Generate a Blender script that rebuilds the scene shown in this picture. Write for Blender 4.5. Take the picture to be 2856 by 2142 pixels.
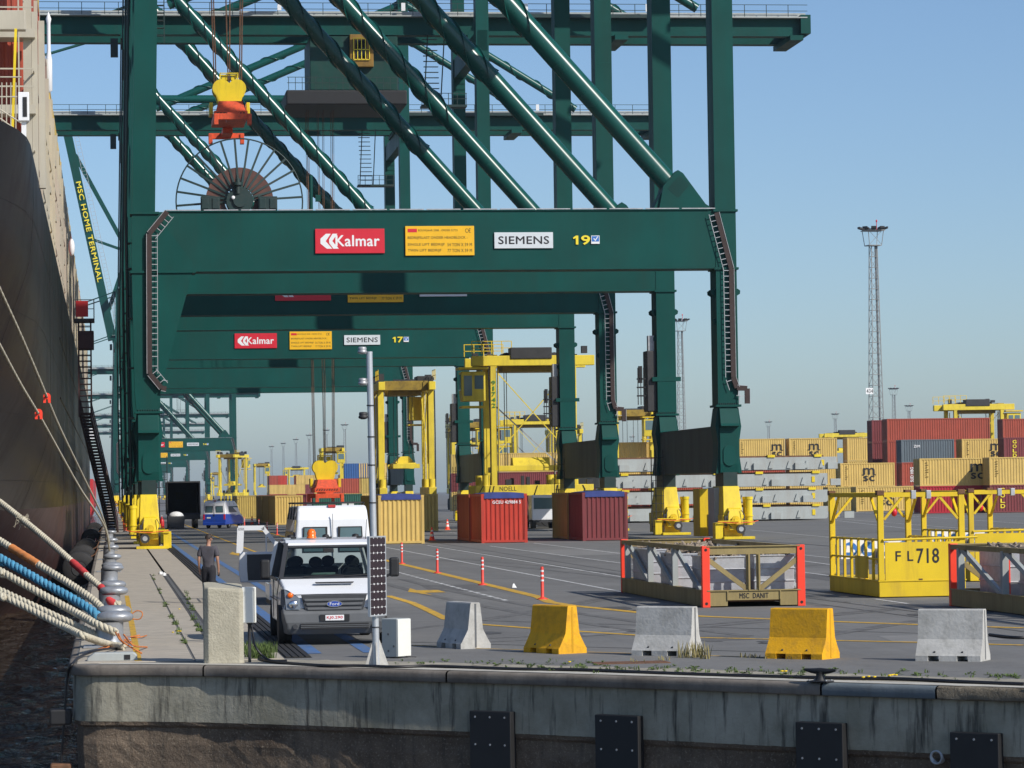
import bpy, bmesh, math, random
from mathutils import Vector, Matrix
random.seed(7)
sc = bpy.context.scene
for o in list(bpy.data.objects): bpy.data.objects.remove(o)
R = math.radians
# ------------------------------------------------------------------ camera
# quay surface is z = 0, the quay runs along +Y, the photographer stands at the origin with the eye at EYE
EYE, FP = 2.78, 9000.0                    # eye height (m), focal length (px of a 2856 px wide frame)
VPX, VPY, ROLL = 305.0, 1383.0, 0.0145    # vanishing point of the quay in the frame, roll
_y = Vector(((VPX-1428)/FP, -(VPY-1071)/FP, -1)).normalized()
_z = Vector((1, ROLL, 0)).cross(_y).normalized()
_x = _y.cross(_z)
W2C = Matrix((( _x[0],_y[0],_z[0]),(_x[1],_y[1],_z[1]),(_x[2],_y[2],_z[2])))
cam = bpy.data.cameras.new('camera'); camo = bpy.data.objects.new('camera', cam)
sc.collection.objects.link(camo); sc.camera = camo
cam.sensor_width = 36; cam.lens = 36*FP/2856
cam.clip_start = 1; cam.clip_end = 30000
camo.matrix_world = Matrix.Translation((0,0,EYE)) @ W2C.transposed().to_4x4()
# ------------------------------------------------------------------ light
SUN_AZ, SUN_EL = 42.6, 36.0               # sun stands behind the photographer, to the right
sd = Vector((math.sin(R(SUN_AZ))*math.cos(R(SUN_EL)), -math.cos(R(SUN_AZ))*math.cos(R(SUN_EL)), math.sin(R(SUN_EL))))
wd = bpy.data.worlds.new('World'); sc.world = wd; wd.use_nodes = True
nt = wd.node_tree; bg = nt.nodes['Background']
sky = nt.nodes.new('ShaderNodeTexSky'); sky.sky_type = 'NISHITA'; sky.sun_disc = False
sky.sun_elevation = R(SUN_EL); sky.sun_rotation = math.atan2(sd.x, sd.y)
sky.air_density = 0.85; sky.dust_density = 0.8; sky.ozone_density = 5.0; sky.altitude = 0
nt.links.new(sky.outputs[0], bg.inputs[0]); bg.inputs[1].default_value = 0.123
sl = bpy.data.lights.new('sun', 'SUN'); sl.energy = 4.4; sl.angle = R(0.53); sl.color = (1, .95, .87)
so = bpy.data.objects.new('sun', sl); sc.collection.objects.link(so)
so.rotation_euler = sd.to_track_quat('Z', 'Y').to_euler(); so.location = (200, -200, 200)
sc.view_settings.view_transform = 'Standard'; sc.view_settings.look = 'None'
sc.view_settings.gamma = 1; sc.view_settings.exposure = 0.0
sc.render.resolution_x, sc.render.resolution_y = 1024, 768
sc.render.engine = 'CYCLES'
# ------------------------------------------------------------------ helpers
C2W = W2C.transposed()
def ray(px, py): return C2W @ Vector(((px-1428)/FP, -(py-1071)/FP, -1))
def D(px, py, Y):                       # the point a frame pixel shows at depth Y
    r = ray(px, py); return Vector((0,0,EYE)) + r*(Y/r.y)
def G(px, py, z=0):                     # the point it shows on the level z
    r = ray(px, py); return Vector((0,0,EYE)) + r*((z-EYE)/r.z)
COL = sc.collection
class MB:
    def __init__(s): s.v=[]; s.f=[]; s.s=[]; s.p=[]; s.n=0
    def add(s, vs, fs, sm=False, keep=False):
        if not keep: s.n+=1
        n=len(s.v); s.v += [tuple(v) for v in vs]
        for f in fs: s.f.append(tuple(i+n for i in f)); s.s.append(sm); s.p.append(s.n)
        return s
    def pieces(s):                       # one MB per primitive
        out={}
        for f,sm,p in zip(s.f,s.s,s.p):
            m,ix=out.setdefault(p,(MB(),{}))
            for i in f:
                if i not in ix: ix[i]=len(m.v); m.v.append(s.v[i])
            m.f.append(tuple(ix[i] for i in f)); m.s.append(sm); m.p.append(1)
        return [m for m,_ in out.values()]
    def each(s, name, mat, parent=None, bevel=0, world=False):
        return [m.build(name,mat,parent,bevel,world) for m in s.pieces()]
    def box(s, x0,x1,y0,y1,z0,z1):
        return s.add([(x0,y0,z0),(x1,y0,z0),(x1,y1,z0),(x0,y1,z0),(x0,y0,z1),(x1,y0,z1),(x1,y1,z1),(x0,y1,z1)],
            [(0,3,2,1),(4,5,6,7),(0,1,5,4),(1,2,6,5),(2,3,7,6),(3,0,4,7)])
    def hexa(s, b, t):                   # bottom quad, top quad (same winding)
        return s.add(list(b)+list(t), [(0,3,2,1),(4,5,6,7),(0,1,5,4),(1,2,6,5),(2,3,7,6),(3,0,4,7)])
    def bar(s, p, q, w, h=None, up=(0,0,1)):
        h = h or w; p=Vector(p); q=Vector(q); d=(q-p).normalized(); u=Vector(up)
        if abs(d.dot(u))>.98: u=Vector((0,1,0))
        a=d.cross(u).normalized()*w/2; b=a.cross(d).normalized()*h/2
        return s.hexa([p-a-b,p+a-b,p+a+b,p-a+b],[q-a-b,q+a-b,q+a+b,q-a+b])
    def cyl(s, p, q, r, r2=None, n=12, cap=True):
        r2 = r if r2 is None else r2; p=Vector(p); q=Vector(q); d=(q-p).normalized()
        u = Vector((0,0,1)) if abs(d.z)<.9 else Vector((1,0,0)); a=d.cross(u).normalized(); b=d.cross(a)
        ring=lambda c,rr:[c+(a*math.cos(2*math.pi*i/n)+b*math.sin(2*math.pi*i/n))*rr for i in range(n)]
        s.add(ring(p,r)+ring(q,r2), [(i,(i+1)%n,n+(i+1)%n,n+i) for i in range(n)], True)
        if cap: s.add(ring(p,r),[tuple(range(n))],False,True); s.add(ring(q,r2),[tuple(range(n))],False,True)
        return s
    def tube(s, pts, r, n=6, closed=False):
        pts=[Vector(p) for p in pts]; m=len(pts); vs=[]; a=None
        for i,p in enumerate(pts):
            if closed: d=(pts[(i+1)%m]-pts[i-1]).normalized()
            else: d=(pts[min(i+1,m-1)]-pts[max(i-1,0)]).normalized()
            if a is None: a=d.cross(Vector((0,0,1)) if abs(d.z)<.9 else Vector((1,0,0)))
            a=(a-d*a.dot(d)).normalized(); b=d.cross(a); rr = r[i] if isinstance(r,(list,tuple)) else r
            vs += [p+(a*math.cos(2*math.pi*k/n)+b*math.sin(2*math.pi*k/n))*rr for k in range(n)]
        fs=[(i*n+k,i*n+(k+1)%n,((i+1)%m)*n+(k+1)%n,((i+1)%m)*n+k) for i in range(m if closed else m-1) for k in range(n)]
        s.add(vs,fs,True)
        if not closed: s.add(vs[:n],[tuple(range(n))],False,True); s.add(vs[-n:],[tuple(range(n))],False,True)
        return s
    def prism(s, poly, ax, a, b):
        f={'x':lambda p,t:(t,p[0],p[1]),'y':lambda p,t:(p[0],t,p[1]),'z':lambda p,t:(p[0],p[1],t)}[ax]; n=len(poly)
        return s.add([f(p,a) for p in poly]+[f(p,b) for p in poly],
            [tuple(range(n)),tuple(range(n,2*n))]+[(i,(i+1)%n,n+(i+1)%n,n+i) for i in range(n)])
    def lathe(s, prof, c=(0,0,0), n=24, smooth=True):
        vs=[(c[0]+r*math.cos(2*math.pi*i/n),c[1]+r*math.sin(2*math.pi*i/n),c[2]+z) for r,z in prof for i in range(n)]
        m=len(prof); s.add(vs,[(j*n+i,j*n+(i+1)%n,(j+1)*n+(i+1)%n,(j+1)*n+i) for j in range(m-1) for i in range(n)],smooth)
        return s
    def loft(s, rings, sm=True, cap=True, closed=True):
        n=len(rings[0]); vs=[v for r in rings for v in r]
        s.add(vs,[(j*n+i,j*n+(i+1)%n,(j+1)*n+(i+1)%n,(j+1)*n+i) for j in range(len(rings)-1) for i in range(n if closed else n-1)],sm)
        if cap: s.add(rings[0],[tuple(range(n))],False,True); s.add(rings[-1],[tuple(range(n))],False,True)
        return s
    def ell(s, c, rx, ry, rz, n=14, m=9):
        return s.loft([[(c[0]+rx*math.sin(t)*math.cos(2*math.pi*i/n),c[1]+ry*math.sin(t)*math.sin(2*math.pi*i/n),c[2]+rz*math.cos(t)) for i in range(n)] for t in [math.pi*(k+.02*(k==0)-.02*(k==m))/m for k in range(m+1)]])
    def mesh(s, name, bevel=0, off=None, seg=2):
        me=bpy.data.meshes.new(name)
        vs=s.v if off is None else [(v[0]-off[0],v[1]-off[1],v[2]-off[2]) for v in s.v]
        me.from_pydata(vs,[],s.f); me.polygons.foreach_set('use_smooth', s.s)
        bm=bmesh.new(); bm.from_mesh(me); bmesh.ops.remove_doubles(bm,verts=bm.verts,dist=1e-5) if bevel else None
        bmesh.ops.recalc_face_normals(bm,faces=bm.faces)
        if bevel:
            es=[e for e in bm.edges if len(e.link_faces)==2 and e.calc_face_angle(0)>.5]
            bmesh.ops.bevel(bm,geom=es,offset=bevel,segments=seg,affect='EDGES',profile=.5,clamp_overlap=True)
        bm.to_mesh(me); bm.free(); me.update(); return me
    def build(s, name, mat, parent=None, bevel=0, world=False, seg=2):
        off = parent.location if (world and parent) else None
        return link(name, s.mesh(name,bevel,off,seg), mat, parent)
def link(name, me, mat, parent=None):
    o=bpy.data.objects.new(name, me); COL.objects.link(o)
    if not me.materials: me.materials.append(mat)
    elif mat is not None and me.materials[0] != mat:
        o.material_slots[0].link='OBJECT'; o.material_slots[0].material=mat
    if parent: o.parent=parent
    if name in STUFFY: o['kind']='stuff'
    return o
def tag(o, label=None, cat=None, group=None, kind=None):
    if label: o['label']=label
    if cat: o['category']=cat
    if group: o['group']=group
    if kind: o['kind']=kind
    return o
def thing(name, label, cat, loc=(0,0,0), rz=0, group=None):
    o=bpy.data.objects.new(name,None); COL.objects.link(o); o.location=loc; o.rotation_euler=(0,0,rz); o.empty_display_size=.2
    return tag(o,label,cat,group)
def copy_tree(o, parent=None):
    c=o.copy(); COL.objects.link(c)
    if parent: c.parent=parent
    for ch in KIDS.get(o.name, list(o.children)): copy_tree(ch,c)
    return c
KIDS={}
STUFFY={'tray_rung','tray_rail','bolt_row','bolt_field','girder_railing','walkway_lamp','girder_walkway','walkway_edge','stiffener_flange','wing_plate','lifting_lug','pipe_bracket','access_ladder','ladder_cage','mast_ladder','stair_flight','hoist_rope','trolley_railing','hazard_stripe','cab_guard','helical_strake','service_rail','flipper_motor','boom_walkway','end_beam','sheave'}
def struct(o): o['kind']='structure'; return o
# ------------------------------------------------------------------ materials
def mat(name, col, rough=.5, metal=0, var=.18, scale=1.5, dirt=0, dirtcol=(.05,.045,.04), bump=0, bscale=40, spec=.5, coat=0, streak=False, cols=None, thr=(.45,.7)):
    m=bpy.data.materials.new(name); m.use_nodes=True; t=m.node_tree; N=t.nodes; L=t.links
    b=N['Principled BSDF']; b.inputs['Roughness'].default_value=rough; b.inputs['Metallic'].default_value=metal
    b.inputs['Specular IOR Level'].default_value=spec; b.inputs['Coat Weight'].default_value=coat
    tc=N.new('ShaderNodeTexCoord'); mp=N.new('ShaderNodeMapping'); L.new(tc.outputs['Object'],mp.inputs[0])
    oi=N.new('ShaderNodeObjectInfo')
    ad=N.new('ShaderNodeVectorMath'); ad.operation='ADD'; L.new(mp.outputs[0],ad.inputs[0])
    mu=N.new('ShaderNodeMath'); mu.operation='MULTIPLY'; mu.inputs[1].default_value=37; L.new(oi.outputs['Random'],mu.inputs[0]); L.new(mu.outputs[0],ad.inputs[1])
    n=N.new('ShaderNodeTexNoise'); n.inputs['Scale'].default_value=scale; n.inputs['Detail'].default_value=5; n.inputs['Roughness'].default_value=.6; L.new(ad.outputs[0],n.inputs[0])
    cr=N.new('ShaderNodeValToRGB'); c=Vector(col)
    cr.color_ramp.elements[0].position=.3; cr.color_ramp.elements[1].position=.72
    cr.color_ramp.elements[0].color=(*(c*(1-var)),1); cr.color_ramp.elements[1].color=(*[min(1,x) for x in c*(1+var)],1)
    L.new(n.outputs['Fac'],cr.inputs[0]); out=cr.outputs[0]
    if dirt:
        mp2=N.new('ShaderNodeMapping'); mp2.inputs['Scale'].default_value=(1,1,.12) if streak else (1,1,1)
        L.new(ad.outputs[0],mp2.inputs[0])
        n2=N.new('ShaderNodeTexNoise'); n2.inputs['Scale'].default_value=scale*2.3; n2.inputs['Detail'].default_value=8; n2.inputs['Roughness'].default_value=.7; L.new(mp2.outputs[0],n2.inputs[0])
        mr=N.new('ShaderNodeMapRange'); mr.inputs[1].default_value=thr[0]; mr.inputs[2].default_value=thr[1]; mr.inputs[4].default_value=dirt; L.new(n2.outputs['Fac'],mr.inputs[0])
        mx=N.new('ShaderNodeMix'); mx.data_type='RGBA'; L.new(mr.outputs[0],mx.inputs[0]); L.new(out,mx.inputs[6]); mx.inputs[7].default_value=(*dirtcol,1); out=mx.outputs[2]
        ra=N.new('ShaderNodeMath'); ra.operation='MULTIPLY_ADD'; ra.inputs[1].default_value=.3; ra.inputs[2].default_value=rough; L.new(mr.outputs[0],ra.inputs[0]); L.new(ra.outputs[0],b.inputs['Roughness'])
    L.new(out,b.inputs['Base Color'])
    if bump:
        n3=N.new('ShaderNodeTexNoise'); n3.inputs['Scale'].default_value=bscale; n3.inputs['Detail'].default_value=6; L.new(ad.outputs[0],n3.inputs[0])
        bp=N.new('ShaderNodeBump'); bp.inputs['Strength'].default_value=min(1,bump); bp.inputs['Distance'].default_value=.02*max(1,bump); L.new(n3.outputs['Fac'],bp.inputs['Height']); L.new(bp.outputs[0],b.inputs['Normal'])
    return m
M={}
def mk(k,*a,**w): M[k]=mat(k,*a,**w)
RUST=(.10,.04,.02)
mk('crane_green',(.004,.064,.054),.5,var=.16,scale=.3,dirt=.5,dirtcol=(.012,.046,.038),streak=True,spec=.16,thr=(.42,.72))
mk('crane_pipe',(.004,.07,.057),.25,var=.08,scale=.3,dirt=.2,dirtcol=(.015,.06,.048),spec=.45)
mk('crane_dark',(.008,.03,.027),.5,scale=.6,dirt=.3)
mk('steel_dark',(.03,.03,.032),.55,scale=2,dirt=.3,dirtcol=(.06,.05,.04))
mk('black',(.012,.012,.013),.6,scale=3)
mk('rubber',(.018,.017,.017),.75,scale=3,dirt=.3,dirtcol=(.06,.055,.05),bump=.2)
mk('cable_black',(.015,.014,.016),.45,scale=5)
mk('tray_rust',(.035,.02,.018),.7,scale=3,dirt=.4,dirtcol=(.08,.05,.04))
mk('galv',(.45,.46,.47),.45,metal=.4,scale=4,dirt=.25,dirtcol=(.25,.24,.22))
mk('reel_copper',(.105,.042,.028),.5,scale=2,var=.35,dirt=.4,dirtcol=(.06,.03,.025))
mk('yellow_machine',(.78,.58,.012),.45,scale=.8,var=.1,dirt=.5,dirtcol=(.28,.17,.03),streak=True,thr=(.48,.72))
mk('carrier_yellow',(.74,.57,.04),.5,scale=.9,var=.1,dirt=.45,dirtcol=(.26,.18,.04),streak=True,thr=(.48,.74))
mk('carrier_dark',(.30,.20,.02),.6,scale=.9,var=.2,dirt=.6,dirtcol=(.06,.04,.015),thr=(.45,.7))
mk('yellow_old',(.72,.50,.008),.5,scale=.8,var=.1,dirt=.5,dirtcol=(.28,.15,.03),streak=True,thr=(.5,.75))
mk('yellow_barrier',(.80,.40,.004),.7,scale=2.5,var=.1,dirt=.55,dirtcol=(.36,.19,.03),bump=.3,bscale=25)
mk('yellow_paint',(.62,.36,.02),.75,scale=2,var=.12,dirt=.75,dirtcol=(.12,.115,.11),thr=(.5,.62))
mk('white_paint',(.62,.62,.60),.75,scale=2,var=.1,dirt=.75,dirtcol=(.13,.13,.13),thr=(.48,.6))
mk('blue_paint',(.05,.15,.36),.78,scale=2,var=.15,dirt=.8,dirtcol=(.14,.145,.15),thr=(.46,.62))
mk('concrete',(.42,.37,.295),.88,scale=1.6,var=.12,dirt=.45,dirtcol=(.24,.23,.2),bump=.35,bscale=18)
mk('concrete_pale',(.47,.46,.43),.85,scale=2.2,var=.14,dirt=.55,dirtcol=(.26,.25,.22),bump=.35,bscale=18)
mk('concrete_stone',(.40,.37,.285),.9,scale=3,var=.14,dirt=.4,dirtcol=(.3,.27,.2),bump=.7,bscale=30)
mk('asphalt',(.165,.162,.154),.88,scale=.35,var=.12,dirt=.4,dirtcol=(.11,.108,.103),bump=.3,bscale=60)
mk('asphalt_dark',(.07,.07,.07),.85,scale=.8,var=.2,dirt=.3,dirtcol=(.04,.04,.04))
mk('signal_orange',(.95,.06,.025),.45,scale=3,var=.05)
mk('orange',(.85,.13,.03),.5,scale=3,var=.08)
mk('spreader_red',(.72,.085,.02),.5,scale=2,var=.15,dirt=.5,dirtcol=(.12,.03,.02))
mk('white',(.80,.80,.80),.35,scale=2,var=.03)
mk('white_gloss',(.80,.81,.82),.25,scale=1,var=.02,coat=.4,dirt=.12,dirtcol=(.5,.49,.46))
mk('cream_box',(.74,.74,.68),.45,scale=2,var=.04,dirt=.2,dirtcol=(.55,.54,.48))
mk('blue_van',(.015,.06,.36),.35,scale=1,var=.05,coat=.3)
mk('grey_plastic',(.11,.115,.12),.55,scale=4,var=.1)
mk('grey_dark',(.045,.046,.05),.5,scale=3)
mk('sign_red',(.62,.018,.035),.4,scale=2,var=.05)
mk('sign_yellow',(.85,.47,.01),.45,scale=2,var=.05)
mk('sign_grey',(.62,.66,.68),.45,scale=2,var=.04)
mk('ink',(.012,.012,.015),.6,var=.02)
mk('ink_brown',(.16,.10,.01),.6,var=.02)
mk('ink_yellow',(.85,.68,.03),.5,var=.02)
mk('ink_blue',(.03,.16,.50),.5,var=.02)
mk('tan',(.62,.43,.125),.5,scale=.9,var=.08,dirt=.4,dirtcol=(.26,.17,.06),streak=True,thr=(.5,.75))
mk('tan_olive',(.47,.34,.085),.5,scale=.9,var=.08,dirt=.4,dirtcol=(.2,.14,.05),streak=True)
mk('cont_red',(.47,.04,.02),.5,scale=.9,var=.1,dirt=.45,dirtcol=(.22,.05,.03),streak=True,thr=(.5,.72))
mk('cont_crimson',(.42,.012,.025),.5,scale=.9,var=.08,dirt=.3,dirtcol=(.2,.03,.03),streak=True)
mk('cont_maroon',(.19,.035,.038),.5,scale=.9,var=.1,dirt=.4,dirtcol=(.12,.04,.03),streak=True)
mk('cont_rust',(.36,.065,.035),.5,scale=.9,var=.1,dirt=.4,dirtcol=(.18,.05,.03),streak=True)
mk('cont_grey',(.11,.14,.16),.5,scale=.9,var=.08,dirt=.3,dirtcol=(.08,.08,.08),streak=True)
mk('cont_blue',(.03,.10,.28),.5,scale=.9,var=.1,dirt=.3,dirtcol=(.06,.07,.1),streak=True)
mk('cont_green',(.02,.10,.07),.5,scale=.9,var=.1,dirt=.3,dirtcol=(.03,.06,.04),streak=True)
mk('cont_pink',(.5,.22,.2),.5,scale=.9,var=.1)
mk('tarp_blue',(.035,.055,.22),.55,scale=2.5,var=.2)
mk('hatch_grey',(.38,.41,.40),.55,scale=.8,var=.08,dirt=.4,dirtcol=(.28,.24,.2),streak=True)
mk('flat_tan',(.30,.23,.09),.55,scale=1.2,var=.12,dirt=.5,dirtcol=(.13,.09,.04),streak=True)
mk('bin_grey',(.50,.51,.53),.4,metal=.35,scale=3,var=.12,dirt=.4,dirtcol=(.3,.29,.28),bump=.3,bscale=6)
mk('scrap',(.3,.24,.18),.6,scale=9,var=.6,dirt=.5)
mk('hull',(.012,.0085,.009),.36,scale=.12,var=.4,dirt=.5,dirtcol=(.026,.018,.017),bump=.2,bscale=.3,spec=.07,thr=(.48,.78))
mk('hull_bottom',(.075,.032,.028),.5,scale=.2,var=.25,dirt=.5,dirtcol=(.05,.03,.028),streak=True)
mk('ship_beige',(.46,.42,.33),.5,scale=.6,var=.08,dirt=.4,dirtcol=(.3,.26,.2),streak=True)
mk('ship_red',(.55,.02,.02),.45,scale=.4,var=.1)
mk('gangway',(.055,.018,.018),.6,scale=2,var=.3)
mk('rope_cream',(.55,.50,.38),.9,scale=6,var=.2,dirt=.5,dirtcol=(.33,.28,.2),bump=.5,bscale=60)
mk('rope_blue',(.06,.26,.42),.9,scale=6,var=.25,dirt=.45,dirtcol=(.2,.3,.33),bump=.5,bscale=60)
mk('rope_orange',(.55,.18,.05),.85,scale=8,var=.3,bump=.5,bscale=60)
mk('rope_wrap',(.62,.22,.06),.8,scale=6,var=.2,dirt=.4,dirtcol=(.3,.12,.05))
mk('wrap_red',(.55,.045,.045),.8,scale=6,var=.2)
mk('bollard_grey',(.34,.36,.385),.35,metal=.35,scale=3,var=.12,dirt=.45,dirtcol=(.17,.14,.12))
mk('rust_steel',(.16,.075,.035),.75,scale=5,var=.4,dirt=.5,dirtcol=(.05,.03,.025),bump=.4)
mk('grass',(.085,.13,.03),.8,scale=8,var=.4)
mk('dandelion',(.8,.55,.01),.7,scale=8,var=.1)
mk('skin',(.45,.24,.16),.55,scale=6,var=.08)
mk('hair',(.035,.024,.018),.7,scale=30,var=.3)
mk('shirt_grey',(.075,.07,.082),.9,scale=5,var=.15,bump=.5,bscale=9)
mk('trousers_dark',(.022,.022,.028),.9,scale=5,var=.2,bump=.5,bscale=9)
mk('coverall',(.45,.07,.02),.85,scale=5,var=.2)
mk('navy',(.02,.025,.05),.85,scale=5,var=.2)
mk('seat',(.018,.018,.02),.85,scale=8)
mk('tyre',(.02,.02,.02),.8,scale=6)
mk('rim',(.35,.36,.37),.35,metal=.6,scale=4)
mk('panel_cell',(.03,.018,.022),.25,scale=4,var=.15)
mk('steel_light',(.55,.57,.59),.35,metal=.5,scale=3,var=.08)
mk('lamp_orange',(.9,.16,.01),.25,var=.02)
mk('lens',(.20,.22,.24),.08,metal=.2,var=.05)
mk('chrome',(.7,.7,.72),.15,metal=1,var=.02)
mk('mast',(.24,.25,.25),.5,scale=2,metal=.3)
mk('paper',(.7,.7,.68),.8,scale=4,var=.06)
mk('fabric_green',(.45,.6,.52),.8,scale=6,var=.2)
def glassmat(name, col=(.55,.7,.68), tr=.75):
    m=bpy.data.materials.new(name); m.use_nodes=True; N=m.node_tree.nodes; L=m.node_tree.links
    out=N['Material Output']; N.remove(N['Principled BSDF'])
    t=N.new('ShaderNodeBsdfTransparent'); t.inputs[0].default_value=(*[c*tr+.1 for c in col],1)
    g=N.new('ShaderNodeBsdfGlossy'); g.inputs['Roughness'].default_value=.03
    fr=N.new('ShaderNodeFresnel'); fr.inputs[0].default_value=1.5
    mx=N.new('ShaderNodeMixShader'); L.new(fr.outputs[0],mx.inputs[0]); L.new(t.outputs[0],mx.inputs[1]); L.new(g.outputs[0],mx.inputs[2]); L.new(mx.outputs[0],out.inputs[0])
    M[name]=m
glassmat('glass',(.42,.52,.5),.62); glassmat('glass_dark',(.12,.15,.16),.6)
# lettering ---------------------------------------------------------
_TX={}
def txt_mesh(s, bold=0.0):
    k=(s,bold)
    if k in _TX: return _TX[k]
    cu=bpy.data.curves.new('t','FONT'); cu.body=s; cu.space_character=1.06; cu.resolution_u=3
    o=bpy.data.objects.new('t',cu); COL.objects.link(o)
    dg=bpy.context.evaluated_depsgraph_get(); me=bpy.data.meshes.new_from_object(o.evaluated_get(dg))
    vs=[v.co.copy() for v in me.vertices]; fs=[tuple(p.vertices) for p in me.polygons]
    bpy.data.objects.remove(o); bpy.data.curves.remove(cu); bpy.data.meshes.remove(me)
    x0=min(v.x for v in vs); x1=max(v.x for v in vs); y0=min(v.y for v in vs); y1=max(v.y for v in vs)
    _TX[k]=([((v.x-x0)/(x1-x0),(v.y-y0)/(y1-y0)) for v in vs],fs); return _TX[k]
def text(s, org, rt, up, w, h, material, parent, bold=0.0, name='lettering'):
    """lettering fitted into a w x h rectangle at org (lower left) spanned by rt, up"""
    vs,fs=txt_mesh(s,0.0); org=Vector(org); rt=Vector(rt).normalized()*w; up=Vector(up).normalized()*h
    mb=MB(); e=bold*h*.9; nn=rt.cross(up).normalized(); ru=rt.normalized(); uu=up.normalized()   # heavier letters: strokes struck several times, each a hair proud
    for k,(ox,oz) in enumerate(((0,0),(-e,0),(e,0),(0,e*.8),(0,-e*.8)) if bold else ((0,0),)):
        mb.add([org+rt*(a*(1-.0*e))+up*b+ru*ox+uu*oz+nn*(.0006*k) for a,b in vs],fs,False,k>0)
    return link(name, mb.mesh(name), material, parent)
# ================================================================== SETTING
WATER_Z=-3.0
EDGE=[(-.6,7000),(-.6,1500),(-.6,500),(-.6,300),(-.6,150),(-.6,100),(-.6,75),(-.6,60),(-.6,55),(-.58,54.3),(-.48,53.95),(-.25,53.78),(.1,53.66),(.6,53.48),(1.1,53.2),(1.6,52.9),(2.9,51.9),(4.2,50.75),(6.43,48.66),(8.2,46.8),(10,44.83),(12,42.85),(14,40.8),(17,37.8),(24,30.6),(60,-6)]
# ground sheet
def asphalt_wear(m):
    N=m.node_tree.nodes; L=m.node_tree.links; b=N['Principled BSDF']; src=b.inputs['Base Color'].links[0].from_socket
    tc=N.new('ShaderNodeTexCoord')
    for sc_,det,stretch,lo,hi,amt,colr in ((.045,6,(1,1,1),.45,.62,.35,(.105,.102,.097)),(.35,6,(2.2,.10,1),.52,.68,.38,(.095,.093,.09)),(6,3,(1,1,1),.60,.72,.5,(.25,.24,.225)),(2.2,8,(1,.5,1),.60,.70,.45,(.08,.078,.074))):
        mp=N.new('ShaderNodeMapping'); mp.inputs['Scale'].default_value=stretch; L.new(tc.outputs['Object'],mp.inputs[0])
        n=N.new('ShaderNodeTexNoise'); n.inputs['Scale'].default_value=sc_; n.inputs['Detail'].default_value=det; n.inputs['Roughness'].default_value=.65; L.new(mp.outputs[0],n.inputs[0])
        r=N.new('ShaderNodeMapRange'); r.inputs[1].default_value=lo; r.inputs[2].default_value=hi; r.inputs[4].default_value=amt; L.new(n.outputs[0],r.inputs[0])
        x=N.new('ShaderNodeMix'); x.data_type='RGBA'; L.new(r.outputs[0],x.inputs[0]); L.new(src,x.inputs[6]); x.inputs[7].default_value=(*colr,1); src=x.outputs[2]
    L.new(src,b.inputs['Base Color'])
asphalt_wear(M['asphalt'])
mb=MB(); far=[(6000,-6),(6000,7000)]
mb.add([(x,y,0) for x,y in EDGE+far],[tuple(range(len(EDGE)+2))])
struct(mb.build('quay_ground',M['asphalt']))
def watermat():
    m=bpy.data.materials.new('water'); m.use_nodes=True; N=m.node_tree.nodes; L=m.node_tree.links; b=N['Principled BSDF']
    b.inputs['Base Color'].default_value=(.085,.055,.034,1); b.inputs['Roughness'].default_value=.06; b.inputs['Specular IOR Level'].default_value=.42
    tc=N.new('ShaderNodeTexCoord'); mp=N.new('ShaderNodeMapping'); mp.inputs['Scale'].default_value=(1,.55,1); L.new(tc.outputs['Object'],mp.inputs[0])
    a=N.new('ShaderNodeTexNoise'); a.inputs['Scale'].default_value=2.1; a.inputs['Detail'].default_value=5; a.inputs['Roughness'].default_value=.58; L.new(mp.outputs[0],a.inputs[0])
    w=N.new('ShaderNodeTexNoise'); w.inputs['Scale'].default_value=.5; w.inputs['Detail'].default_value=3; L.new(mp.outputs[0],w.inputs[0])
    ad=N.new('ShaderNodeMath'); ad.operation='MULTIPLY_ADD'; ad.inputs[1].default_value=1.6; L.new(w.outputs[0],ad.inputs[0]); L.new(a.outputs[0],ad.inputs[2])
    bp=N.new('ShaderNodeBump'); bp.inputs['Strength'].default_value=.8; bp.inputs['Distance'].default_value=.55; L.new(ad.outputs[0],bp.inputs['Height']); L.new(bp.outputs[0],b.inputs['Normal'])
    cr=N.new('ShaderNodeValToRGB'); cr.color_ramp.elements[0].position=.42; cr.color_ramp.elements[1].position=.62; cr.color_ramp.elements[0].color=(.036,.024,.016,1); cr.color_ramp.elements[1].color=(.06,.045,.034,1); L.new(a.outputs[0],cr.inputs[0]); L.new(cr.outputs[0],b.inputs['Base Color'])
    return m
M['water']=watermat()
mb=MB(); mb.add([(-6000,-300,WATER_Z-.25),(400,-300,WATER_Z-.25),(400,7000,WATER_Z-.25),(-6000,7000,WATER_Z-.25)],[(0,1,2,3)])
from mathutils import noise as _ns
nx,ny=64,620; x0,x1,y0_,y1_=-9.0,1.5,26,190
vs=[]
for j in range(ny+1):
    y=y0_+(y1_-y0_)*(j/ny)**1.5
    for i in range(nx+1):
        x=x0+(x1-x0)*i/nx
        vs.append((x,y,WATER_Z+.11*_ns.noise((x*.7,y*.45,0))+.075*_ns.noise((x*1.7+9,y*1.05,3))+.012*_ns.noise((x*4,y*2.4,7))))
mb.add(vs,[(j*(nx+1)+i,j*(nx+1)+i+1,(j+1)*(nx+1)+i+1,(j+1)*(nx+1)+i) for j in range(ny) for i in range(nx)],True)
struct(mb.build('water',M['water']))
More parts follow.
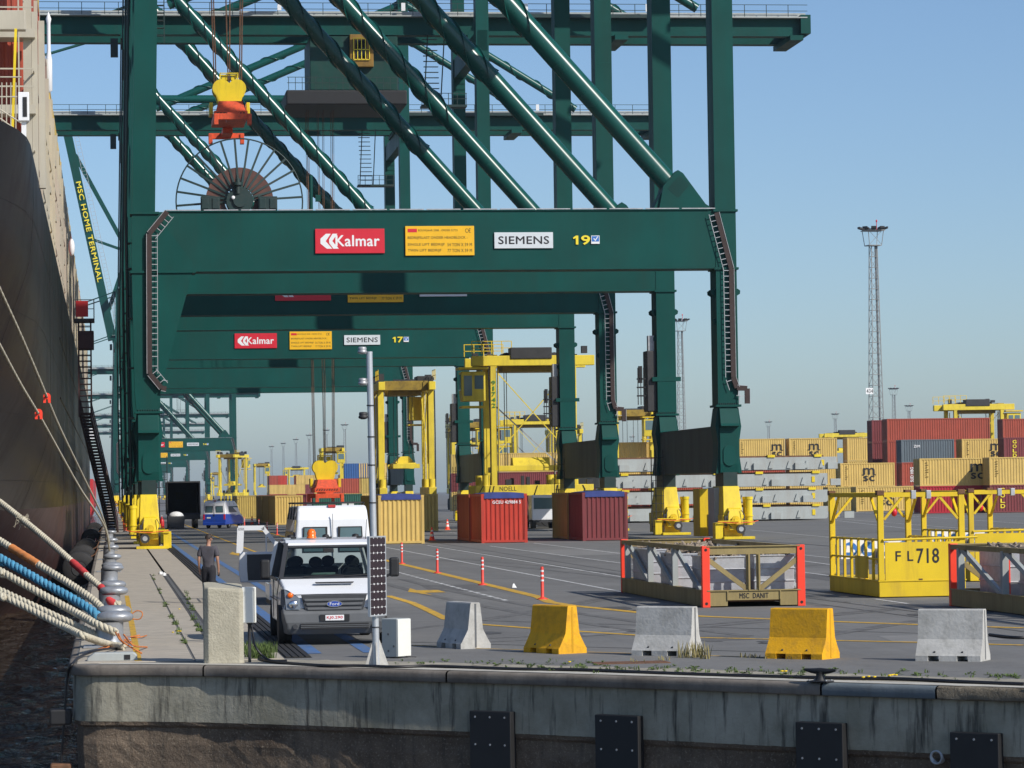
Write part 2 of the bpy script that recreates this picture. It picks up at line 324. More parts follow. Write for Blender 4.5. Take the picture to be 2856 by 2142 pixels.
# ---- quay wall: upper concrete, rough lower masonry, steel nosed coping
def resample(poly, step):
    out=[]
    for (x0,y0),(x1,y1) in zip(poly,poly[1:]):
        L=math.hypot(x1-x0,y1-y0); n=max(1,int(L/step)) if L<40 else 3
        for k in range(n): out.append((x0+(x1-x0)*k/n,y0+(y1-y0)*k/n))
    out.append(poly[-1]); return out
def offs(poly,d):
    res=[]
    for i,p in enumerate(poly):
        a=poly[max(i-1,0)]; b=poly[min(i+1,len(poly)-1)]
        tx,ty=b[0]-a[0],b[1]-a[1]; L=math.hypot(tx,ty); res.append((p[0]+ty/L*d,p[1]-tx/L*d))
    return res      # positive d = outward (towards the water)
NEAR=resample(EDGE,.16)
def sweep(mb, poly, prof, jit=None, smooth=True):
    cols=[]
    for (d,z) in prof: cols.append([(x,y,z) for x,y in offs(poly,d)])
    n=len(poly); m=len(prof)
    vs=[]
    for j in range(m):
        for i in range(n):
            x,y,z=cols[j][i]
            if jit and y<110:
                q=jit(prof[j][1]); x+=random.uniform(-q,q); y+=random.uniform(-q,q); z+=random.uniform(-q,q)*.6
            vs.append((x,y,z))
    mb.add(vs,[(j*n+i,j*n+i+1,(j+1)*n+i+1,(j+1)*n+i) for j in range(m-1) for i in range(n-1)],smooth)
def wallmat(name, c1, c2, streak, bump, bsc, spots=0, spotcol=(.3,.3,.3)):
    m=bpy.data.materials.new(name); m.use_nodes=True; N=m.node_tree.nodes; L=m.node_tree.links; b=N['Principled BSDF']; b.inputs['Roughness'].default_value=.9
    tc=N.new('ShaderNodeTexCoord')
    n=N.new('ShaderNodeTexNoise'); n.inputs['Scale'].default_value=1.1; n.inputs['Detail'].default_value=7; n.inputs['Roughness'].default_value=.68; L.new(tc.outputs['Object'],n.inputs[0])
    cr=N.new('ShaderNodeValToRGB'); cr.color_ramp.elements[0].position=.32; cr.color_ramp.elements[1].position=.7; cr.color_ramp.elements[0].color=(*c1,1); cr.color_ramp.elements[1].color=(*c2,1); L.new(n.outputs[0],cr.inputs[0])
    mp=N.new('ShaderNodeMapping'); mp.inputs['Scale'].default_value=(7,7,.7); L.new(tc.outputs['Object'],mp.inputs[0])
    s=N.new('ShaderNodeTexNoise'); s.inputs['Scale'].default_value=1; s.inputs['Detail'].default_value=5; s.inputs['Roughness'].default_value=.65; L.new(mp.outputs[0],s.inputs[0])
    mr=N.new('ShaderNodeMapRange'); mr.inputs[1].default_value=.52; mr.inputs[2].default_value=.68; mr.inputs[4].default_value=streak; L.new(s.outputs[0],mr.inputs[0])
    mx=N.new('ShaderNodeMix'); mx.data_type='RGBA'; L.new(mr.outputs[0],mx.inputs[0]); L.new(cr.outputs[0],mx.inputs[6]); mx.inputs[7].default_value=(.05,.045,.036,1); out=mx.outputs[2]
    if spots:
        v=N.new('ShaderNodeTexNoise'); v.inputs['Scale'].default_value=26; v.inputs['Detail'].default_value=3; v.inputs['Roughness'].default_value=.7; L.new(tc.outputs['Object'],v.inputs[0])
        m2=N.new('ShaderNodeMapRange'); m2.inputs[1].default_value=.56; m2.inputs[2].default_value=.68; m2.inputs[4].default_value=spots; L.new(v.outputs[0],m2.inputs[0])
        x2=N.new('ShaderNodeMix'); x2.data_type='RGBA'; L.new(m2.outputs[0],x2.inputs[0]); L.new(out,x2.inputs[6]); x2.inputs[7].default_value=(*spotcol,1); out=x2.outputs[2]
    L.new(out,b.inputs['Base Color'])
    n3=N.new('ShaderNodeTexNoise'); n3.inputs['Scale'].default_value=bsc; n3.inputs['Detail'].default_value=7; n3.inputs['Roughness'].default_value=.7; L.new(tc.outputs['Object'],n3.inputs[0])
    bp=N.new('ShaderNodeBump'); bp.inputs['Strength'].default_value=bump; bp.inputs['Distance'].default_value=.05; L.new(n3.outputs[0],bp.inputs['Height']); L.new(bp.outputs[0],b.inputs['Normal'])
    M[name]=m
wallmat('wall_upper',(.235,.22,.16),(.43,.40,.315),.9,.4,9)
wallmat('wall_lower',(.085,.058,.038),(.22,.165,.115),.5,.9,16,.65,(.36,.29,.21))
wallmat('coping_steel',(.12,.10,.08),(.25,.22,.185),.3,.2,20)
wallmat('coping_blue',(.10,.125,.14),(.165,.19,.20),.2,.2,20)
wallmat('coping_rough',(.13,.105,.07),(.26,.22,.16),.3,.9,14,.4,(.33,.3,.24))
qw=struct(thing('quay_wall',None,None,(0,0,0)))
mb=MB(); prof=[(.03,-.184),(.04,-.4),(.04,-.6),(.04,-.8),(.04,-.93)]
sweep(mb,NEAR,prof,lambda z:.004)
struct(mb.build('concrete_face',M['wall_upper'],qw))
mb=MB(); prof=[(.04,-.93),(.02,-.99),(-.03,-1.03)]+[(-.03+random.uniform(-.015,.015),-1.03-.14*k) for k in range(1,16)]+[(-.03,-6)]
sweep(mb,NEAR,prof,lambda z:.009,smooth=False)
struct(mb.build('masonry_face',M['wall_lower'],qw))
nose=[(0,.0),(.055,-.002),(.085,-.012),(.105,-.032),(.113,-.06),(.114,-.165),(.105,-.178),(.03,-.186)]
def seg_between(xa,xb):            # coping piece between two X positions of the end wall (Y falls as X grows)
    ps=[p for p in NEAR if p[1]<60 and xa<p[0]<xb]
    f=lambda x:next((( x, a[1]+(b[1]-a[1])*(x-a[0])/(b[0]-a[0]))) for a,b in zip(NEAR,NEAR[1:]) if a[1]<60 and a[0]<=x<=b[0] and b[0]>a[0])
    return [f(xa)]+ps+[f(xb)]
mb=MB(); sweep(mb,[p for p in NEAR if p[1]>54.6],nose); mb.build('coping_piece',M['coping_steel'],qw)
cuts=[(-.575,1.53,'coping_steel'),(1.555,5.2,'coping_steel'),(5.225,10.0,'coping_steel'),(10.02,11.32,'coping_blue'),(11.34,24,'coping_rough')]
for a,b,mm in cuts:
    mb=MB(); ps=seg_between(a,b)
    if a<-.5: ps=[p for p in NEAR if 53.7<p[1]<=54.58]+[p for p in ps if p[1]<=53.7]
    sweep(mb,ps,nose if mm!='coping_rough' else [(d+random.uniform(-.01,.01),z) for d,z in nose], (lambda z:.012) if mm=='coping_rough' else None)
    mb.build('coping_piece',M[mm],qw)
# pale strip on top of the coping and trodden dirt strip behind it
def strip_between(name, d0, d1, z, m, xa=-.5, xb=30, jit=0):
    ps=[p for p in NEAR if p[1]<54.0 and xa<p[0]<xb]; a=offs(ps,-d0); b=offs(ps,-d1); n=len(ps)
    mb=MB(); mb.add([(x,y,z) for x,y in a]+[(x+random.uniform(-jit,jit),y+random.uniform(-jit,jit),z) for x,y in b],[(i,i+1,n+i+1,n+i) for i in range(n-1)])
    return struct(mb.build(name,m))
mk('dirt_concrete',(.34,.31,.245),.92,scale=1.4,var=.2,dirt=.6,dirtcol=(.14,.125,.09),bump=.5,bscale=30)
mk('concrete_wet',(.50,.475,.41),.85,scale=1.0,var=.18,dirt=.5,dirtcol=(.22,.21,.18),bump=.3,bscale=20)
strip_between('edge_dirt',.42,1.75,.004,M['dirt_concrete'],1.0,30,.12)
strip_between('edge_strip',.0,.40,.008,M['concrete_wet'],-.3,30,.01)
# ---- apron slabs, crane rail, cable trench
ap=struct(thing('quay_apron',None,None,(0,0,0)))
def slabm(w,l):
    b=MB(); b.box(-w/2,w/2,-l/2,l/2,-.03,.016); return b.mesh('slab',.008,None,1)
s1=slabm(1.93,5.96); s2=slabm(.39,5.96); s3=slabm(.86,5.96)
for k in range(10):
    yc=57.2+6*k
    link('slab',s1,M['concrete'],ap).location=(.40,yc,0)
    link('slab',s2,M['concrete'],ap).location=(1.60,yc,0)
    link('slab',s3,M['concrete'],ap).location=(2.45,yc,0)
mb=MB()
mb.add([(-.58,114.2,.014),(2.9,114.2,.014),(2.9,3000,.014),(-.58,3000,.014)],[(0,1,2,3)]); struct(mb.build('apron_sheet',M['concrete'],ap))
mb=MB(); mb.box(1.80,2.02,54,3000,-.02,.006); mb.build('rail_groove',M['asphalt_dark'],ap)
mk('rail_steel',(.17,.16,.145),.5,metal=.3,scale=3)
mb=MB(); mb.box(1.865,1.955,54,3000,-.02,.014); mb.build('rail_head',M['rail_steel'],ap)
mb=MB(); mb.box(32.6,32.9,60,3000,-.02,.005); mb.build('rail_groove',M['asphalt_dark'],ap)
mb=MB()
for k in range(4): mb.box(2.93+.11*k,3.015+.11*k,54.6,400,.0,.028)
mb.build('cable_trench_cover',M['rubber'],ap)
mb=MB(); mb.box(2.91,3.37,54.6,400,-.01,.006); mb.build('cable_trench',M['black'],ap)
# ---- painted markings
def line(pts, w, m, z=.006, name='road_marking', dash=None):
    mb=MB(); P=[Vector((p[0],p[1],0)) for p in pts]
    segs=[]
    if dash:
        for a,b in zip(P,P[1:]):
            L=(b-a).length; d=(b-a)/L; t=0
            while t<L: segs.append((a+d*t,a+d*min(t+dash[0],L))); t+=dash[0]+dash[1]
        for a,b in segs:
            n=Vector((-(b-a).y,(b-a).x,0)).normalized()*w/2; mb.add([(q.x,q.y,z) for q in (a-n,b-n,b+n,a+n)],[(0,1,2,3)])
    else:
        L=[];Rr=[]
        for i,p in enumerate(P):
            d=(P[min(i+1,len(P)-1)]-P[max(i-1,0)]); n=Vector((-d.y,d.x,0)).normalized()*w/2; L.append((p.x-n.x,p.y-n.y,z)); Rr.append((p.x+n.x,p.y+n.y,z))
        n=len(P); mb.add(L+Rr,[(i,i+1,n+i+1,n+i) for i in range(n-1)])
    return struct(mb.build(name,m))
g2=lambda *ps:[G(*p)[:2] for p in ps]
line([(.45,54.4),(.45,90)],.12,M['yellow_paint'],.0185)
for x in (3.50,4.46): line([(x,55.9),(x,380)],.24,M['blue_paint'])
line([(11.12,300),(11.1,125),(11.0,83)]+g2((1535,1680),(1600,1690),(1796,1710),(1972,1720),(2300,1733),(2568,1743),(2856,1752)),.30,M['yellow_paint'],.007)
line(g2((1081,1662),(1150,1682),(1200,1705),(1244,1727),(1330,1741),(1488,1753),(1794,1773),(1956,1779),(2557,1792),(2856,1800)),.22,M['yellow_paint'],.007)
line(g2((1148,1800),(1300,1808),(1700,1821),(2200,1836)),.07,M['yellow_paint'],.007)
line([(6.9,330),(6.9,150)],.15,M['yellow_paint'],.007)
line(g2((1077,1588),(1411,1675)),.13,M['white_paint'],.006,dash=(1.1,.45))
for a,b in (((1077,1527),(1745,1653)),((1191,1521),(1745,1611)),((1366,1523),(1850,1586)),((1488,1515),(1900,1564)),((1560,1480),(2360,1560)),((2333,1452),(2680,1491)),((2090,1478),(2760,1540)),((2060,1540),(2330,1577)),((2060,1572),(2330,1608)),((2200,1437),(2856,1487)),((2360,1428),(2856,1460)),((2440,1671),(2532,1684)),((1190,1478),(1340,1494)),((1190,1455),(1900,1510))):
    line(g2(a,b),.11,M['white_paint'],.006)
for a,b in (((1170,1516),(2000,1648)),((2000,1648),(2248,1680)),((2248,1680),(2856,1762)),((1205,1512),(2000,1636)),((2000,1636),(2856,1745)),((1340,1731),(2856,1775)),((1100,1790),(2300,1823))):
    line(g2(a,b),.07,M['asphalt_dark'],.0045,'asphalt_joint')
def arrow(c, sx, sy):
    mb=MB(); pts=[(-.5,0),(-.12,.5),(-.12,.17),(.5,.17),(.5,-.17),(-.12,-.17),(-.12,-.5)]
    mb.add([(c[0]+x*sx,c[1]+y*sy,.0065) for x,y in pts],[tuple(range(7))]); struct(mb.build('road_arrow',M['yellow_paint']))
arrow(G(1185,1650),.95,6.5); arrow(G(668,1545),.95,11)
mk('tyre_rubber',(.09,.088,.085),.85,scale=1.3,var=.2,dirt=.9,dirtcol=(.16,.157,.15),thr=(.42,.6))
mk('patch_dark',(.105,.103,.10),.88,scale=1.2,var=.15,dirt=.5,dirtcol=(.15,.147,.14),bump=.3,bscale=50)
mk('patch_light',(.20,.195,.185),.88,scale=1.2,var=.15,dirt=.5,dirtcol=(.15,.147,.14),bump=.3,bscale=50)
for k,(pa,pb,pc) in enumerate((((1100,1760),(1500,1715),(1900,1620)),((1160,1800),(1700,1780),(2500,1700)),((1200,1560),(1700,1600),(2300,1690)),((1900,1600),(2300,1570),(2856,1560)),((1050,1620),(1300,1700),(2000,1790)),((2000,1520),(2400,1480),(2856,1470)),((2200,1790),(2500,1740),(2856,1690)))):
    for off in (0,1.9):
        P=[Vector(G(*q)) for q in (pa,pb,pc)]; pts=[]
        for i in range(15): t=i/14; q=P[0]*(1-t)**2+P[1]*2*t*(1-t)+P[2]*t*t; pts.append((q.x+off*.5,q.y+off))
        line(pts,.26,M['tyre_rubber'],.0036+.00012*(2*k+(off>0)),'tyre_mark')
for k,(xx,yy,w_,l_,mm) in enumerate(((1250,1640,1.6,6,'patch_dark'),(1750,1760,2.2,3,'patch_light'),(2350,1610,2.5,8,'patch_dark'),(1980,1780,1.2,2,'patch_dark'),(2600,1780,2,2.5,'patch_light'),(1600,1540,3,14,'patch_light'),(860,1640,1.2,9,'patch_light'))):
    c=G(xx,yy); mb=MB(); mb.add([(c.x-w_/2,c.y-l_/2,.0022+.0001*k),(c.x+w_/2,c.y-l_/2,.0022+.0001*k),(c.x+w_/2+.3,c.y+l_/2,.0022+.0001*k),(c.x-w_/2+.3,c.y+l_/2,.0022+.0001*k)],[(0,1,2,3)]); struct(mb.build('asphalt_patch',M[mm]))
# oil stains, tyre tracks and old patches on the asphalt
mk('stain',(.05,.05,.05),.6,scale=2)
random.seed(3)
for k in range(16):
    px=random.choice([random.uniform(1150,2800),random.uniform(1150,2800),random.uniform(720,1050)]); py=random.uniform(1560,1800)
    c=G(px,py); n=random.randint(7,11); r=random.uniform(.15,.55); mb=MB()
    mb.add([(c.x+r*math.cos(6.283*i/n)*random.uniform(.5,1.1),c.y+2.2*r*math.sin(6.283*i/n)*random.uniform(.5,1.1),.0047+.0002*k) for i in range(n)],[tuple(range(n))])
    struct(mb.build('asphalt_stain',M['asphalt_dark']))
mb=MB(); c=G(1790,1850); mb.box(c.x-.75,c.x+.45,c.y-.1,c.y+.5,-.01,.012); struct(mb.build('drain_cover',M['rust_steel']))
# ================================================================== SHIP-TO-SHORE CRANES
CY=169.0
YR=19.0                                   # rear portal frame stands this far behind the front one
def px(x,y,dy=0): p=D(x,y,CY); return p.x,p.z
def crane_parts(root):
    W=lambda b,n,m,p=None,bev=0: (b.build(n,m,root,bev,world=True) if p is None else link(n,b.mesh(n,bev,root.location),m,p))
    E=lambda b,n,m: b.each(n,m,root,0,True)
    g=M['crane_green']
    XL0,XL1,XR0,XR1=1.45,2.66,32.2,33.32
    for y0,front in ((0,True),(YR,False)):
        y1=y0+1.7
        b=MB(); b.prism([(XL0,7.12),(XL1,7.12),(2.7,8.2),(4.45,14.45),(4.45,14.9),(2.52,17.5),(3.35,57),(2.2,57),(1.32,17.5),(1.28,14.4),(1.36,8.2)],'y',y0,y1); W(b,'portal_leg',g)
        b=MB(); b.prism([(XR0,7.12),(XR1,7.12),(XR1,57.5),(XR0,57.5)],'y',y0,y1); W(b,'portal_leg',g)
        b=MB(); b.box(2.45,XR0+.02,y0+.03,y1-.03,14.5,17.55); W(b,'portal_beam',g)
        b=MB(); b.box(4.3,XR0-.05,y0-.07,y1+.07,14.42,14.52); b.box(3.0,31.9,y0-.05,y1+.05,17.55,17.6)
        for x0,x1,z in ((1.22,2.72,17.5),(1.2,4.6,14.42),(XR0-.1,XR1+.1,17.52),(XR0-.1,XR1+.1,14.42),(1.36,2.78,7.1),(XR0-.12,XR1+.12,7.1)):
            b.box(x0,x1,y0-.1,y1+.1,z-.06,z+.06)
        W(b,'stiffener_flange',g)
        # feet under the flange: ridge that overhangs the lower plate
        for x0,x1,sx in ((XL0,XL1,-1),(XR0,XR1,1)):
            b=MB(); f=y0; yb=y1
            b.prism([(f+.02,7.05),(yb-.02,7.05),(yb-.02,3.54),(f+.05,3.54),(f-.02,4.0),(f-.02,5.95),(f-.42,6.02),(f-.30,6.15)],'x',x0+.06,x1-.06)
            W(b,'leg_foot',g,None,.02)
            cx=(x0+x1)/2; b=MB(); pts=[(cx+.33*math.cos(t),4.45+.22*(1 if math.sin(t)>0 else -1)+.33*math.sin(t)) for t in [math.pi*2*k/24+.05 for k in range(24)]]
            b.prism(pts,'y',f-.08,f); W(b,'oval_plate',g)
            b=MB()                                     # wing plates on both flanks
            for xx,s in ((x0+.06,-1),(x1-.06,1)): b.prism([(xx,7.0),(xx+s*.06,7.0),(xx+s*.2,6.0),(xx+s*.08,5.2),(xx+s*.08,4.4),(xx+s*.2,3.5),(xx,3.5)],'y',f+.15,yb-.1)
            W(b,'wing_plate',g)
            b=MB()
            for k in range(9): b.cyl((x0+.1+k*(x1-x0-.2)/8,y0-.04,7.16),(x0+.1+k*(x1-x0-.2)/8,y0-.04,7.24),.035,n=6)
            W(b,'bolt_row',M['crane_dark'])
        # lifting lugs on the lower legs
        b=MB()
        for x,s in ((XR1,1),(XR0,-1)):
            for z in (13.2,): b.prism([(x,z-.25),(x+s*.22,z-.12),(x+s*.24,z+.05),(x+s*.1,z+.16),(x,z+.1)],'y',y0+.3,y0+.4); b.prism([(x,z-.25),(x+s*.22,z-.12),(x+s*.24,z+.05),(x+s*.1,z+.16),(x,z+.1)],'y',y0+1.3,y0+1.4)
        b.prism([(XR0+.02,11.4),(XR0-.14,11.5),(XR0-.14,11.7),(XR0+.02,11.8)],'y',y0+.3,y0+.4)
        W(b,'lifting_lug',g)
        # diagonal pipe with strakes in its upper reach, gusset at the land leg
        yc=y0+.85; P0=Vector((29.95,yc,18.95)); d=Vector((-1,0,1.127)).normalized(); P1=P0+d*((49.4-18.95)/d.z)
        b=MB(); b.cyl(P0-d*.3,P1,.56,n=40); pipe=W(b,'diagonal_pipe',M['crane_pipe'])
        Lp=(P1-P0).length; u=Vector((0,1,0)); v=d.cross(u).normalized(); b=MB()
        for s0 in range(3):
            n=110; ring=[]
            for k in range(n+1):
                t=.27*Lp+(.73*Lp)*k/n; a=2*math.pi*(s0/3+t/6.2); r=u*math.cos(a)+v*math.sin(a)
                ring.append((P0+d*t+r*.54,P0+d*t+r*.665))
            vs=[q for p in ring for q in p]; b.add(vs,[(2*k,2*k+1,2*k+3,2*k+2) for k in range(n)],True)
            b.tube([p[1] for p in ring],.02,4)
        W(b,'helical_strake',M['crane_pipe'],pipe)
        b=MB(); b.prism([(28.9,17.6),(32.22,17.6),(31.75,17.9),(30.55,19.55),(30.28,19.72),(29.62,19.0)],'y',y0+.25,y0+1.45)
        b.prism([(29.2,17.6),(31.3,17.6),(30.62,19.3),(30.1,19.6),(29.45,18.85)],'y',y0+.1,y0+1.6); gs=W(b,'gusset',g)
        b=MB()
        for i in range(7):
            for j in range(9): 
                q=Vector((29.75,0,18.7))+Vector((.66,0,.75)).normalized()*(.11*j)+Vector((.75,0,-.66)).normalized()*(.11*i); b.box(q.x-.022,q.x+.022,y0+.07,y0+.11,q.z-.022,q.z+.022)
        W(b,'bolt_field',M['crane_dark'],gs)
        # cable tray ladder: left leg only on the front frame, right leg on both
        trays=[] if not front else [[(32.25,17.4,.5),(33.0,14.4,.5),(33.02,8.6,.5),(33.2,8.05,.4),(33.75,8.0,.3),(33.75,7.2,.3)]]
        if front: trays.append([(3.15,17.55,.55),(2.2,16.4,.55),(2.15,9.6,.55),(2.15,9.1,.5),(2.75,8.35,.5),(3.0,8.3,.3)])
        for tr in trays:
            b=MB(); b2=MB(); b3=MB(); yy=y0-.14
            lw=.16
            for (ax,az,_),(bx,bz,_) in zip(tr,tr[1:]):
                b.bar((ax,yy,az),(bx,yy,bz),.03,.30,up=(1,0,0) if abs(bx-ax)<abs(bz-az) else (0,0,1)) if False else b.bar((ax,yy,az),(bx,yy,bz),.26,.14,up=(0,1,0))
                dd=Vector((bx-ax,0,bz-az)); L=dd.length; dd/=L; nn=Vector((dd.z,0,-dd.x)); 
                if nn.x>0: nn=-nn
                if tr is trays[-1] and front: nn=-nn
                off=nn*.42
                b2.bar(Vector((ax,yy-.02,az))+off,Vector((bx,yy-.02,bz))+off,.03,.03); b2.bar(Vector((ax,yy-.08,az))-nn*.14,Vector((bx,yy-.08,bz))-nn*.14,.025,.025)
                for k in range(int(L/.3)): 
                    p=Vector((ax,yy-.03,az))+dd*(k*.3+.1); b3.bar(p+nn*.12,p+off,.035,.035)
            t=W(b,'cable_tray',M['tray_rust']); W(b2,'tray_rail',M['galv'],t); W(b3,'tray_rung',M['galv'],t)
    # rail along the front beam top, small tags on the beam underside
    b=MB()
    for k in range(15): b.box(3.1+1.95*k,4.9+1.95*k,-.08,.0,17.61,17.66)
    W(b,'walkway_edge',M['galv'])
    b=MB()
    for x in (5.3,11.9,18.6,25.2,29.9): b.box(x-.012,x+.012,.026,.034,14.53,17.5)
    for z in (22.4,31.0,38.5): b.box(XR0+.01,XR1-.01,-.004,.01,z-.012,z+.012)
    W(b,'weld_seam',M['crane_green'])['kind']='stuff'
    # sill beams along the rails
    for x0,x1 in ((1.55,2.56),(32.3,33.22)):
        b=MB(); b.prism([(1.65,3.56),(YR+.05,3.56),(YR+.05,6.2),(YR-.3,6.05),(2.3,6.05),(1.9,6.3),(1.65,7.0)],'x',x0,x1); W(b,'sill_beam',M['sill_brown'])
    # traction bogies
    for cx,s in ((2.05,-1),(32.76,1)):
        for yb in (-.9,YR-1.0):
            B=thing('bogie',None,None); del_keys(B); B.parent=root; B.location=Vector((cx,CY+yb,0))-root.location
            b=MB(); b.hexa([(-.52,.1,1.3),(.52,.1,1.3),(.52,4.4,1.3),(-.52,4.4,1.3)],[(-.46,.5,2.82),(.40,.5,2.82),(.40,3.4,2.82),(-.46,3.4,2.82)]); body=link('bogie_frame',b.mesh('bogie_frame',.03),M['yellow_machine'],B)
            b=MB(); b.hexa([(-.36,-.4,.5),(.44,-.4,.5),(.44,.4,.5),(-.36,.4,.5)],[(-.3,-.1,1.62),(.4,-.1,1.62),(.4,.5,1.72),(-.3,.5,1.72)]); b.box(-.56,.56,.12,4.8,.62,1.3); link('wheel_housing',b.mesh('wheel_housing',.025),M['yellow_machine'],B)
            b=MB(); b.box(-.5,.5,-.0,4.9,.14,.62); link('wheel_case',b.mesh('wheel_case',.02),M['yellow_old'],B)
            b=MB()
            for q in range(2): b.cyl((s*.88-s*.02,.2+q*.6,.75),(s*.88-s*.02,.2+q*.6,2.1),.2,n=16); b.cyl((s*.88-s*.02,.2+q*.6,2.1),(s*.88-s*.02,.2+q*.6,2.25),.23,n=16); b.cyl((s*.88-s*.02,.2+q*.6,1.2),(s*.88-s*.02,.2+q*.6,1.26),.24,n=16)
            link('drive_motor',b.mesh('drive_motor'),M['yellow_machine'],B)
            b=MB(); b.box(-.95,.95,-.6,-.52,.95,1.0); b.box(-1.0,1.0,-.7,-.45,.84,.88); link('guard_bar',b.mesh('guard_bar'),M['yellow_machine'],B)
            b=MB(); b.box(-.7,.95,-.95,-.1,.02,.16); b.box(-.9*s-.2,-.9*s+.2,-.6,.2,.05,.9); link('rail_sweeper',b.mesh('rail_sweeper',.01),M['yellow_machine'],B)
            b=MB(); b.cyl((.25*s,-.55,.55),(.25*s,-.75,.55),.24,n=20); link('hose_wheel',b.mesh('hose_wheel'),M['steel_dark'],B)
            b=MB(); b.cyl((.25*s,-.76,.55),(.25*s,-.78,.55),.13,n=16); link('wheel_disc',b.mesh('wheel_disc'),M['galv'],B)
            b=MB(); b.box(-.5,-.38,-.1,.08,.7,1.25); b.box(.46,.56,-.05,.1,.2,1.1); b.tube([(-.3,-.3,1.5),(-.42,-.42,1.2),(-.36,-.46,.8),(-.2,-.5,.6)],.025,5); b.tube([(.36,-.2,1.55),(.5,-.4,1.3),(.5,-.45,.9)],.02,5); link('drive_hose',b.mesh('drive_hose'),M['grey_dark'],B)['kind']='stuff'
            b=MB(); b.cyl((.03,-.5,1.05),(.03,-.36,1.05),.2,n=18); b.cyl((.03,-.56,1.05),(.03,-.5,1.05),.1,n=12); link('gearbox_cover',b.mesh('gearbox_cover'),M['yellow_old'],B)
            b=MB(); b.tube([(-1.0*s,-.7,.95),(0,-.82,.86),(.9*s,-.7,.92),(1.2*s,-.6,.98)],.02,5); link('orange_hose',b.mesh('orange_hose'),M['orange'],B)
            b=MB(); b.prism([(-.2,2.05),(.2,2.05),(0,2.42)],'y',.22,.26); w=link('warning_triangle',b.mesh('warning_triangle'),M['sign_yellow'],B); w.location=(0,.05,.1); w.rotation_euler=(-.17,0,0)
            b=MB(); b.box(-.2,.2,.1,.14,1.92,2.08); w=link('data_plate',b.mesh('data_plate'),M['paper'],B); w.location=(0,.04,.1); w.rotation_euler=(-.17,0,0)
            b=MB(); b.box(-.38,.38,.7,3,2.8,3.56); link('saddle',b.mesh('saddle'),M['crane_dark'],B)
        # switch cabinet and ladder cage between the bogies on the land side
        if s>0:
            b=MB(); b.box(cx-.75,cx-.05,8.6+CY-8,10.4+CY-8,.15,2.75); W(b,'switch_cabinet',M['hatch_grey'],None,.02)
            b=MB(); b.box(cx-.78,cx-.62,6.4+CY-8.,7.4+CY-8.,.1,2.75) if False else b.box(cx-.8,cx-.1,4.6+CY,6.6+CY,.1,2.7); W(b,'cable_cabinet',M['yellow_old'],None,.02)
            b=MB(); b.box(cx-.4,cx-.1,.585+CY,.598+CY,1.0,2.1); W(b,'notice_board',M['paper'])
        b=MB(); x=cx-.9 if s>0 else cx+.9
        yy=CY+YR-1.4
        for k in range(10): b.box(x-.35,x+.35,yy-.02,yy+.02,.5+.45*k,.53+.45*k)
        for a in (-.35,-.1,.35): b.bar((x+a,yy,.2),(x+a,yy,5.0),.05)
        W(b,'access_ladder',M['black'])
        # electric room hung on the rear leg
        if s>0:
            b=MB(); b.box(31.62,32.18,CY+YR+.2,CY+YR+1.6,7.3,10.9); W(b,'cable_housing',M['steel_dark'],None,.05)  # housing darkened by colour: shade on this side of the leg
            b=MB(); b.box(31.15,31.35,CY+YR+.3,CY+YR+.6,9.0,10.0); 
            for z in (8.2,8.7,9.2): b.box(31.05,31.62,CY+YR+.3,CY+YR+.6,z,z+.08)
            for a in (31.08,31.25,31.42): b.bar((a,CY+YR+.3,7.7),(a,CY+YR+.3,9.9),.05)
            W(b,'ladder_cage',M['black'])
            b=MB(); b.box(31.75,32.1,CY+YR+.4,CY+YR+.9,10.9,11.8); W(b,'junction_box',M['galv'])
            b=MB(); b.bar((31.9,CY+YR+.1,9.2),(33.6,CY+YR+.1,9.2),.25); W(b,'bracket',g)
    # left leg: pipes and a ladder on the water side
    b=MB(); b.cyl((1.12,CY+.6,.9),(1.0,CY+.6,17.4),.07,n=8); b.cyl((1.0,CY+.6,17.4),(1.85,CY+.6,56),.07,n=8); b.cyl((1.15,CY+1.2,.9),(1.05,CY+1.2,17.4),.05,n=6); E(b,'service_pipe',M['crane_dark'])
    b=MB()
    for k in range(5): b.box(1.0,1.34,CY+.5,CY+1.3,4.2+2.6*k,4.28+2.6*k)
    W(b,'pipe_bracket',M['crane_dark'])
    # girders with walkways and railings
    for yg in (6.3,11.6):
        for nm,xa,xb in (('boom_girder',-60,1.2),('main_girder',1.2,63)):
            b=MB(); y0=CY+yg; b.box(xa,xb,y0,y0+1.1,43.5,45.0); b.box(xa,xb,y0-.08,y0+1.18,43.42,43.52)
            q=W(b,nm,g)
            b=MB(); yo=y0-.75 if yg<8 else y0+1.1
            b.box(xa,xb,yo,yo+.75,45.0,45.1); b.box(xa,xb,y0+.1,y0+1.0,45.0,45.55); W(b,'girder_walkway',M['hatch_grey'],q)
            b=MB(); yr=y0-.72 if yg<8 else y0+1.82
            for z in (45.6,46.15): b.box(xa,xb,yr-.02,yr+.02,z,z+.05)
            for k in range(int((xb-xa)/2)+1): b.box(xa+2*k,xa+2*k+.06,yr-.02,yr+.02,45.1,46.2)
            W(b,'girder_railing',M['crane_dark'],q)
            b=MB()
            for k in range(int((xb-xa)/11)): b.box(xa+3+11*k,xa+3.35+11*k,yr-.05,yr+.05,45.5,46.2)
            W(b,'walkway_lamp',M['white'],q)
    b=MB()
    for x in (2.0,32.7,46,62): b.box(x-.6,x+.6,CY+5.6,CY+13.2,43.0,43.44)
    b.box(62.4,63.3,CY+5.6,CY+13.4,43.6,45.3); b.box(1.6,2.9,CY,CY+YR+1.7,41.2,43.0); b.box(32.3,33.2,CY,CY+YR+1.7,41.2,43.0)
    E(b,'cross_beam',g)
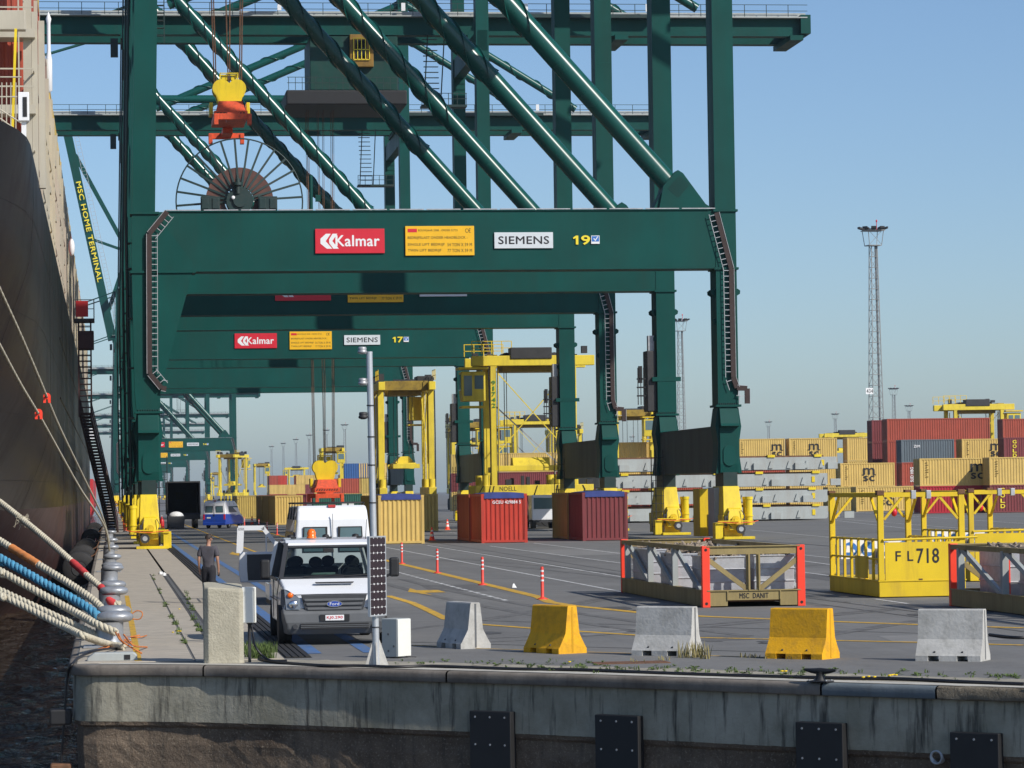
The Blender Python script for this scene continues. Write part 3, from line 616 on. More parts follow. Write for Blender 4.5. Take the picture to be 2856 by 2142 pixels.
    b=MB(); b.box(33.5,49,CY+5.2,CY+6.1,44.9,45.2); b.hexa([(36,CY+5.3,43.3),(47,CY+5.3,43.3),(47,CY+6,43.3),(36,CY+6,43.3)],[(34.5,CY+5.2,44.9),(48.5,CY+5.2,44.9),(48.5,CY+6,44.9),(34.5,CY+6,44.9)]) if False else None
    W(b,'service_platform',M['crane_dark'])
    # upper stays: land mast to water leg, to the back reach, and level tube between the legs
    for y0 in (.85,YR+.85):
        for a,c in (((5.5,CY+y0,45.2),(32.7,CY+y0,56.8)),((33.0,CY+y0,56.8),(52,CY+y0,45.1))):
            b=MB(); b.cyl(a,c,.42,n=20); q=W(b,'upper_stay',M['crane_pipe'])
            a=Vector(a); c=Vector(c); dd=(c-a).normalized(); Lp=(c-a).length; u=Vector((0,1,0)); v=dd.cross(u); b=MB()
            b.tube([a+dd*(Lp*k/90)+(u*math.cos(2*math.pi*Lp*k/90/4)+v*math.sin(2*math.pi*Lp*k/90/4))*.47 for k in range(91)],.06,5); W(b,'stay_strake',M['crane_pipe'],q)
        b=MB(); b.cyl((2.6,CY+y0,46.2),(32.3,CY+y0,46.2),.45,n=20); W(b,'tie_tube',M['crane_pipe'])
    b=MB(); b.cyl((2.7,CY+.85,56.5),(-28,CY+8,46),.16,n=8); b.cyl((2.7,CY+YR+.85,56.5),(-28,CY+11,46),.16,n=8); E(b,'fore_stay',M['crane_green'])
    b=MB(); b.box(2.2,3.3,CY,CY+YR+1.7,55.5,57.0); b.box(32.3,33.3,CY,CY+YR+1.7,56.3,57.4); E(b,'mast_head_beam',g)
    # machinery house on the back reach, stair tower under the girder
    b=MB(); b.box(.5,1.15,CY+3,CY+3.6,41,42.6); W(b,'junction_box',M['crane_dark'])
    b=MB()
    for k in range(16): b.box(3.0,3.9,CY+2.2,CY+2.6,33+.5*k,33.05+.5*k)
    for a in (3.0,3.9): b.bar((a,CY+2.2,32.5),(a,CY+2.2,42.5),.07)
    W(b,'mast_ladder',M['crane_dark'])
    b=MB()                                  # stair flight hanging from the girder near the land leg
    for k in range(12): b.box(28.6-.05*k,29.9-.05*k,CY+9-.3*k,CY+9.3-.3*k,38+.45*k,38.06+.45*k)
    for a in (28.5,30.0): b.bar((a,CY+9.6,37.4),(a,CY+5.4,43.4),.1)
    b.box(28.2,32.3,CY+8.6,CY+10.2,37.3,37.5)
    for z in (38.0,38.5): b.box(28.2,32.3,CY+8.6,CY+8.65,z,z+.05)
    for k in range(6): b.box(28.2+.8*k,28.26+.8*k,CY+8.6,CY+8.65,37.5,38.5)
    W(b,'stair_flight',M['crane_dark'])
    b=MB()
    for x in (9.9,20.5): b.prism([(x-.25,14.45),(x+.25,14.45),(x+.08,14.15),(x-.08,14.15)],'y',CY+YR+.4,CY+YR+.6) if False else None
    # ---- boards on the front beam
    def board(x0,x1,y0,y1,m,nm):
        a=D(x0,y1,CY-.05); c=D(x1,y0,CY-.05); b=MB(); b.box(a.x,c.x,CY-.07,CY+.02,a.z,c.z); return W(b,nm,m,None,.012),a.x,c.x,a.z,c.z
    def letters(s,fx0,fx1,fz0,fz1,bd,m,bold=.02):
        o,x0,x1,z0,z1=bd; L=root.location
        return text(s,(x0+(x1-x0)*fx0-L.x,CY-.075-L.y,z0+(z1-z0)*fz0-L.z),(1,0,0),(0,0,1),(x1-x0)*(fx1-fx0),(z1-z0)*(fz1-fz0),m,o,bold)
    k=board(879.6,1072,637.7,707,M['sign_red'],'maker_board'); letters('Kalmar',.295,.925,.29,.73,k,M['white'],.035)
    o,x0,x1,z0,z1=k; w=x1-x0; h=z1-z0
    for dx in (0,.095):
        b=MB(); f=lambda u,v:(x0+w*u,z0+h*v)
        b.prism([f(.155+dx,.80),f(.225+dx,.80),f(.15+dx,.5),f(.245+dx,.19),f(.165+dx,.19),f(.075+dx,.40) if dx==0 else f(.105+dx,.42),f(.075+dx,.60) if dx==0 else f(.105+dx,.57)],'y',CY-.076,CY-.074)
        W(b,'emblem_stroke',M['white'],o)
    k=board(1131,1322,630,713,M['sign_yellow'],'load_board')
    letters('BOUWJAAR 2008 . ORDER 52725',.19,.76,.80,.89,k,M['ink_brown'],.008); letters('C€',.87,.95,.77,.92,k,M['ink_brown'],.02)
    letters('BEDRIJFSLAST ONDER HEADBLOCK :',.035,.90,.54,.65,k,M['ink_brown'],.022)
    for s,a in (('SINGLE LIFT BEDRIJF',.31),('TWIN LIFT BEDRIJF',.11)): letters(s,.035,.57 if 'S' in s[:1] else .52,a,a+.11,k,M['ink_brown'],.022)
    letters('54 TON X 59 M',.61,.965,.31,.42,k,M['ink_brown'],.022); letters('77 TON X 59 M',.61,.965,.11,.22,k,M['ink_brown'],.022)
    o,x0,x1,z0,z1=k; b=MB(); b.box(x0+.035*(x1-x0),x0+.17*(x1-x0),CY-.077,CY-.074,z0+.79*(z1-z0),z0+.91*(z1-z0)); W(b,'small_emblem',M['sign_red'],o)
    k=board(1379,1542,647.6,693,M['sign_grey'],'drive_board'); letters('SIEMENS',.07,.93,.27,.75,k,M['ink'],.03)
    a=D(1649,680,CY-.03); c=D(1672,657,CY-.03); b=MB(); b.box(a.x,c.x,CY-.04,CY+.02,a.z,c.z); o=W(b,'check_sticker',M['white'])
    b=MB(); b.box(a.x+.03,c.x-.03,CY-.045,CY-.04,a.z+.12,c.z-.03); o2=W(b,'sticker_field',M['ink_blue'],o)
    b=MB(); q=lambda u,v:(a.x+(c.x-a.x)*u,a.z+(c.z-a.z)*v); b.prism([q(.25,.62),q(.35,.7),q(.47,.5),q(.75,.9),q(.82,.84),q(.5,.33)],'y',CY-.05,CY-.046); W(b,'check_mark',M['white'],o)
def del_keys(o):
    for k in ('label','category','group'):
        if k in o: del o[k]
mk('sill_brown',(.03,.055,.047),.6,scale=.4,dirt=.35,dirtcol=(.055,.05,.04),streak=True)
# every crane measures Y from its own front frame: build all at CY
_RealCY=CY
root=thing('gantry_crane','green ship-to-shore gantry crane number 19 with large cable reel, nearest of the row','gantry crane',(17.4,CY+10,0),0,'quay cranes in a row')
# parts above use y relative to CY in places and absolute in others: shift the relative ones
_mesh=MB.mesh
def mesh_shift(s,name,bevel=0,off=None,seg=2):
    if off is not None: s.v=[(v[0],v[1]+(CY if v[1]<100 else 0),v[2]) for v in s.v]
    return _mesh(s,name,bevel,off,seg)
MB.mesh=mesh_shift
crane_parts(root)
# ---------- cable reel standing on the front beam of the nearest crane
def reel(root):
    R0=thing('cable_reel',None,None); del_keys(R0); R0.parent=root
    c=D(668,572,CY+.9); R0.location=Vector((c.x,CY+.9,17.62))-root.location
    H=.55; r=3.32
    b=MB(); n=64; b.tube([(r*math.cos(2*math.pi*k/n),0,H+r*math.sin(2*math.pi*k/n)) for k in range(n)],.04,5,True); link('reel_rim',b.mesh('reel_rim'),M['crane_dark'],R0)
    for k in range(28):
        a=2*math.pi*(k+.3)/28
        if H+r*math.sin(a)<.05: continue
        b=MB(); b.bar((.5*math.cos(a),-.26,H+.5*math.sin(a)),(r*math.cos(a),-.03,H+r*math.sin(a)),.11,.06,up=(0,1,0)); link('spoke',b.mesh('spoke'),M['crane_dark'],R0)
    b=MB(); n=48; prof=[(.78,-.16),(1.78,-.16),(1.78,.16),(.78,.16)]
    vs=[(q*math.cos(2*math.pi*i/n),y,H+q*math.sin(2*math.pi*i/n)) for q,y in prof for i in range(n)]
    b.add(vs,[(j*n+i,j*n+(i+1)%n,((j+1)%4)*n+(i+1)%n,((j+1)%4)*n+i) for j in range(4) for i in range(n)],False); link('cable_winding',b.mesh('cable_winding'),M['reel_copper'],R0)
    b=MB(); b.cyl((0,-.5,H),(0,.5,H),.7,n=24); b.cyl((0,-.62,H),(0,-.5,H),.35,n=16); link('reel_hub',b.mesh('reel_hub'),M['crane_dark'],R0)
    for x in (-1.55,1.45):
        b=MB(); b.box(x-.5,x+.5,-.75,-.3,0,.75); b.box(x-.45,x-.1,-.8,-.74,.1,.65); b.box(x+.1,x+.45,-.8,-.74,.1,.65); link('reel_support',b.mesh('reel_support',.02),M['crane_dark'],R0)
    b=MB(); b.cyl((-.1,-.6,.9),(-.1,-.6,1.7),.13,n=12); b.cyl((-.1,-.6,1.35),(-.1,-.6,1.5),.26,n=12); link('reel_motor',b.mesh('reel_motor'),M['crane_dark'],R0)
    b=MB(); b.cyl((3.75,-.3,0),(3.75,-.3,1.9),.1,n=10); b.box(3.98,4.25,-.4,-.2,.5,.85); link('lamp_post',b.mesh('lamp_post'),M['crane_green'],R0)
    b=MB(); b.ell((-.35,-.6,.15+H),.1,.06,.1); link('reel_lamp',b.mesh('reel_lamp'),M['white'],R0)
_rk=reel
L=root.location
num=[]
def number(root, s):
    a=D(1596,682,CY-.02); c=D(1646,657,CY-.02); Lr=root.location
    n=len(s); wd=(c.x-a.x)/2; x=a.x-17.4+(wd if n==1 else 0); h=c.z-a.z
    for ch in s:
        if ch=='1':
            b=MB(); b.prism([(x+wd*u,a.z+h*v) for u,v in ((.12,.62),(.12,.80),(.42,1),(.68,1),(.68,0),(.40,0),(.40,.72))],'y',-10.03,-10.028); link('crane_number',_mesh(b,'crane_number'),M['ink_yellow'],root)
        else: text(ch,(x+.03*wd,-10-.03,a.z),(1,0,0),(0,0,1),wd*.92,h,M['ink_yellow'],root,.05,'crane_number')
        x+=wd
KP=[]
cranes={19:root}
proto_children=list(root.children)
DEEP={}
for ch in proto_children: DEEP[ch]=list(ch.children)
def clone_crane(Y, s, label, skip=()):
    r=root.copy(); COL.objects.link(r); r.location=(17.4,Y+10,0); r['label']=label
    for ch in proto_children:
        if ch.name.split('.')[0] in skip: continue
        c=ch.copy(); COL.objects.link(c); c.parent=r
        for g in DEEP[ch]:
            q=g.copy(); COL.objects.link(q); q.parent=c
    if skip!=BRD: number(r,s)
    return r
BRD=('maker_board','load_board','drive_board','check_sticker')
SMALL=('bolt_row','bolt_field','wing_plate','lifting_lug','pipe_bracket')
for Y,s,lab in ((210.5,'18','green gantry crane number 18, its boards half hidden behind crane 19'),
                (279,'17','green gantry crane number 17 with its boards in full view beneath crane 19'),
                (354,'16','green gantry crane number 16, its beam the lowest of the near cranes')):
    cranes[int(s)]=clone_crane(Y,s,lab,BRD if s=='16' else ())
for Y,s,lab in ((850,'14','distant green gantry crane number 14 with its boom raised'),
                (1075,'12','distant green gantry crane next behind the one with the raised boom'),
                (1350,'10','far green gantry crane whose back reach ends farthest right under the near beams'),
                (1700,'9','far green gantry crane, second back reach below the near beams'),
                (1930,'8','far green gantry crane, third back reach below the near beams'),
                (2150,'7','farthest green gantry crane at the end of the quay')):
    cranes[int(s)]=clone_crane(Y,s,lab,('boom_girder','bolt_row','orange_hose') if s=='14' else ('bolt_row','orange_hose'))
number(root,'19'); reel(root)
MB.mesh=_mesh
# ---------- raised boom of crane 14
r=cranes[14]
def raised_boom(r):
    Yc=860-r.location.y; A=Vector((1.2-17.4,Yc,44)); d=Vector((-.205,0,1)).normalized(); n=Vector((d.z,0,-d.x))
    B=thing('raised_boom',None,None); del_keys(B); B.parent=r; B.location=A
    for yy in (-3.2,2.1):
        b=MB(); b.bar((0,yy,0),tuple(d*60+Vector((0,yy,0))),1.1,2.2,up=(1,0,.2)); link('boom_girder',b.mesh('boom_girder'),M['crane_green'],B)
    b=MB()
    for off in (1.6,2.7): b.bar(tuple(n*off+Vector((0,-3.6,0))),tuple(n*off+d*60+Vector((0,-3.6,0))),.1)
    for k in range(60): b.bar(tuple(n*1.6+d*k+Vector((0,-3.6,0))),tuple(n*2.7+d*k+Vector((0,-3.6,0))),.07)
    link('boom_walkway',b.mesh('boom_walkway'),M['galv'],B)
    for k0,k1,off in ((22,0,9),(22,8,9),(50,22,9)):
        b=MB(); b.bar(tuple(d*k0+n*(.8 if k0!=22 else 9)),tuple(d*k1+n*(9 if k1==22 else .8)),1.1); link('boom_brace',b.mesh('boom_brace'),M['crane_green'],B)
    b=MB(); b.bar(tuple(d*27.5),tuple(d*22+n*9),.7); b.bar(tuple(d*22+n*9),tuple(d*10+n*2),.7); link('boom_brace',b.mesh('boom_brace'),M['crane_green'],B)
    # lettering reads downwards along the boom face
    text('MSC HOME TERMINAL',tuple(d*42.5+n*(-.55)+Vector((0,-4.35,0))),tuple(-d),tuple(n),27,1.25,M['ink_yellow'],B,.03)
raised_boom(r)
# ---------- trolleys, ropes, spreaders (hang from their cranes: things of their own)
def spreader(name,label,c,group,ropes_to,cont=None):
    t=thing(name,label,'spreader',c,0,group)
    b=MB()                                           # twin lobed headblock plates
    pts=[(1.0*math.cos(a)*.62+.52,.62*math.sin(a)+2.6) for a in [(-.9+3.4*k/16) for k in range(17)]]
    pts2=[(-x,z) for x,z in reversed(pts)]
    for y in (-.7,.6): b.prism(pts+pts2+[(-.85,1.85),(-.75,1.5),(.75,1.5),(.85,1.85)],'y',y,y+.12)
    b.box(-.75,.75,-.58,.6,1.5,2.3); link('headblock',b.mesh('headblock'),M['yellow_machine'],t)
    b=MB()
    for x in (-.5,.5): b.cyl((x,-.5,2.65),(x,.5,2.65),.5,n=20)
    link('sheave',b.mesh('sheave'),M['steel_dark'],t)
    b=MB()
    for x in (-.6,.6):
        b.bar((x,-.5,3.2),(x,-.5,3.7),.06); b.bar((x,.5,3.2),(x,.5,3.7),.06)
    for y in (-.5,.5): b.bar((-.6,y,3.65),(.6,y,3.65),.06)
    b.bar((-.6,-.5,3.65),(-.6,.5,3.65),.06); b.bar((.6,-.5,3.65),(.6,.5,3.65),.06); b.box(-.5,-.1,-.3,.3,3.2,3.55); b.box(.15,.5,-.3,.3,3.2,3.55); link('service_rail',b.mesh('service_rail'),M['yellow_machine'],t)
    b=MB(); b.hexa([(-1.0,-3,.75),(1.0,-3,.75),(1.0,3,.75),(-1.0,3,.75)],[(-.8,-2.6,1.5),(.8,-2.6,1.5),(.8,2.6,1.5),(-.8,2.6,1.5)]); b.box(-1.12,1.12,-3.2,3.2,.35,.78); link('spreader_frame',b.mesh('spreader_frame',.03),M['spreader_red'],t)
    for s in (-1,1):
        b=MB(); b.box(-1.22,1.22,s*5.9-.2,s*5.9+.2,-.15,.25); b.box(-.35,.35,min(s*3,s*5.9),max(s*3,s*5.9),-.05,.35)
        for x in (-1.1,1.1): b.box(x-.14,x+.14,s*5.9-.3,s*5.9+.3,-.5,.2)
        link('end_beam',b.mesh('end_beam',.02),M['spreader_red'],t)
    b=MB()
    for x in (-1.25,1.25): b.box(x-.12,x+.12,-1,1,.8,1.6)
    link('flipper_motor',b.mesh('flipper_motor',.03),M['yellow_machine'],t)
    b=MB()
    for k in range(9): b.prism([(-1.0+.22*k,.5),(-.9+.22*k,.5),(-.82+.22*k,.66),(-.92+.22*k,.66)],'y',-3.22,-3.2)
    link('hazard_stripe',b.mesh('hazard_stripe'),M['black'],t)
    b=MB()
    for x in (-1.1,-.95,-.05,.05,.8,.95): 
        for y in (-.45,.45): b.cyl((x*.9,y,2.9),(x+(.2 if x>0 else -.2),y*2.2,ropes_to-c[2]),.022,n=4,cap=False)
    link('hoist_rope',b.mesh('hoist_rope'),M['rust_steel'],t)
    return t
p=D(640,376,220); spreader('container_spreader','yellow headblock and orange-red spreader hanging high against the sky',(p.x,220,p.z+.5),'spreaders on hoist ropes',44)
p=D(907,1400,288.5); spreader('container_spreader','yellow and red spreader hanging low over the lorry lane beside the light pole',(p.x,288.5,p.z+.5),'spreaders on hoist ropes',38)
mk('house_green',(.006,.05,.04),.55,scale=.5,dirt=.3,spec=.25)
mk('cab_yellow_shaded',(.22,.12,.012),.6,scale=1.5,var=.3)  # yellow cab, dulled: shade under the girder put into the colour
def trolley(label,x,Y,w):
    t=thing('crane_trolley',label,'trolley',(x,Y,43.4),0,'crane trolleys')
    b=MB(); b.box(-w/2+.8,w/2-.6,-4,4,-5.0,-.2); link('trolley_house',b.mesh('trolley_house',.05),M['house_green'],t)
    b=MB(); b.box(-w/2-1.4,w/2+.1,-5,5,-6.4,-5.1); link('under_frame',b.mesh('under_frame',.12,None,2),M['black'],t)  # black colour stands in for the shaded recess below the house
    b=MB()
    for k in range(18): b.box(-w/2-1.2+k*.6,-w/2-1.15+k*.6,-5.05,-5,-5.1,-4.0)
    for z in (-4.5,-4.0): b.box(-w/2-1.3,w/2-.2,-5.05,-5,z,z+.05)
    link('trolley_railing',b.mesh('trolley_railing'),M['crane_dark'],t)
    b=MB(); b.box(-.3,1.8,-4.6,-3.8,-3.0,-.1); link('operator_cab',b.mesh('operator_cab',.06),M['cab_yellow_shaded'],t)
    b=MB(); b.box(.2,1.2,-4.64,-4.61,-2.2,-.6); link('cab_window',b.mesh('cab_window'),M['glass_dark'],t)
    b=MB()
    for x0 in (0,.35,.7,1.05,1.4): b.box(x0,x0+.06,-4.75,-4.7,-2.4,-.5)
    for z in (-2.4,-1.5,-.5): b.box(0,1.46,-4.75,-4.7,z,z+.06)
    link('cab_guard',b.mesh('cab_guard'),M['ink_yellow'],t)
    return t
p=D(975,200,288.5); trolley('dark green machinery trolley with yellow cab under the girder of crane 17',p.x,288.5,9.2)
b=None
# ================================================================== CONTAINERS, YARD, CARRIERS
_CM={}
def corr(mb, o, u, w, L, z0, z1, per=.28, dep=.04):
    """corrugated sheet: origin o, along u, recess along w (inwards)"""
    n=max(3,int(round(L/per))); per=L/n; o=Vector(o); u=Vector(u); w=Vector(w); pts=[]
    for k in range(n):
        for t,d in ((0,0),(.32,0),(.5,1),(.82,1)): pts.append(o+u*(per*(k+t))+w*(dep*d))
    pts.append(o+u*L); m=len(pts)
    mb.add([(p.x,p.y,z0) for p in pts]+[(p.x,p.y,z1) for p in pts],[(i,i+1,m+i+1,m+i) for i in range(m-1)])
def cont_meshes(L,H):
    k=(L,H)
    if k in _CM: return _CM[k]
    W=2.44; hx,hy=L/2,W/2; d={}
    for nm,s in (('front_panel',-1),('back_panel',1)):
        b=MB(); corr(b,(-hx+.12,s*(hy-.03),0),(1,0,0),(0,-s,0),L-.24,.14,H-.1); d[nm]=b.mesh('side_panel')
    for nm,s in (('end_a',-1),('end_b',1)):
        b=MB(); corr(b,(s*(hx-.03),-hy+.12,0),(0,1,0),(-s,0,0),W-.24,.14,H-.1,.245,.045); d[nm]=b.mesh('end_panel')
    b=MB()
    for sx in (-1,1):
        for sy in (-1,1): b.box(min(sx*hx,sx*(hx-.14)),max(sx*hx,sx*(hx-.14)),min(sy*hy,sy*(hy-.14)),max(sy*hy,sy*(hy-.14)),.1,H-.1)
    for sy in (-1,1):
        for z in (.03,H-.12): b.box(-hx+.14,hx-.14,min(sy*(hy-.004),sy*(hy-.1)),max(sy*(hy-.004),sy*(hy-.1)),z,z+.12)
    for sx in (-1,1):
        for z in (.03,H-.12): b.box(min(sx*(hx-.004),sx*(hx-.1)),max(sx*(hx-.004),sx*(hx-.1)),-hy+.14,hy-.14,z,z+.12)
    b.box(-hx+.1,hx-.1,-hy+.1,hy-.1,H-.06,H-.02); b.box(-hx+.1,hx-.1,-hy+.1,hy-.1,.06,.12)
    d['frame']=b.mesh('frame')
    b=MB()
    for sx in (-1,1):
        for sy in (-1,1):
            for z in (0,H-.118): b.box(min(sx*(hx+.004),sx*(hx-.178)),max(sx*(hx+.004),sx*(hx-.178)),min(sy*(hy+.004),sy*(hy-.162)),max(sy*(hy+.004),sy*(hy-.162)),z,z+.118)
    d['castings']=b.mesh('corner_castings')
    _CM[k]=d; return d
CONT_GROUP='shipping containers stacked in the yard'
def container(label,m,loc,rz=0,L=6.06,H=2.59,group=CONT_GROUP,tarp=False,msc=None,vert=None,word=None,small=False,parts=None,wm=None):
    t=thing('shipping_container',label,'container',loc,rz,group); d=cont_meshes(L,H)
    if small: 
        k=('solid',L,H)
        if k not in _CM:
            b=MB(); 
            for s in (-1,1): corr(b,(-L/2,s*1.22,0),(1,0,0),(0,-s,0),L,.1,H,.4,.05); corr(b,(s*L/2,-1.22,0),(0,1,0),(-s,0,0),2.44,.1,H,.4,.05)
            b.box(-L/2+.06,L/2-.06,-1.16,1.16,H-.06,H); b.box(-L/2,L/2,-1.22,1.22,0,.1); _CM[k]=b.mesh('shell')
        link('shell',_CM[k],m,t); return t
    for nm in ('front_panel','back_panel'): link('side_panel',d[nm],m,t)
    for nm in ('end_a','end_b'): link('end_panel',d[nm],m,t)
    link('frame',d['frame'],m,t); c=link('corner_castings',d['castings'],m,t); c['kind']='stuff'
    if tarp:
        b=MB(); n=8; pr=[(-1.17+2.34*k/n,H+.02+.07*math.sin(math.pi*k/n)) for k in range(n+1)]
        b.prism([(-1.06,H-.24)]+[(y*.9,z) for y,z in pr]+[(1.06,H-.24)],'x',-L/2-.012,L/2+.012); link('tarpaulin',b.mesh('tarpaulin'),M['tarp_blue'],t)
    if msc is not None:
        x=msc; s=H/2.59
        text('m',(x-.62,-1.226,1.32*s),(1,0,0),(0,0,1),1.24,.72,wm or M['ink'],t,.035); text('sc',(x-.6,-1.226,.62*s),(1,0,0),(0,0,1),1.2,.56,wm or M['ink'],t,.045)
        b=MB(); b.box(x-.8,x-.5,-1.226,-1.224,1.24*s,1.33*s); b.box(x+.5,x+.8,-1.226,-1.224,1.24*s,1.33*s); link('emblem_serif',b.mesh('emblem_serif'),M['ink'],t)['kind']='stuff'
    if vert:
        for k,ch in enumerate(vert): text(ch,(-L/2+1.0,-1.226,H-.65-.5*k),(1,0,0),(0,0,1),.42,.36,M['ink_yellow'],t,.05)
    if word: text(word[0],(word[1],-1.226,word[2]),word[5],word[6],word[3],word[4],M['white'],t,.03)
    # rows of small print on the left of the side
    if msc is not None:
        b=MB(); random.seed(int(loc[0]*10))
        for k in range(7): b.box(-L/2+.55,-L/2+.55+random.uniform(.1,.3),-1.227,-1.225,H-.45-.22*k,H-.37-.22*k)
        link('small_print',b.mesh('small_print'),M['ink_brown'],t)['kind']='stuff'
    return t
h90=math.pi/2
# --- containers standing along the lorry lanes; the end towards the camera is at x, Y
def lane(px0,px1,pyb,label,m,L=6.06,H=2.59,tarp=False,dy=0,rot=0,Y=None,number=None):
    a=G((px0+px1)/2,pyb) if Y is None else D((px0+px1)/2,pyb,Y)
    y=a.y+dy; t=container(label,m,(a.x,y+L/2,0),h90+rot,L,H,'containers set down along the lanes',tarp); 
    if number: text(number,(-L/2-.006,.62,H-.52),(0,-1,0),(0,0,1),1.5,.16,M['white'],t,.03)
    return t
lane(1056,1185,1517,'tan open-top container under a blue cover, right beside the light pole',M['tan'],tarp=True)
lane(1058,1186,1517,'tan container close behind the one beside the light pole',M['tan_olive'],dy=6.4)
lane(1346,1474,1514,'bright red open-top container under a blue cover',M['cont_red'],tarp=True,rot=-.015,number='GCEU 429884 5')
lane(1346,1474,1514,'rust brown container directly behind the bright red one',M['cont_rust'],dy=6.3)
lane(1629,1755,1508,'maroon open-top container under a blue cover near the crane foot',M['cont_maroon'],tarp=True,rot=-.02)
lane(1629,1755,1508,'olive tan container directly behind the maroon one',M['tan_olive'],dy=6.3)
lane(1122,1226,1482,'olive tan container beneath the straddle carrier, behind the tan covered one',M['tan_olive'],L=12.19)
lane(766,848,1464,'tan container with sunlit ribbed end behind the orange lane posts',M['tan'],L=12.19)
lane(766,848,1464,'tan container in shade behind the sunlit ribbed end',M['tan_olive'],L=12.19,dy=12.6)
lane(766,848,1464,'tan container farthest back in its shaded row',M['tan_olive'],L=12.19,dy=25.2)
lane(663,722,1447,'tan container beside the blue and white van',M['tan_olive'],L=12.19)
a=D(940,1400,398); t=container('dark green container standing broadside behind the white high-roof van',M['cont_green'],(a.x,398,0),0,6.06,2.59,'containers set down along the lanes')
b=MB(); b.box(.5,1.15,-1.228,-1.225,.9,1.5); b.box(1.35,2.0,-1.228,-1.225,.9,1.5); link('placard',b.mesh('placard'),M['paper'],t)['kind']='stuff'
container('rust red container at the lower left of the green one',M['cont_maroon'],(a.x-6.6,402,0),0,6.06,2.59,'containers set down along the lanes')
# --- yard stacks on the right
names={'tan':'tan','cont_crimson':'crimson','cont_maroon':'maroon','cont_rust':'rust red','cont_grey':'grey','cont_blue':'blue','cont_green':'green','cont_red':'red','tan_olive':'olive tan','cont_pink':'pale pink'}
def stack(px0,Y,cols,where,L=6.06,H=2.59,rz=0,**kw):
    a=D(px0,1400,Y)
    for k,c in enumerate(cols):
        o={}; 
        if isinstance(c,tuple): c,o=c
        pos=('lowest','second up','third up','fourth up')[k]
        if k==len(cols)-1 and k>0: pos='topmost'
        mark=' with dark emblem' if 'msc' in o else ' with yellow letters' if 'vert' in o else ''
        container('%s container%s, %s in stack %s'%(names[c],mark,pos,where),M[c],(a.x+L/2,Y+1.22,k*H),rz,L,H,**o)
cx=lambda c:2000+.387*c
stack(cx(1465),296,['cont_crimson',('tan',{'msc':2.5})],'right of centre behind the yellow cage')
stack(cx(1968),293,[('cont_maroon',{'vert':'GOLD'}),('tan',{'msc':2.4})],'at the far right front')
stack(cx(1003),331,[('tan',{'msc':.15})],'low behind the yellow cage'.replace('low ','set low '))
stack(cx(800),341,['tan_olive'],'just right of the grey hatch covers')
stack(cx(893),345,['tan',('tan',{'msc':.15})],'next to the grey hatch covers')
stack(cx(1337),347,['tan',('cont_rust',{'word':('SUD HBG',-1.75,.45,1.6,.36,(0,0,1),(-1,0,0))})],'tucked behind the crimson one')
stack(cx(1335),353,['tan','tan',('cont_grey',{'word':('ZIM',-1.6,1.7,.7,.28,(1,0,0),(0,0,1))})],'below the long rust red box')
stack(cx(1772),353,['tan','tan',('tan',{'msc':.9})],'right of the grey box')
stack(cx(2075),346,['tan','cont_rust',('cont_maroon',{'vert':'GOLD'})],'at the right edge of the photo')
stack(cx(1235),364,['tan','cont_rust','cont_rust','cont_rust'],'carrying the long box on the skyline',12.19)
stack(cx(1125),371,['tan','cont_maroon','cont_maroon','cont_maroon'],'at the left end of the skyline box')
stack(cx(2070),372,['cont_maroon','cont_rust','cont_maroon','cont_rust'],'right of the skyline box')
stack(cx(150),394,['tan','cont_rust',('tan',{'msc':2.0})],'nearest the land-side crane leg',6.06,2.9)
stack(cx(527),394,['tan','tan',('tan',{'msc':.1})],'behind the hatch covers, middle one of three',6.06,2.9)
stack(cx(945),394,['tan','tan','tan'],'behind the hatch covers, right one of three',6.06,2.9)
stack(1700,410,['cont_rust','tan','tan'],'seen between the two land-side crane legs',12.19,2.9)
stack(1390,432,['cont_maroon','cont_maroon','tan'],'seen through the straddle carrier',12.19)
stack(1260,440,['tan','cont_maroon','tan_olive'],'seen left of the straddle carrier cab',6.06)
stack(1540,436,['tan','cont_rust','tan'],'seen right inside the straddle carrier',6.06)
# far rows, ends towards the camera
random.seed(11); pal=['tan','tan','tan','cont_red','cont_maroon','cont_pink','tan_olive','cont_rust','tan']
_fc=0
for k in range(13):
    for lev in range(3 if k not in (2,7) else 2):
        a=D(752+25*k,1400,905); c=random.choice(pal)
        container('%s container in the far end-on block, %s row, %s column from left'%(names[c],('bottom','middle','top')[lev],('first','second','third','fourth','fifth','sixth','seventh','eighth','ninth','tenth','eleventh','twelfth','thirteenth')[k]),M[c],(a.x+1.25,905+6.1,lev*2.6),h90,12.19,2.59,'far block of containers seen end-on',small=True)
for x0,lev,c in ((930,0,'tan'),(930,1,'cont_rust'),(1003,0,'tan'),(1003,1,'tan_olive'),(1003,2,'tan'),(962,2,'cont_blue')):
    a=D(x0,1400,560); container('%s container in the middle distance behind the light pole, %s%s'%(names[c],('lowest','second up','topmost')[lev],', right' if x0>1000 else ', left'),M[c],(a.x+2.4,561,lev*2.6),0,4.85,2.59,'middle distance containers by the light pole',small=True)
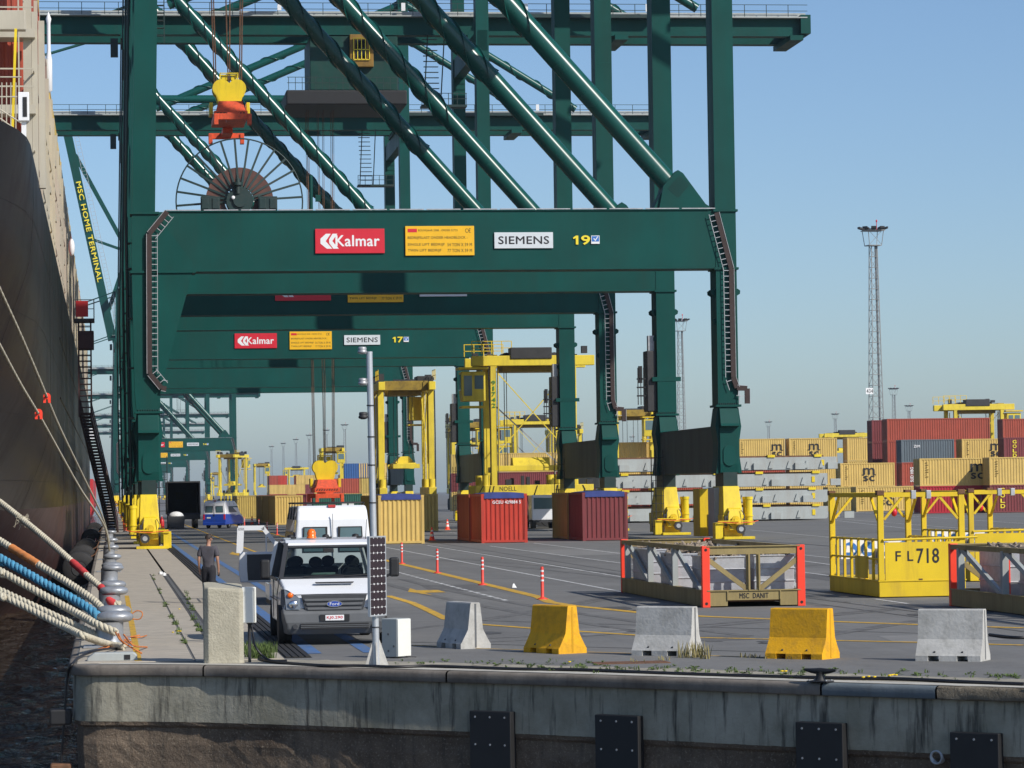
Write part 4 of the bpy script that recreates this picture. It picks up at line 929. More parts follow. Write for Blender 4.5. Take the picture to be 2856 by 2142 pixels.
# --- stack of hatch covers
random.seed(5)
for k in range(4):
    x0=D(1690-9*k,1400,256).x; x1=D(2309 if k<3 else 2336,1400,256).x; z=.12+1.33*k
    pos=('bottom','second','third','top')[k]
    t=thing('hatch_cover','%s grey steel hatch cover of the pile behind the land-side crane foot'%pos,'hatch cover',((x0+x1)/2,262,z),0,'stacked ship hatch covers'); w=(x1-x0)/2
    b=MB(); b.prism([(-w,.12),(-w+.15,0),(w-.15,0),(w,.12),(w,1.0),(-w,1.0)],'y',-6,6); link('cover_panel',b.mesh('cover_panel'),M['hatch_grey'],t)
    b=MB()
    xs=[-w+1.2]
    while xs[-1]<w-2: xs.append(xs[-1]+random.uniform(1.1,3.4))
    for x in xs: b.prism([(x,.12),(x+.34,.12),(x+.2,.7)],'y',-6.1,-5.98)
    b.each('side_gusset',M['hatch_grey'],t)
    b=MB()
    for x in xs[::2]: b.box(x+.7,x+1.5,-6.22,-5.98,.02,.55)
    b.each('side_bracket',M['hatch_grey'],t)
    b=MB()
    for q in range(5): x=-w+1.6+q*(2*w-3)/4+random.uniform(-.5,.5); b.box(x-.3,x+.3,-6.1,-5.6,1.0,1.2)
    b.each('stacking_pad',M['yellow_machine'],t)
    b=MB(); b.box(w-1.3,w-1.05,-6.05,-5.99,.3,.75); link('lashing_hook',b.mesh('lashing_hook'),M['yellow_machine'],t)
    b=MB(); b.box(-w+1,w-1,-5.6,5.6,1.0,1.13); link('under_frame',b.mesh('under_frame'),M['rust_steel'],t)
# --- straddle carriers
def straddle(label,X,Y,rz,spz=4.0,number=None,cab=-1,detail=True):
    t=thing('straddle_carrier',label,'straddle carrier',(X,Y,0),rz,'yellow straddle carriers'); y=M['carrier_yellow']
    for sy in (-1,1):
        b=MB(); b.box(-4.4,4.4,sy*2.25-.35,sy*2.25+.35,2.35,3.15); o=link('side_beam',b.mesh('side_beam',.04),y,t)
        for x in (-3.3,-1.15,1.15,3.3):
            b=MB(); b.cyl((x,sy*2.25-.28,.82),(x,sy*2.25+.28,.82),.82,n=22); b.cyl((x,sy*2.25-.3,.82),(x,sy*2.25+.3,.82),.4,n=14); link('wheel',b.mesh('wheel'),M['tyre'],t)
            b=MB(); b.box(x-.3,x+.3,sy*2.25-.42,sy*2.25-.3,.6,2.4); link('wheel_fork',b.mesh('wheel_fork'),y,t)
        for x in (-3.0,3.0):
            b=MB(); b.box(x-.22,x+.22,sy*2.3-.26,sy*2.3+.26,3.15,12.0); link('column',b.mesh('column',.03),y,t)
        b=MB(); b.box(-4.6,4.6,sy*2.3-.3,sy*2.3+.3,12.0,12.75); link('top_beam',b.mesh('top_beam',.04),y,t)
        if detail:
            b=MB()
            for k in range(20): b.box(2.2,2.65,sy*2.3-.04,sy*2.3,3.3+.42*k,3.34+.42*k)
            for a in (2.2,2.65): b.bar((a,sy*2.3,3),(a,sy*2.3,12.5),.05)
            link('ladder',b.mesh('ladder'),M['galv'],t)['kind']='stuff'
            b=MB()
            for z in (13.3,13.8): b.box(-4.6,-1.6,sy*2.6-.02,sy*2.6+.02,z,z+.05)
            for k in range(5): b.box(-4.6+.74*k,-4.54+.74*k,sy*2.6-.02,sy*2.6+.02,12.9,13.8)
            link('railing',b.mesh('railing'),M['yellow_old'],t)['kind']='stuff'
            for x in (-3.6,1.8,3.0):
                b=MB(); b.cyl((x,sy*2.25,3.15),(x,sy*2.25,3.9),.3,n=14); link('tank',b.mesh('tank'),y,t)
    for x in (-3.0,3.0):
        b=MB(); b.box(x-.4,x+.4,-2.0,2.0,12.0,12.85); link('cross_beam',b.mesh('cross_beam',.03),M['carrier_dark'],t)
    b=MB(); b.box(-1.7,1.4,-2.7,-1.2,12.5,13.35); link('engine_house',b.mesh('engine_house',.05),M['steel_dark'],t)
    b=MB(); b.box(-2.2,2.4,-1.5,1.5,11.6,12.4); link('winch_deck',b.mesh('winch_deck'),M['carrier_dark'],t)
    b=MB(); b.cyl((-1.8,-1.0,12.6),(-1.8,1.0,12.6),.45,n=16); b.cyl((1.8,-1.0,12.6),(1.8,1.0,12.6),.45,n=16); link('rope_drum',b.mesh('rope_drum'),M['steel_dark'],t)['kind']='stuff'
    c=cab; 
    b=MB(); x0,x1=sorted((c*3.6,c*5.4)); b.prism([(x0,9.4),(x1-.1,9.4),(x1,10.2),(x1,11.6),(x0,11.6)] if c>0 else [(x0+.1,9.4),(x1,9.4),(x1,11.6),(x0,11.6),(x0,10.2)],'y',-2.6,-.9); cb=link('cab',b.mesh('cab',.05),y,t)
    b=MB(); xm=(x0+x1)/2; b.box(x0+.2,xm-.1,-2.63,-2.61,9.8,11.3); b.box(xm+.1,x1-.15,-2.63,-2.61,10.3,11.3); xe=x1+.01 if c>0 else x0-.03; b.box(xe,xe+.02,-2.4,-1.1,10.2,11.4); link('cab_window',b.mesh('cab_window'),M['pane_blue'],cb)['kind']='stuff'
    b=MB(); b.box(x0-.2,x1+.2,-2.9,-.7,11.75,11.9); b.box(x0,x1,-2.8,-.8,8.9,9.05); link('cab_platform',b.mesh('cab_platform'),M['yellow_old'],t)['kind']='stuff'
    if detail:
        random.seed(int(X*7))
        b=MB()
        for sy in (-1,1):
            for k in range(7):
                x=random.uniform(-4.2,4.2); b.tube([(x,sy*2.62,3.1),(x+random.uniform(-.3,.3),sy*2.66,random.uniform(2.2,2.8)),(x+random.uniform(-.6,.6),sy*2.62,1.4)],.035,5)
            for k in range(4):
                x=random.choice((-3.3,2.7,-2.7,3.3)); b.tube([(x,sy*2.64,3.2),(x,sy*2.66,8),(x+random.uniform(-.1,.1),sy*2.64,12)],.03,5)
        link('hydraulic_hose',b.mesh('hydraulic_hose'),M['black'],t)['kind']='stuff'
        b=MB()
        for k in range(12):
            x=random.uniform(-4,4); z=random.choice((3.15,12.9)); sy=random.choice((-1,1)); w_=random.uniform(.2,.5); b.box(x,x+w_,sy*2.3-.3,sy*2.3+.25,z,z+random.uniform(.25,.7))
        link('equipment_box',b.mesh('equipment_box'),M['steel_dark'],t)['kind']='stuff'
        b=MB()
        for x in (-2.6,2.6):
            for yy in (-2.0,2.0): b.bar((x,yy,spz+.3),(x,yy,11.8),.1)
        b.bar((-2.7,-2.0,11.6),(2.7,-2.0,5.5),.07); b.bar((2.7,-2.0,11.6),(-2.7,-2.0,5.5),.07)
        b.each('guide_bar',M['carrier_yellow'],t)
        b=MB(); b.bar((-3,2.3,9.8),(3,2.3,4.2),.09); b.each('frame_tie',M['galv'],t)
    # spreader inside
    b=MB(); b.box(-2.9,2.9,-.9,.9,spz,spz+.4); b.prism([(-.9,spz+.4),(.9,spz+.4),(.4,spz+1.0),(-.4,spz+1.0)],'x',-1.4,1.4); link('spreader_frame',b.mesh('spreader_frame',.03),M['carrier_yellow'],t)
    for x in (-2.9,2.9):
        b=MB(); b.box(x-.15,x+.15,-1.22,1.22,spz-.1,spz+.3); link('spreader_end',b.mesh('spreader_end'),y,t)
    b=MB()
    for x in (-1.8,1.8):
        for yy in (-.7,.7): b.cyl((x,yy,spz+.4),(x,yy,12.2),.03,n=4,cap=False)
    link('hoist_rope',b.mesh('hoist_rope'),M['steel_dark'],t)
    if number:
        for x in (-3.0,3.0):
            for k,ch in enumerate(number): text(ch,(x-(.14 if ch!='1' else .05),-2.61,10.6-.42*k),(1,0,0),(0,0,1),.28 if ch!='1' else .1,.3,M['ink_green'],t,.03)
        text('NOELL',(-2.65,-2.606,2.72),(1,0,0),(0,0,1),1.25,.32,M['ink'],t,.01)
    return t
mk('ink_green',(.06,.22,.05),.6,var=.02); mk('pane_blue',(.09,.16,.18),.08,var=.1,spec=.8)
def st(px0,Y): return D(px0,1400,Y).x
straddle('yellow straddle carrier standing broadside with grey engine house and lettered side beam',st(1490,238),240,0,4.2,'91742')
straddle('yellow straddle carrier seen end-on over a tan container beside the light pole',st(1138,292),296,h90,5.0,cab=1)
straddle('yellow straddle carrier half hidden behind the land-side crane legs',st(1775,408),412,h90,6,cab=-1)
straddle('yellow straddle carrier behind the broadside one, its cab seen through the frame',st(1500,452),455,0,5,cab=-1)
straddle('yellow straddle carrier just left of that with a dark-windowed cab',st(1312,470),474,h90,5,cab=-1)
straddle('yellow straddle carrier above the blue and white van in the distance',st(652,815),820,R(65),5,cab=1)
straddle('small yellow straddle carrier seen end-on between van and light pole',st(732,1080),1085,h90,5,detail=False)
straddle('small yellow straddle carrier left of the lone end-on one',st(603,1500),1500,h90,6,detail=False)
straddle('small distant yellow straddle carrier broadside under the light masts',st(828,1260),1260,0,9,detail=False)
straddle('small yellow straddle carrier behind the low hanging spreader',st(930,720),724,h90,7,detail=False)
straddle('yellow straddle carrier top showing above the skyline box on the right',st(2738,395),398,0,8,cab=1)
straddle('distant yellow straddle carrier top above the containers right of the crane leg',st(2370,605),608,0,9,cab=-1,detail=False)
straddle('yellow straddle carrier seen end-on through the legs of the broadside one',st(1585,530),534,h90,6,cab=1)
straddle('yellow straddle carrier standing far behind the bright red container',st(1345,640),644,0,7,cab=1)
straddle('small yellow straddle carrier far left beside crane 14',st(585,1900),1900,h90,6,detail=False)
# --- light masts
def mast_meshes():
    d={}; H=38
    b=MB(); w0,w1=1.0,.45
    for k,(sx,sy) in enumerate(((-1,-1),(1,-1),(1,1),(-1,1))): b.bar((sx*w0,sy*w0,0),(sx*w1,sy*w1,H),.11)
    n=24
    for k in range(n):
        z0=H*k/n; z1=H*(k+1)/n; a=w0+(w1-w0)*k/n; c=w0+(w1-w0)*(k+1)/n
        for (s0,s1) in (((-1,-1),(1,-1)),((1,-1),(1,1)),((1,1),(-1,1)),((-1,1),(-1,-1))):
            b.bar((s0[0]*a,s0[1]*a,z0),(s1[0]*a,s1[1]*a,z0),.06); b.bar((s0[0]*a,s0[1]*a,z0),(s1[0]*c,s1[1]*c,z1),.045)
    d['lattice']=b.mesh('lattice_shaft')
    b=MB(); b.cyl((.5,-.5,0),(.3,-.3,H),.14,n=8); d['tube']=b.mesh('climbing_tube')
    b=MB(); n=12; b.box(-1.0,1.0,-1.0,1.0,H,H+.12)
    for sx in (-1,1):
        for sy in (-1,1): b.bar((sx*.95,sy*.95,H),(sx*1.2,sy*1.2,H+2.2),.08)
    b.box(-1.4,1.4,-1.4,1.4,H+2.2,H+2.32)
    for sx in (-1,1): b.bar((sx*1.0,-1.0,H+.1),(-sx*1.0,-1.0,H+2.2),.05)
    d['platform']=b.mesh('platform')
    b=MB(); b.hexa([(-.35,0,0),(.35,0,0),(.4,.75,.25),(-.4,.75,.25)],[(-.35,0,.28),(.35,0,.28),(.4,.8,.5),(-.4,.8,.5)]); d['lamp']=b.mesh('floodlight')
    b=MB(); b.cyl((.6,0,H+2.3),(.6,0,H+3.6),.05,n=6); b.ell((.6,0,H+3.7),.14,.14,.2,8,5); d['beacon']=b.mesh('beacon')
    return d
MM=mast_meshes(); mk('mast_light',(.35,.37,.38),.5,scale=2,metal=.2)
def mast(px0,py0,label,sign=None):
    h=1383-.0145*(px0-305); Y=(40.5-EYE)*FP/(h-py0); X=D(px0,py0,Y).x
    t=thing('light_mast',label,'light mast',(X,Y,0),.15,'tall floodlight masts')
    link('lattice_shaft',MM['lattice'],M['mast'],t)['kind']='stuff'; link('climbing_tube',MM['tube'],M['mast'],t); link('platform',MM['platform'],M['mast'],t)['kind']='stuff'
    for k in range(10):
        a=2*math.pi*k/10; o=link('floodlight',MM['lamp'],M['steel_dark'],t); o.location=(1.45*math.cos(a),1.45*math.sin(a),40.3); o.rotation_euler=(0,0,a-h90)
    link('beacon',MM['beacon'],M['sign_red'],t)
    if sign:
        b=MB(); b.box(-2.0,-.85,-1.1,-1.05,16.1,17.0); o=link('number_plate',b.mesh('number_plate'),M['white'],t)
        text(sign,(-1.9,-1.11,16.25),(1,0,0),(0,0,1),1.0,.6,M['ink'],o,.02)
    return t
for x,y,lab,sg in ((2434,622,'tall lattice light mast with plate 434 right of the crane','434'),(1896,886,'lattice light mast seen between the two land-side crane legs',None),(2492,1078,'thin distant light mast just right of mast 434',None),(2535,1127,'short looking light mast behind the skyline box',None),(2329,1151,'light mast above the distant straddle carrier top',None),(2143,1174,'light mast just right of the crane foot, above tan containers',None),(1763,1217,'far light mast between the land-side legs, low',None),(757,1246,'leftmost of the six far masts under the crane beams',None),(790,1237,'second from left of the six far masts under the crane beams',None),(825,1226,'third from left of the six far masts under the crane beams',None),(862,1214,'fourth from left of the six far masts under the crane beams',None),(910,1200,'fifth from left of the six far masts, behind the hoist ropes',None),(961,1185,'rightmost of the six far masts under the crane beams',None)):
    mast(x,y,lab,sg)
# ================================================================== MOORED CONTAINER SHIP
def lerp_tab(tab,z):
    if z<=tab[0][0]: return tab[0][1:]
    for (a,b) in zip(tab,tab[1:]):
        if z<=b[0]:
            t=(z-a[0])/(b[0]-a[0]); return tuple(p+(q-p)*t for p,q in zip(a[1:],b[1:]))
    return tab[-1][1:]
HT=[(-6,240,140),(-3,222,140),(2.3,166,130),(6,128,82),(10,106,46),(13.4,98,28)]
def hx(Y,z):
    yf,L=lerp_tab(HT,z); return -2.25-16*(max(0,(yf-Y)/L))**2.1 if Y>yf-L else -18.3
ship=thing('container_ship','black-hulled container ship moored along the quay on the left','ship',(-18,240,0))
st_y=[66,70,74,78,82,85,88,90,92,94,96,98,102,108,115,123,132,142,153,165,178,192,207,224,242,265,300,340,385,402]
def hull_part(name,zs,m,ymin=62):
    mb=MB(); ys=[y for y in st_y if y>=ymin]; n=len(zs)
    for side in (1,-1):
        vs=[]
        for Y in ys:
            for z in zs:
                x=max(hx(Y,z),-18.3) if Y<402 else -18
                vs.append((x if side>0 else -36.6-x,Y,z))
        mb.add(vs,[(i*n+k,(i+1)*n+k,(i+1)*n+k+1,i*n+k+1) for i in range(len(ys)-1) for k in range(n-1)],True)
    return mb.build(name,m,ship,world=True)
hull_part('hull_side',[2.3,3,4,5,6,7,8,9,10,11,12,13,13.4],M['hull'])
hull_part('hull_bottom',[-6,-4.5,-3,-2,-1,0,1,2.3],M['hull_bottom'])
mb=MB(); top=[(hx(Y,13.4),Y) for Y in st_y if Y<402 and hx(Y,13.4)>-18.2]
mb.add([(x-.08,y,13.3) for x,y in top]+[(-36.6-x+.08,y,13.3) for x,y in reversed(top)],[tuple(range(2*len(top)))]); mb.build('deck',M['ship_beige'],ship,world=True)
# rubbing strakes on the hull and fender plates
mb=MB()
for z in (4.6,7.4,10.2): mb.tube([(hx(Y,z)-.02,Y,z) for Y in st_y if 150<Y<400],.07,6)
mb.each('hull_strake',M['hull'],ship,0,True)
mb=MB()
for z in (3.4,5.6,8.6,11.4): mb.tube([(hx(Y,z)+.004,Y,z) for Y in st_y if 84<Y<400],.005,4)
for Y in (101,128,163,) if True else (92,101,110,119,128,138,150,163,180,200,225):
    zs=[2.4+k*.55 for k in range(20)]; mb.tube([(hx(Y,z)+.004,Y,z) for z in zs if hx(Y,z)>-8],.004,4)
mb.build('plate_seam',M['hull'],ship,0,True)['kind']='stuff'
# lashing bridges between the bays
def bridge(Y,zt):
    mb=MB()
    for x in (-2.62,-5.05,-7.55,-10.05): mb.box(x-.14,x+.14,Y-.22,Y+.22,13.3,zt)
    for z in (15.8,18.4): mb.box(-11,-2.35,Y-.6,Y+.6,z,z+.3)
    mb.build('lashing_bridge',M['ship_beige'],ship,0,True)['kind']='stuff'
    mb=MB()
    for z in (16.7,17.3,19.4,20.0): mb.box(-11,-2.4,Y-.62,Y-.58,z,z+.05)
    for k in range(7): mb.bar((-2.9-1.3*k,Y-.6,16),(-2.9-1.3*k,Y-.6,20),.05)
    mb.build('bridge_railing',M['ship_beige'],ship,0,True)['kind']='stuff'
bays=[112+14.4*k for k in range(19)]
for k,Y in enumerate(bays): bridge(Y-1.0,21.6 if k else 24)
for k,Y in enumerate(bays):
    for dy in (3.4,7.0,10.6):
        mb=MB(); mb.box(-2.49,-2.36,Y+dy-.12,Y+dy+.12,13.3,20.4 if dy!=7.0 else 18.6); mb.build('side_stanchion',M['ship_beige'],ship,0,True)
mb=MB()
for z in (14.5,17.2): mb.box(-2.42,-2.38,110,385,z,z+.06)
mb.build('side_rail',M['ship_beige'],ship,0,True)['kind']='stuff'
pal=['tan','cont_rust','tan_olive','cont_maroon','tan_olive','tan','cont_rust','cont_grey']
random.seed(21)
ORD=('first','second','third','fourth','fifth','sixth','seventh','eighth','ninth','tenth','eleventh','twelfth','thirteenth','fourteenth','fifteenth','sixteenth','seventeenth','eighteenth','nineteenth')
for k,Y in enumerate(bays):
    for col in range(3 if k==0 else 1):
        for lev in range(4 if k==0 else 3):
            c='cont_rust' if (k==0 and col<2 and lev!=3) else random.choice(pal)
            container('%s container, %s tier, %s bay from the ship\'s bow%s'%(names[c],('lowest','second','third','fourth')[lev],ORD[k],('',', second row inboard',', third row inboard')[col]),M[c],(-3.70-2.5*col,Y+6.2,13.5+2.6*lev),h90,12.19,2.59,'containers on the ship deck',small=(k>2))
# bow fittings: white lamp box on a bracket, ladder, railing
p0=D(66,300,96)
mb=MB(); mb.box(p0.x-.16,p0.x+.16,95.9,96.3,p0.z-.4,p0.z+.45); mb.build('lamp_box',M['white'],ship,.02,True)
mb=MB(); mb.box(p0.x-.02,p0.x+.1,95.88,95.9,p0.z-.28,p0.z+.3); mb.build('lamp_opening',M['black'],ship,0,True)
mb=MB(); mb.bar((p0.x,96.1,p0.z-.4),(p0.x,96.1,13.3),.14); mb.bar((p0.x-.25,96.1,p0.z-.75),(p0.x,96.1,p0.z-1.2),.06); mb.each('lamp_bracket',M['white'],ship,0,True)
mb=MB(); q0=D(44,80,104); q1=D(34,400,104); mb.bar(q0,q1,.08)
mb.build('yellow_ladder',M['yellow_machine'],ship,0,True)
for a,c in (((0,215),(60,215)),((0,270),(48,270)),((0,305),(62,345)),((0,330),(58,372))):
    mb=MB(); mb.tube([D(*a,103),D(*c,103)],.025,5); mb.build('bow_rail',M['ship_beige'],ship,0,True)
for xx in (5,18,30,44):
    mb=MB(); mb.tube([D(xx,230,103),D(xx,400,103)],.02,5); mb.build('bow_rail',M['ship_beige'],ship,0,True)
q=D(25,60,108); mb=MB(); mb.box(-6,q.x+.55,107.8,108.3,q.z-.3,q.z+.35); mb.build('bow_crane_arm',M['ship_beige'],ship,.03,True)
for xx,yt in ((74,0),(96,35),(115,60)):
    a=D(xx,yt,111); mb=MB(); mb.box(a.x-.1,a.x+.1,110.8,111.2,13.3,a.z); mb.build('deck_post',M['ship_beige'],ship,0,True)
a=D(136,130,140); mb=MB(); mb.lathe([(.01,0),(.14,.1),(.14,1.4),(.08,1.8),(.08,3.0),(.12,3.2),(.01,3.5)],(a.x,140,a.z-2),10); mb.build('vent_post',M['white'],ship,0,True)
a=D(190,690,185); mb=MB(); mb.ell((a.x+.2,185,a.z),.18,.25,.5); mb.build('life_raft',M['white'],ship,0,True)
# mooring guards: red rat guards on the two thin lines are separate things, below
# ---------- gangway
gw=thing('gangway','dark red lattice gangway hanging from the ship down to the quay','gangway',(-1.0,225,0))
xs=(-1.9,-1.1)
mb=MB()
for x in xs:
    for y in (213,214.4): mb.bar((x,y,8),(x,y,14.2),.1)
mb.each('tower_post',M['gangway'],gw,0,True)
mb=MB()
for k in range(16):
    z=8.2+.38*k; mb.box(xs[0],xs[1],213,213.06,z,z+.05); mb.box(xs[0],xs[1],214.3,214.36,z,z+.05); mb.bar((xs[1],213,z),(xs[1],214.4,z+.38),.04)
mb.build('tower_lattice',M['gangway'],gw,0,True)['kind']='stuff'
mb=MB(); mb.box(-2.2,-.85,212.6,214.8,14.2,14.4); mb.build('top_platform',M['steel_dark'],gw,0,True)
mb=MB()
for x in (-2.2,-.88):
    for y in (212.6,214.8): mb.bar((x,y,14.4),(x,y,15.6),.06)
for z in (15.0,15.6): mb.box(-2.2,-.85,212.58,212.62,z,z+.05); mb.box(-.9,-.85,212.6,214.8,z,z+.05)
mb.build('platform_railing',M['steel_dark'],gw,0,True)['kind']='stuff'
mb=MB(); mb.box(-2.05,-1.25,212.5,212.54,14.5,15.55); mb.build('red_banner',M['ship_red'],gw,0,True)
mb=MB(); mb.box(-1.95,-.9,212.7,214.6,12.4,13.6); mb.build('winch_house',M['gangway'],gw,.05,True)
A=Vector((-1.5,214.4,8.1)); B=Vector((.25,236,.25))
mb=MB()
for dx in (-.34,.34): mb.bar(A+Vector((dx,0,0)),B+Vector((dx,0,0)),.12,.3); mb.bar(A+Vector((dx,0,1.05)),B+Vector((dx,0,1.05)),.06)
mb.each('stringer',M['gangway'],gw,0,True)
mb=MB()
for k in range(40):
    p=A+(B-A)*(k/39); mb.box(p.x-.34,p.x+.34,p.y-.2,p.y+.2,p.z,p.z+.15)
    for dx in (-.34,.34): mb.bar(p+Vector((dx,0,0)),p+Vector((dx,0,1.05)),.06)
    if k<39:
        q=A+(B-A)*((k+1)/39)
        for dx in (-.34,.34): mb.bar(p+Vector((dx,0,.05)),q+Vector((dx,0,1.0)),.05); mb.bar(p+Vector((dx,0,1.0)),q+Vector((dx,0,.05)),.05)
mb.build('tread_lattice',M['gangway'],gw,0,True)['kind']='stuff'
mb=MB(); mb.tube([A+Vector((.36,0,.7)),B+Vector((.36,0,.7))],.02,4); mb.each('safety_rope',M['paper'],gw,0,True)
# ---------- far ship astern
fs=thing('cargo_ship','far red-hulled ship with white superstructure beyond the gangway','ship',(-20,900,0))
mb=MB(); mb.prism([(-34,-3),(-5,-3),(-4,0),(-4,7),(-35,7),(-35,0)],'y',800,1000); mb.build('hull_side',M['ship_red'],fs,0,True)
mb=MB(); mb.box(-34,-5,812,830,7,13); mb.box(-32,-5.5,814,828,13,17); mb.box(-30,-3.6,816,826,17,20); mb.box(-24,-12,818,824,20,24); mb.build('superstructure',M['white'],fs,.2,True)
for k in range(5):
    mb=MB(); mb.box(-8.4+.62*k,-8.0+.62*k,813.96,814,14.5,15.3); mb.build('bridge_window',M['black'],fs,0,True)
for k,(c,z) in enumerate((('tan',7),('cont_rust',9.6),('cont_red',12.2),('tan',14.8))): container('%s container on the far red-hulled ship, %s tier'%(names[c],ORD[k]),M[c],(-6.2,806,z),h90,6.06,2.59,'containers on the far ship',small=True)
# ---------- cylindrical fenders and mooring gear on the quay face
FD=[(150,-.55),(168,-.5),(196,-.55),(249,-.5),(310,-.5)]
for k,(Y,z) in enumerate(FD):
    t=thing('quay_fender','black cylindrical rubber fender on the quay face, %s from the near end'%('first','second','third','fourth','fifth')[k],'fender',(-1.42,Y,z),0,'rubber fenders between ship and quay')
    mb=MB(); n=24; prof=[(.36,0),(.72,0),(.78,.06),(.78,2.3),(.72,2.36),(.36,2.36),(.36,0)]
    mb.add([(r*math.cos(2*math.pi*i/n),y,r*math.sin(2*math.pi*i/n)) for r,y in prof for i in range(n)],[(j*n+i,j*n+(i+1)%n,(j+1)*n+(i+1)%n,(j+1)*n+i) for j in range(len(prof)-1) for i in range(n)],True)
    link('rubber_body',mb.mesh('rubber_body'),M['rubber'],t)
    mb=MB(); mb.cyl((0,-.03,0),(0,2.4,0),.34,n=20); link('core_disc',mb.mesh('core_disc'),M['steel_dark'] if k!=1 else M['galv'],t)
    mb=MB(); mb.tube([(.5,.6,.5),(.75,.6,.65),(.86,.6,.9)],.03,5); mb.tube([(.5,1.7,.5),(.75,1.7,.65),(.86,1.7,.9)],.03,5)
    for q in mb.each('hanging_chain',M['rust_steel'],t): pass
# ================================================================== FOREGROUND
# ---- bollards in pairs along the quay edge
BZ=[59.6,62.8,76,81.3,100,103.5,118.6,141,164,200,215,262]
bollard_meshes={}
def bollard_mesh():
    b=MB(); b.lathe([(.34,.0),(.34,.03),(.28,.05),(.255,.10),(.25,.3),(.25,.44),(.26,.46)],n=28); a=b.mesh('stem')
    b=MB(); n=32; rings=[]
    for t in [math.pi*k/12 for k in range(13)]:
        r=.31*max(.02,math.sin(t))**.5
        rings.append([((r*1.08)*math.cos(2*math.pi*i/n)+.10,r*.86*math.sin(2*math.pi*i/n),.55+.105*(-math.cos(t))) for i in range(n)])
    b.loft(rings); h=b.mesh('head')
    b=MB(); b.box(-.48,.42,-.38,.38,.0,.035); pl=b.mesh('base_plate',.012)
    return a,h,pl
BM=bollard_mesh()
ordn=('nearest','second','third','fourth','fifth','sixth','seventh','eighth','ninth','tenth','eleventh','twelfth','thirteenth','fourteenth')
for k,Y in enumerate(BZ):
    t=thing('bollard','%s grey cast mooring bollard along the quay edge'%ordn[k],'bollard',(-.02 if k%2==0 else -.04,Y,.016),0,'mooring bollards on the quay edge')
    link('stem',BM[0],M['bollard_grey'],t); link('head',BM[1],M['bollard_grey'],t); link('base_plate',BM[2],M['bollard_grey'],t)
# white low kerb casting beside the nearest bollard
t=thing('kerb_casting','low white steel kerb block at the quay corner under the ropes','kerb',(.02,54.85,.0))
mb=MB(); mb.prism([(-.42,.0),(.42,.0),(.42,.10),(.36,.15),(-.30,.15),(-.42,.06)],'y',-.16,.16); link('kerb_body',mb.mesh('kerb_body',.02),M['hatch_grey'],t)
mb=MB(); mb.box(.2,.3,-.17,-.155,.03,.11); link('slot',mb.mesh('slot'),M['black'],t)
# ---- mooring ropes: three twisted strands each
def bez(p,n):                                # Catmull-Rom through p
    p=[Vector(q) for q in p]; P=[p[0]*2-p[1]]+p+[p[-1]*2-p[-2]]; out=[]
    for i in range(1,len(P)-2):
        for k in range(n):
            t=k/n; a,b,c,d=P[i-1],P[i],P[i+1],P[i+2]
            out.append(.5*((2*b)+(c-a)*t+(2*a-5*b+4*c-d)*t*t+(3*b-a-3*c+d)*t**3))
    out.append(p[-1]); return out
def rope(label,pts,r,m,group,lay=.17,res=.03,nm='mooring_rope',wraps=()):
    path=bez(pts,40); L=[0]
    for a,b in zip(path,path[1:]): L.append(L[-1]+(b-a).length)
    N=max(8,int(L[-1]/res)); fine=[]; j=0
    for k in range(N+1):
        s=L[-1]*k/N
        while j<len(L)-2 and L[j+1]<s: j+=1
        t=(s-L[j])/max(1e-6,L[j+1]-L[j]); fine.append(path[j].lerp(path[j+1],t))
    t=thing(nm,label,'rope',tuple(path[-1]),0,group)
    a=None; frames=[]
    for i,p in enumerate(fine):
        d=(fine[min(i+1,N)]-fine[max(i-1,0)]).normalized()
        if a is None: a=d.cross(Vector((0,0,1)))
        a=(a-d*a.dot(d)).normalized(); frames.append((p,a.copy(),d.cross(a)))
    for s in range(3):
        pts2=[]
        for i,(p,u,v) in enumerate(frames):
            th=2*math.pi*(i*L[-1]/N/lay+s/3); pts2.append(p+(u*math.cos(th)+v*math.sin(th))*r*.5)
        mb=MB(); mb.tube(pts2,r*.56,6); mb.build('strand',m,t,world=True)
    for f0,f1,wm in wraps:
        mb=MB(); i0,i1=int(f0*N),int(f1*N); mb.tube([fine[i] for i in range(i0,i1+1,2)],[r*1.12*random.uniform(.96,1.08) for i in range(i0,i1+1,2)],8); mb.build('sleeve',wm,t,world=True)
    return t,fine
RG='thick mooring ropes to the nearest bollards'
def rp(pix,Y): return tuple(D(pix[0],pix[1],Y))
def rp_(): pass
def mooring(label,pix,end,r,m,wraps=(),lay=.3):
    """pix: (column, row, depth) along the rope from the frame edge to the bollard"""
    q=[Vector(D(*p)) for p in pix]; q=[q[0]+(q[0]-q[1]).normalized()*5+Vector((0,0,.5))]+q+[Vector(e) for e in end]
    return rope(label,q,r,m,RG,lay=lay,wraps=wraps)
mooring('frayed cream mooring rope with red sleeves, uppermost of the thick bundle',[(-20,1388,82),(0,1400,81.5),(80,1463,80),(160,1530,78.5),(240,1602,77),(285,1642,76.2)],[(.0,75.75,.33),(.22,75.7,.26)],.078,M['rope_cream'],((.80,.865,M['wrap_red']),(.93,.995,M['wrap_red'])))
mooring('cream mooring rope with orange sleeve at its upper end',[(-20,1492,66.5),(0,1508,66.2),(100,1570,65),(200,1632,64),(270,1682,63.2)],[(.0,62.5,.38),(.12,62.45,.3)],.075,M['rope_cream'],((.60,.70,M['rope_wrap']),))
mooring('blue mooring rope in the middle of the thick bundle',[(-20,1540,64),(0,1556,63.8),(60,1590,63.4),(130,1630,63),(200,1668,62.6),(262,1708,62.2)],[(-.12,62.2,.28)],.088,M['rope_blue'],(),.34)
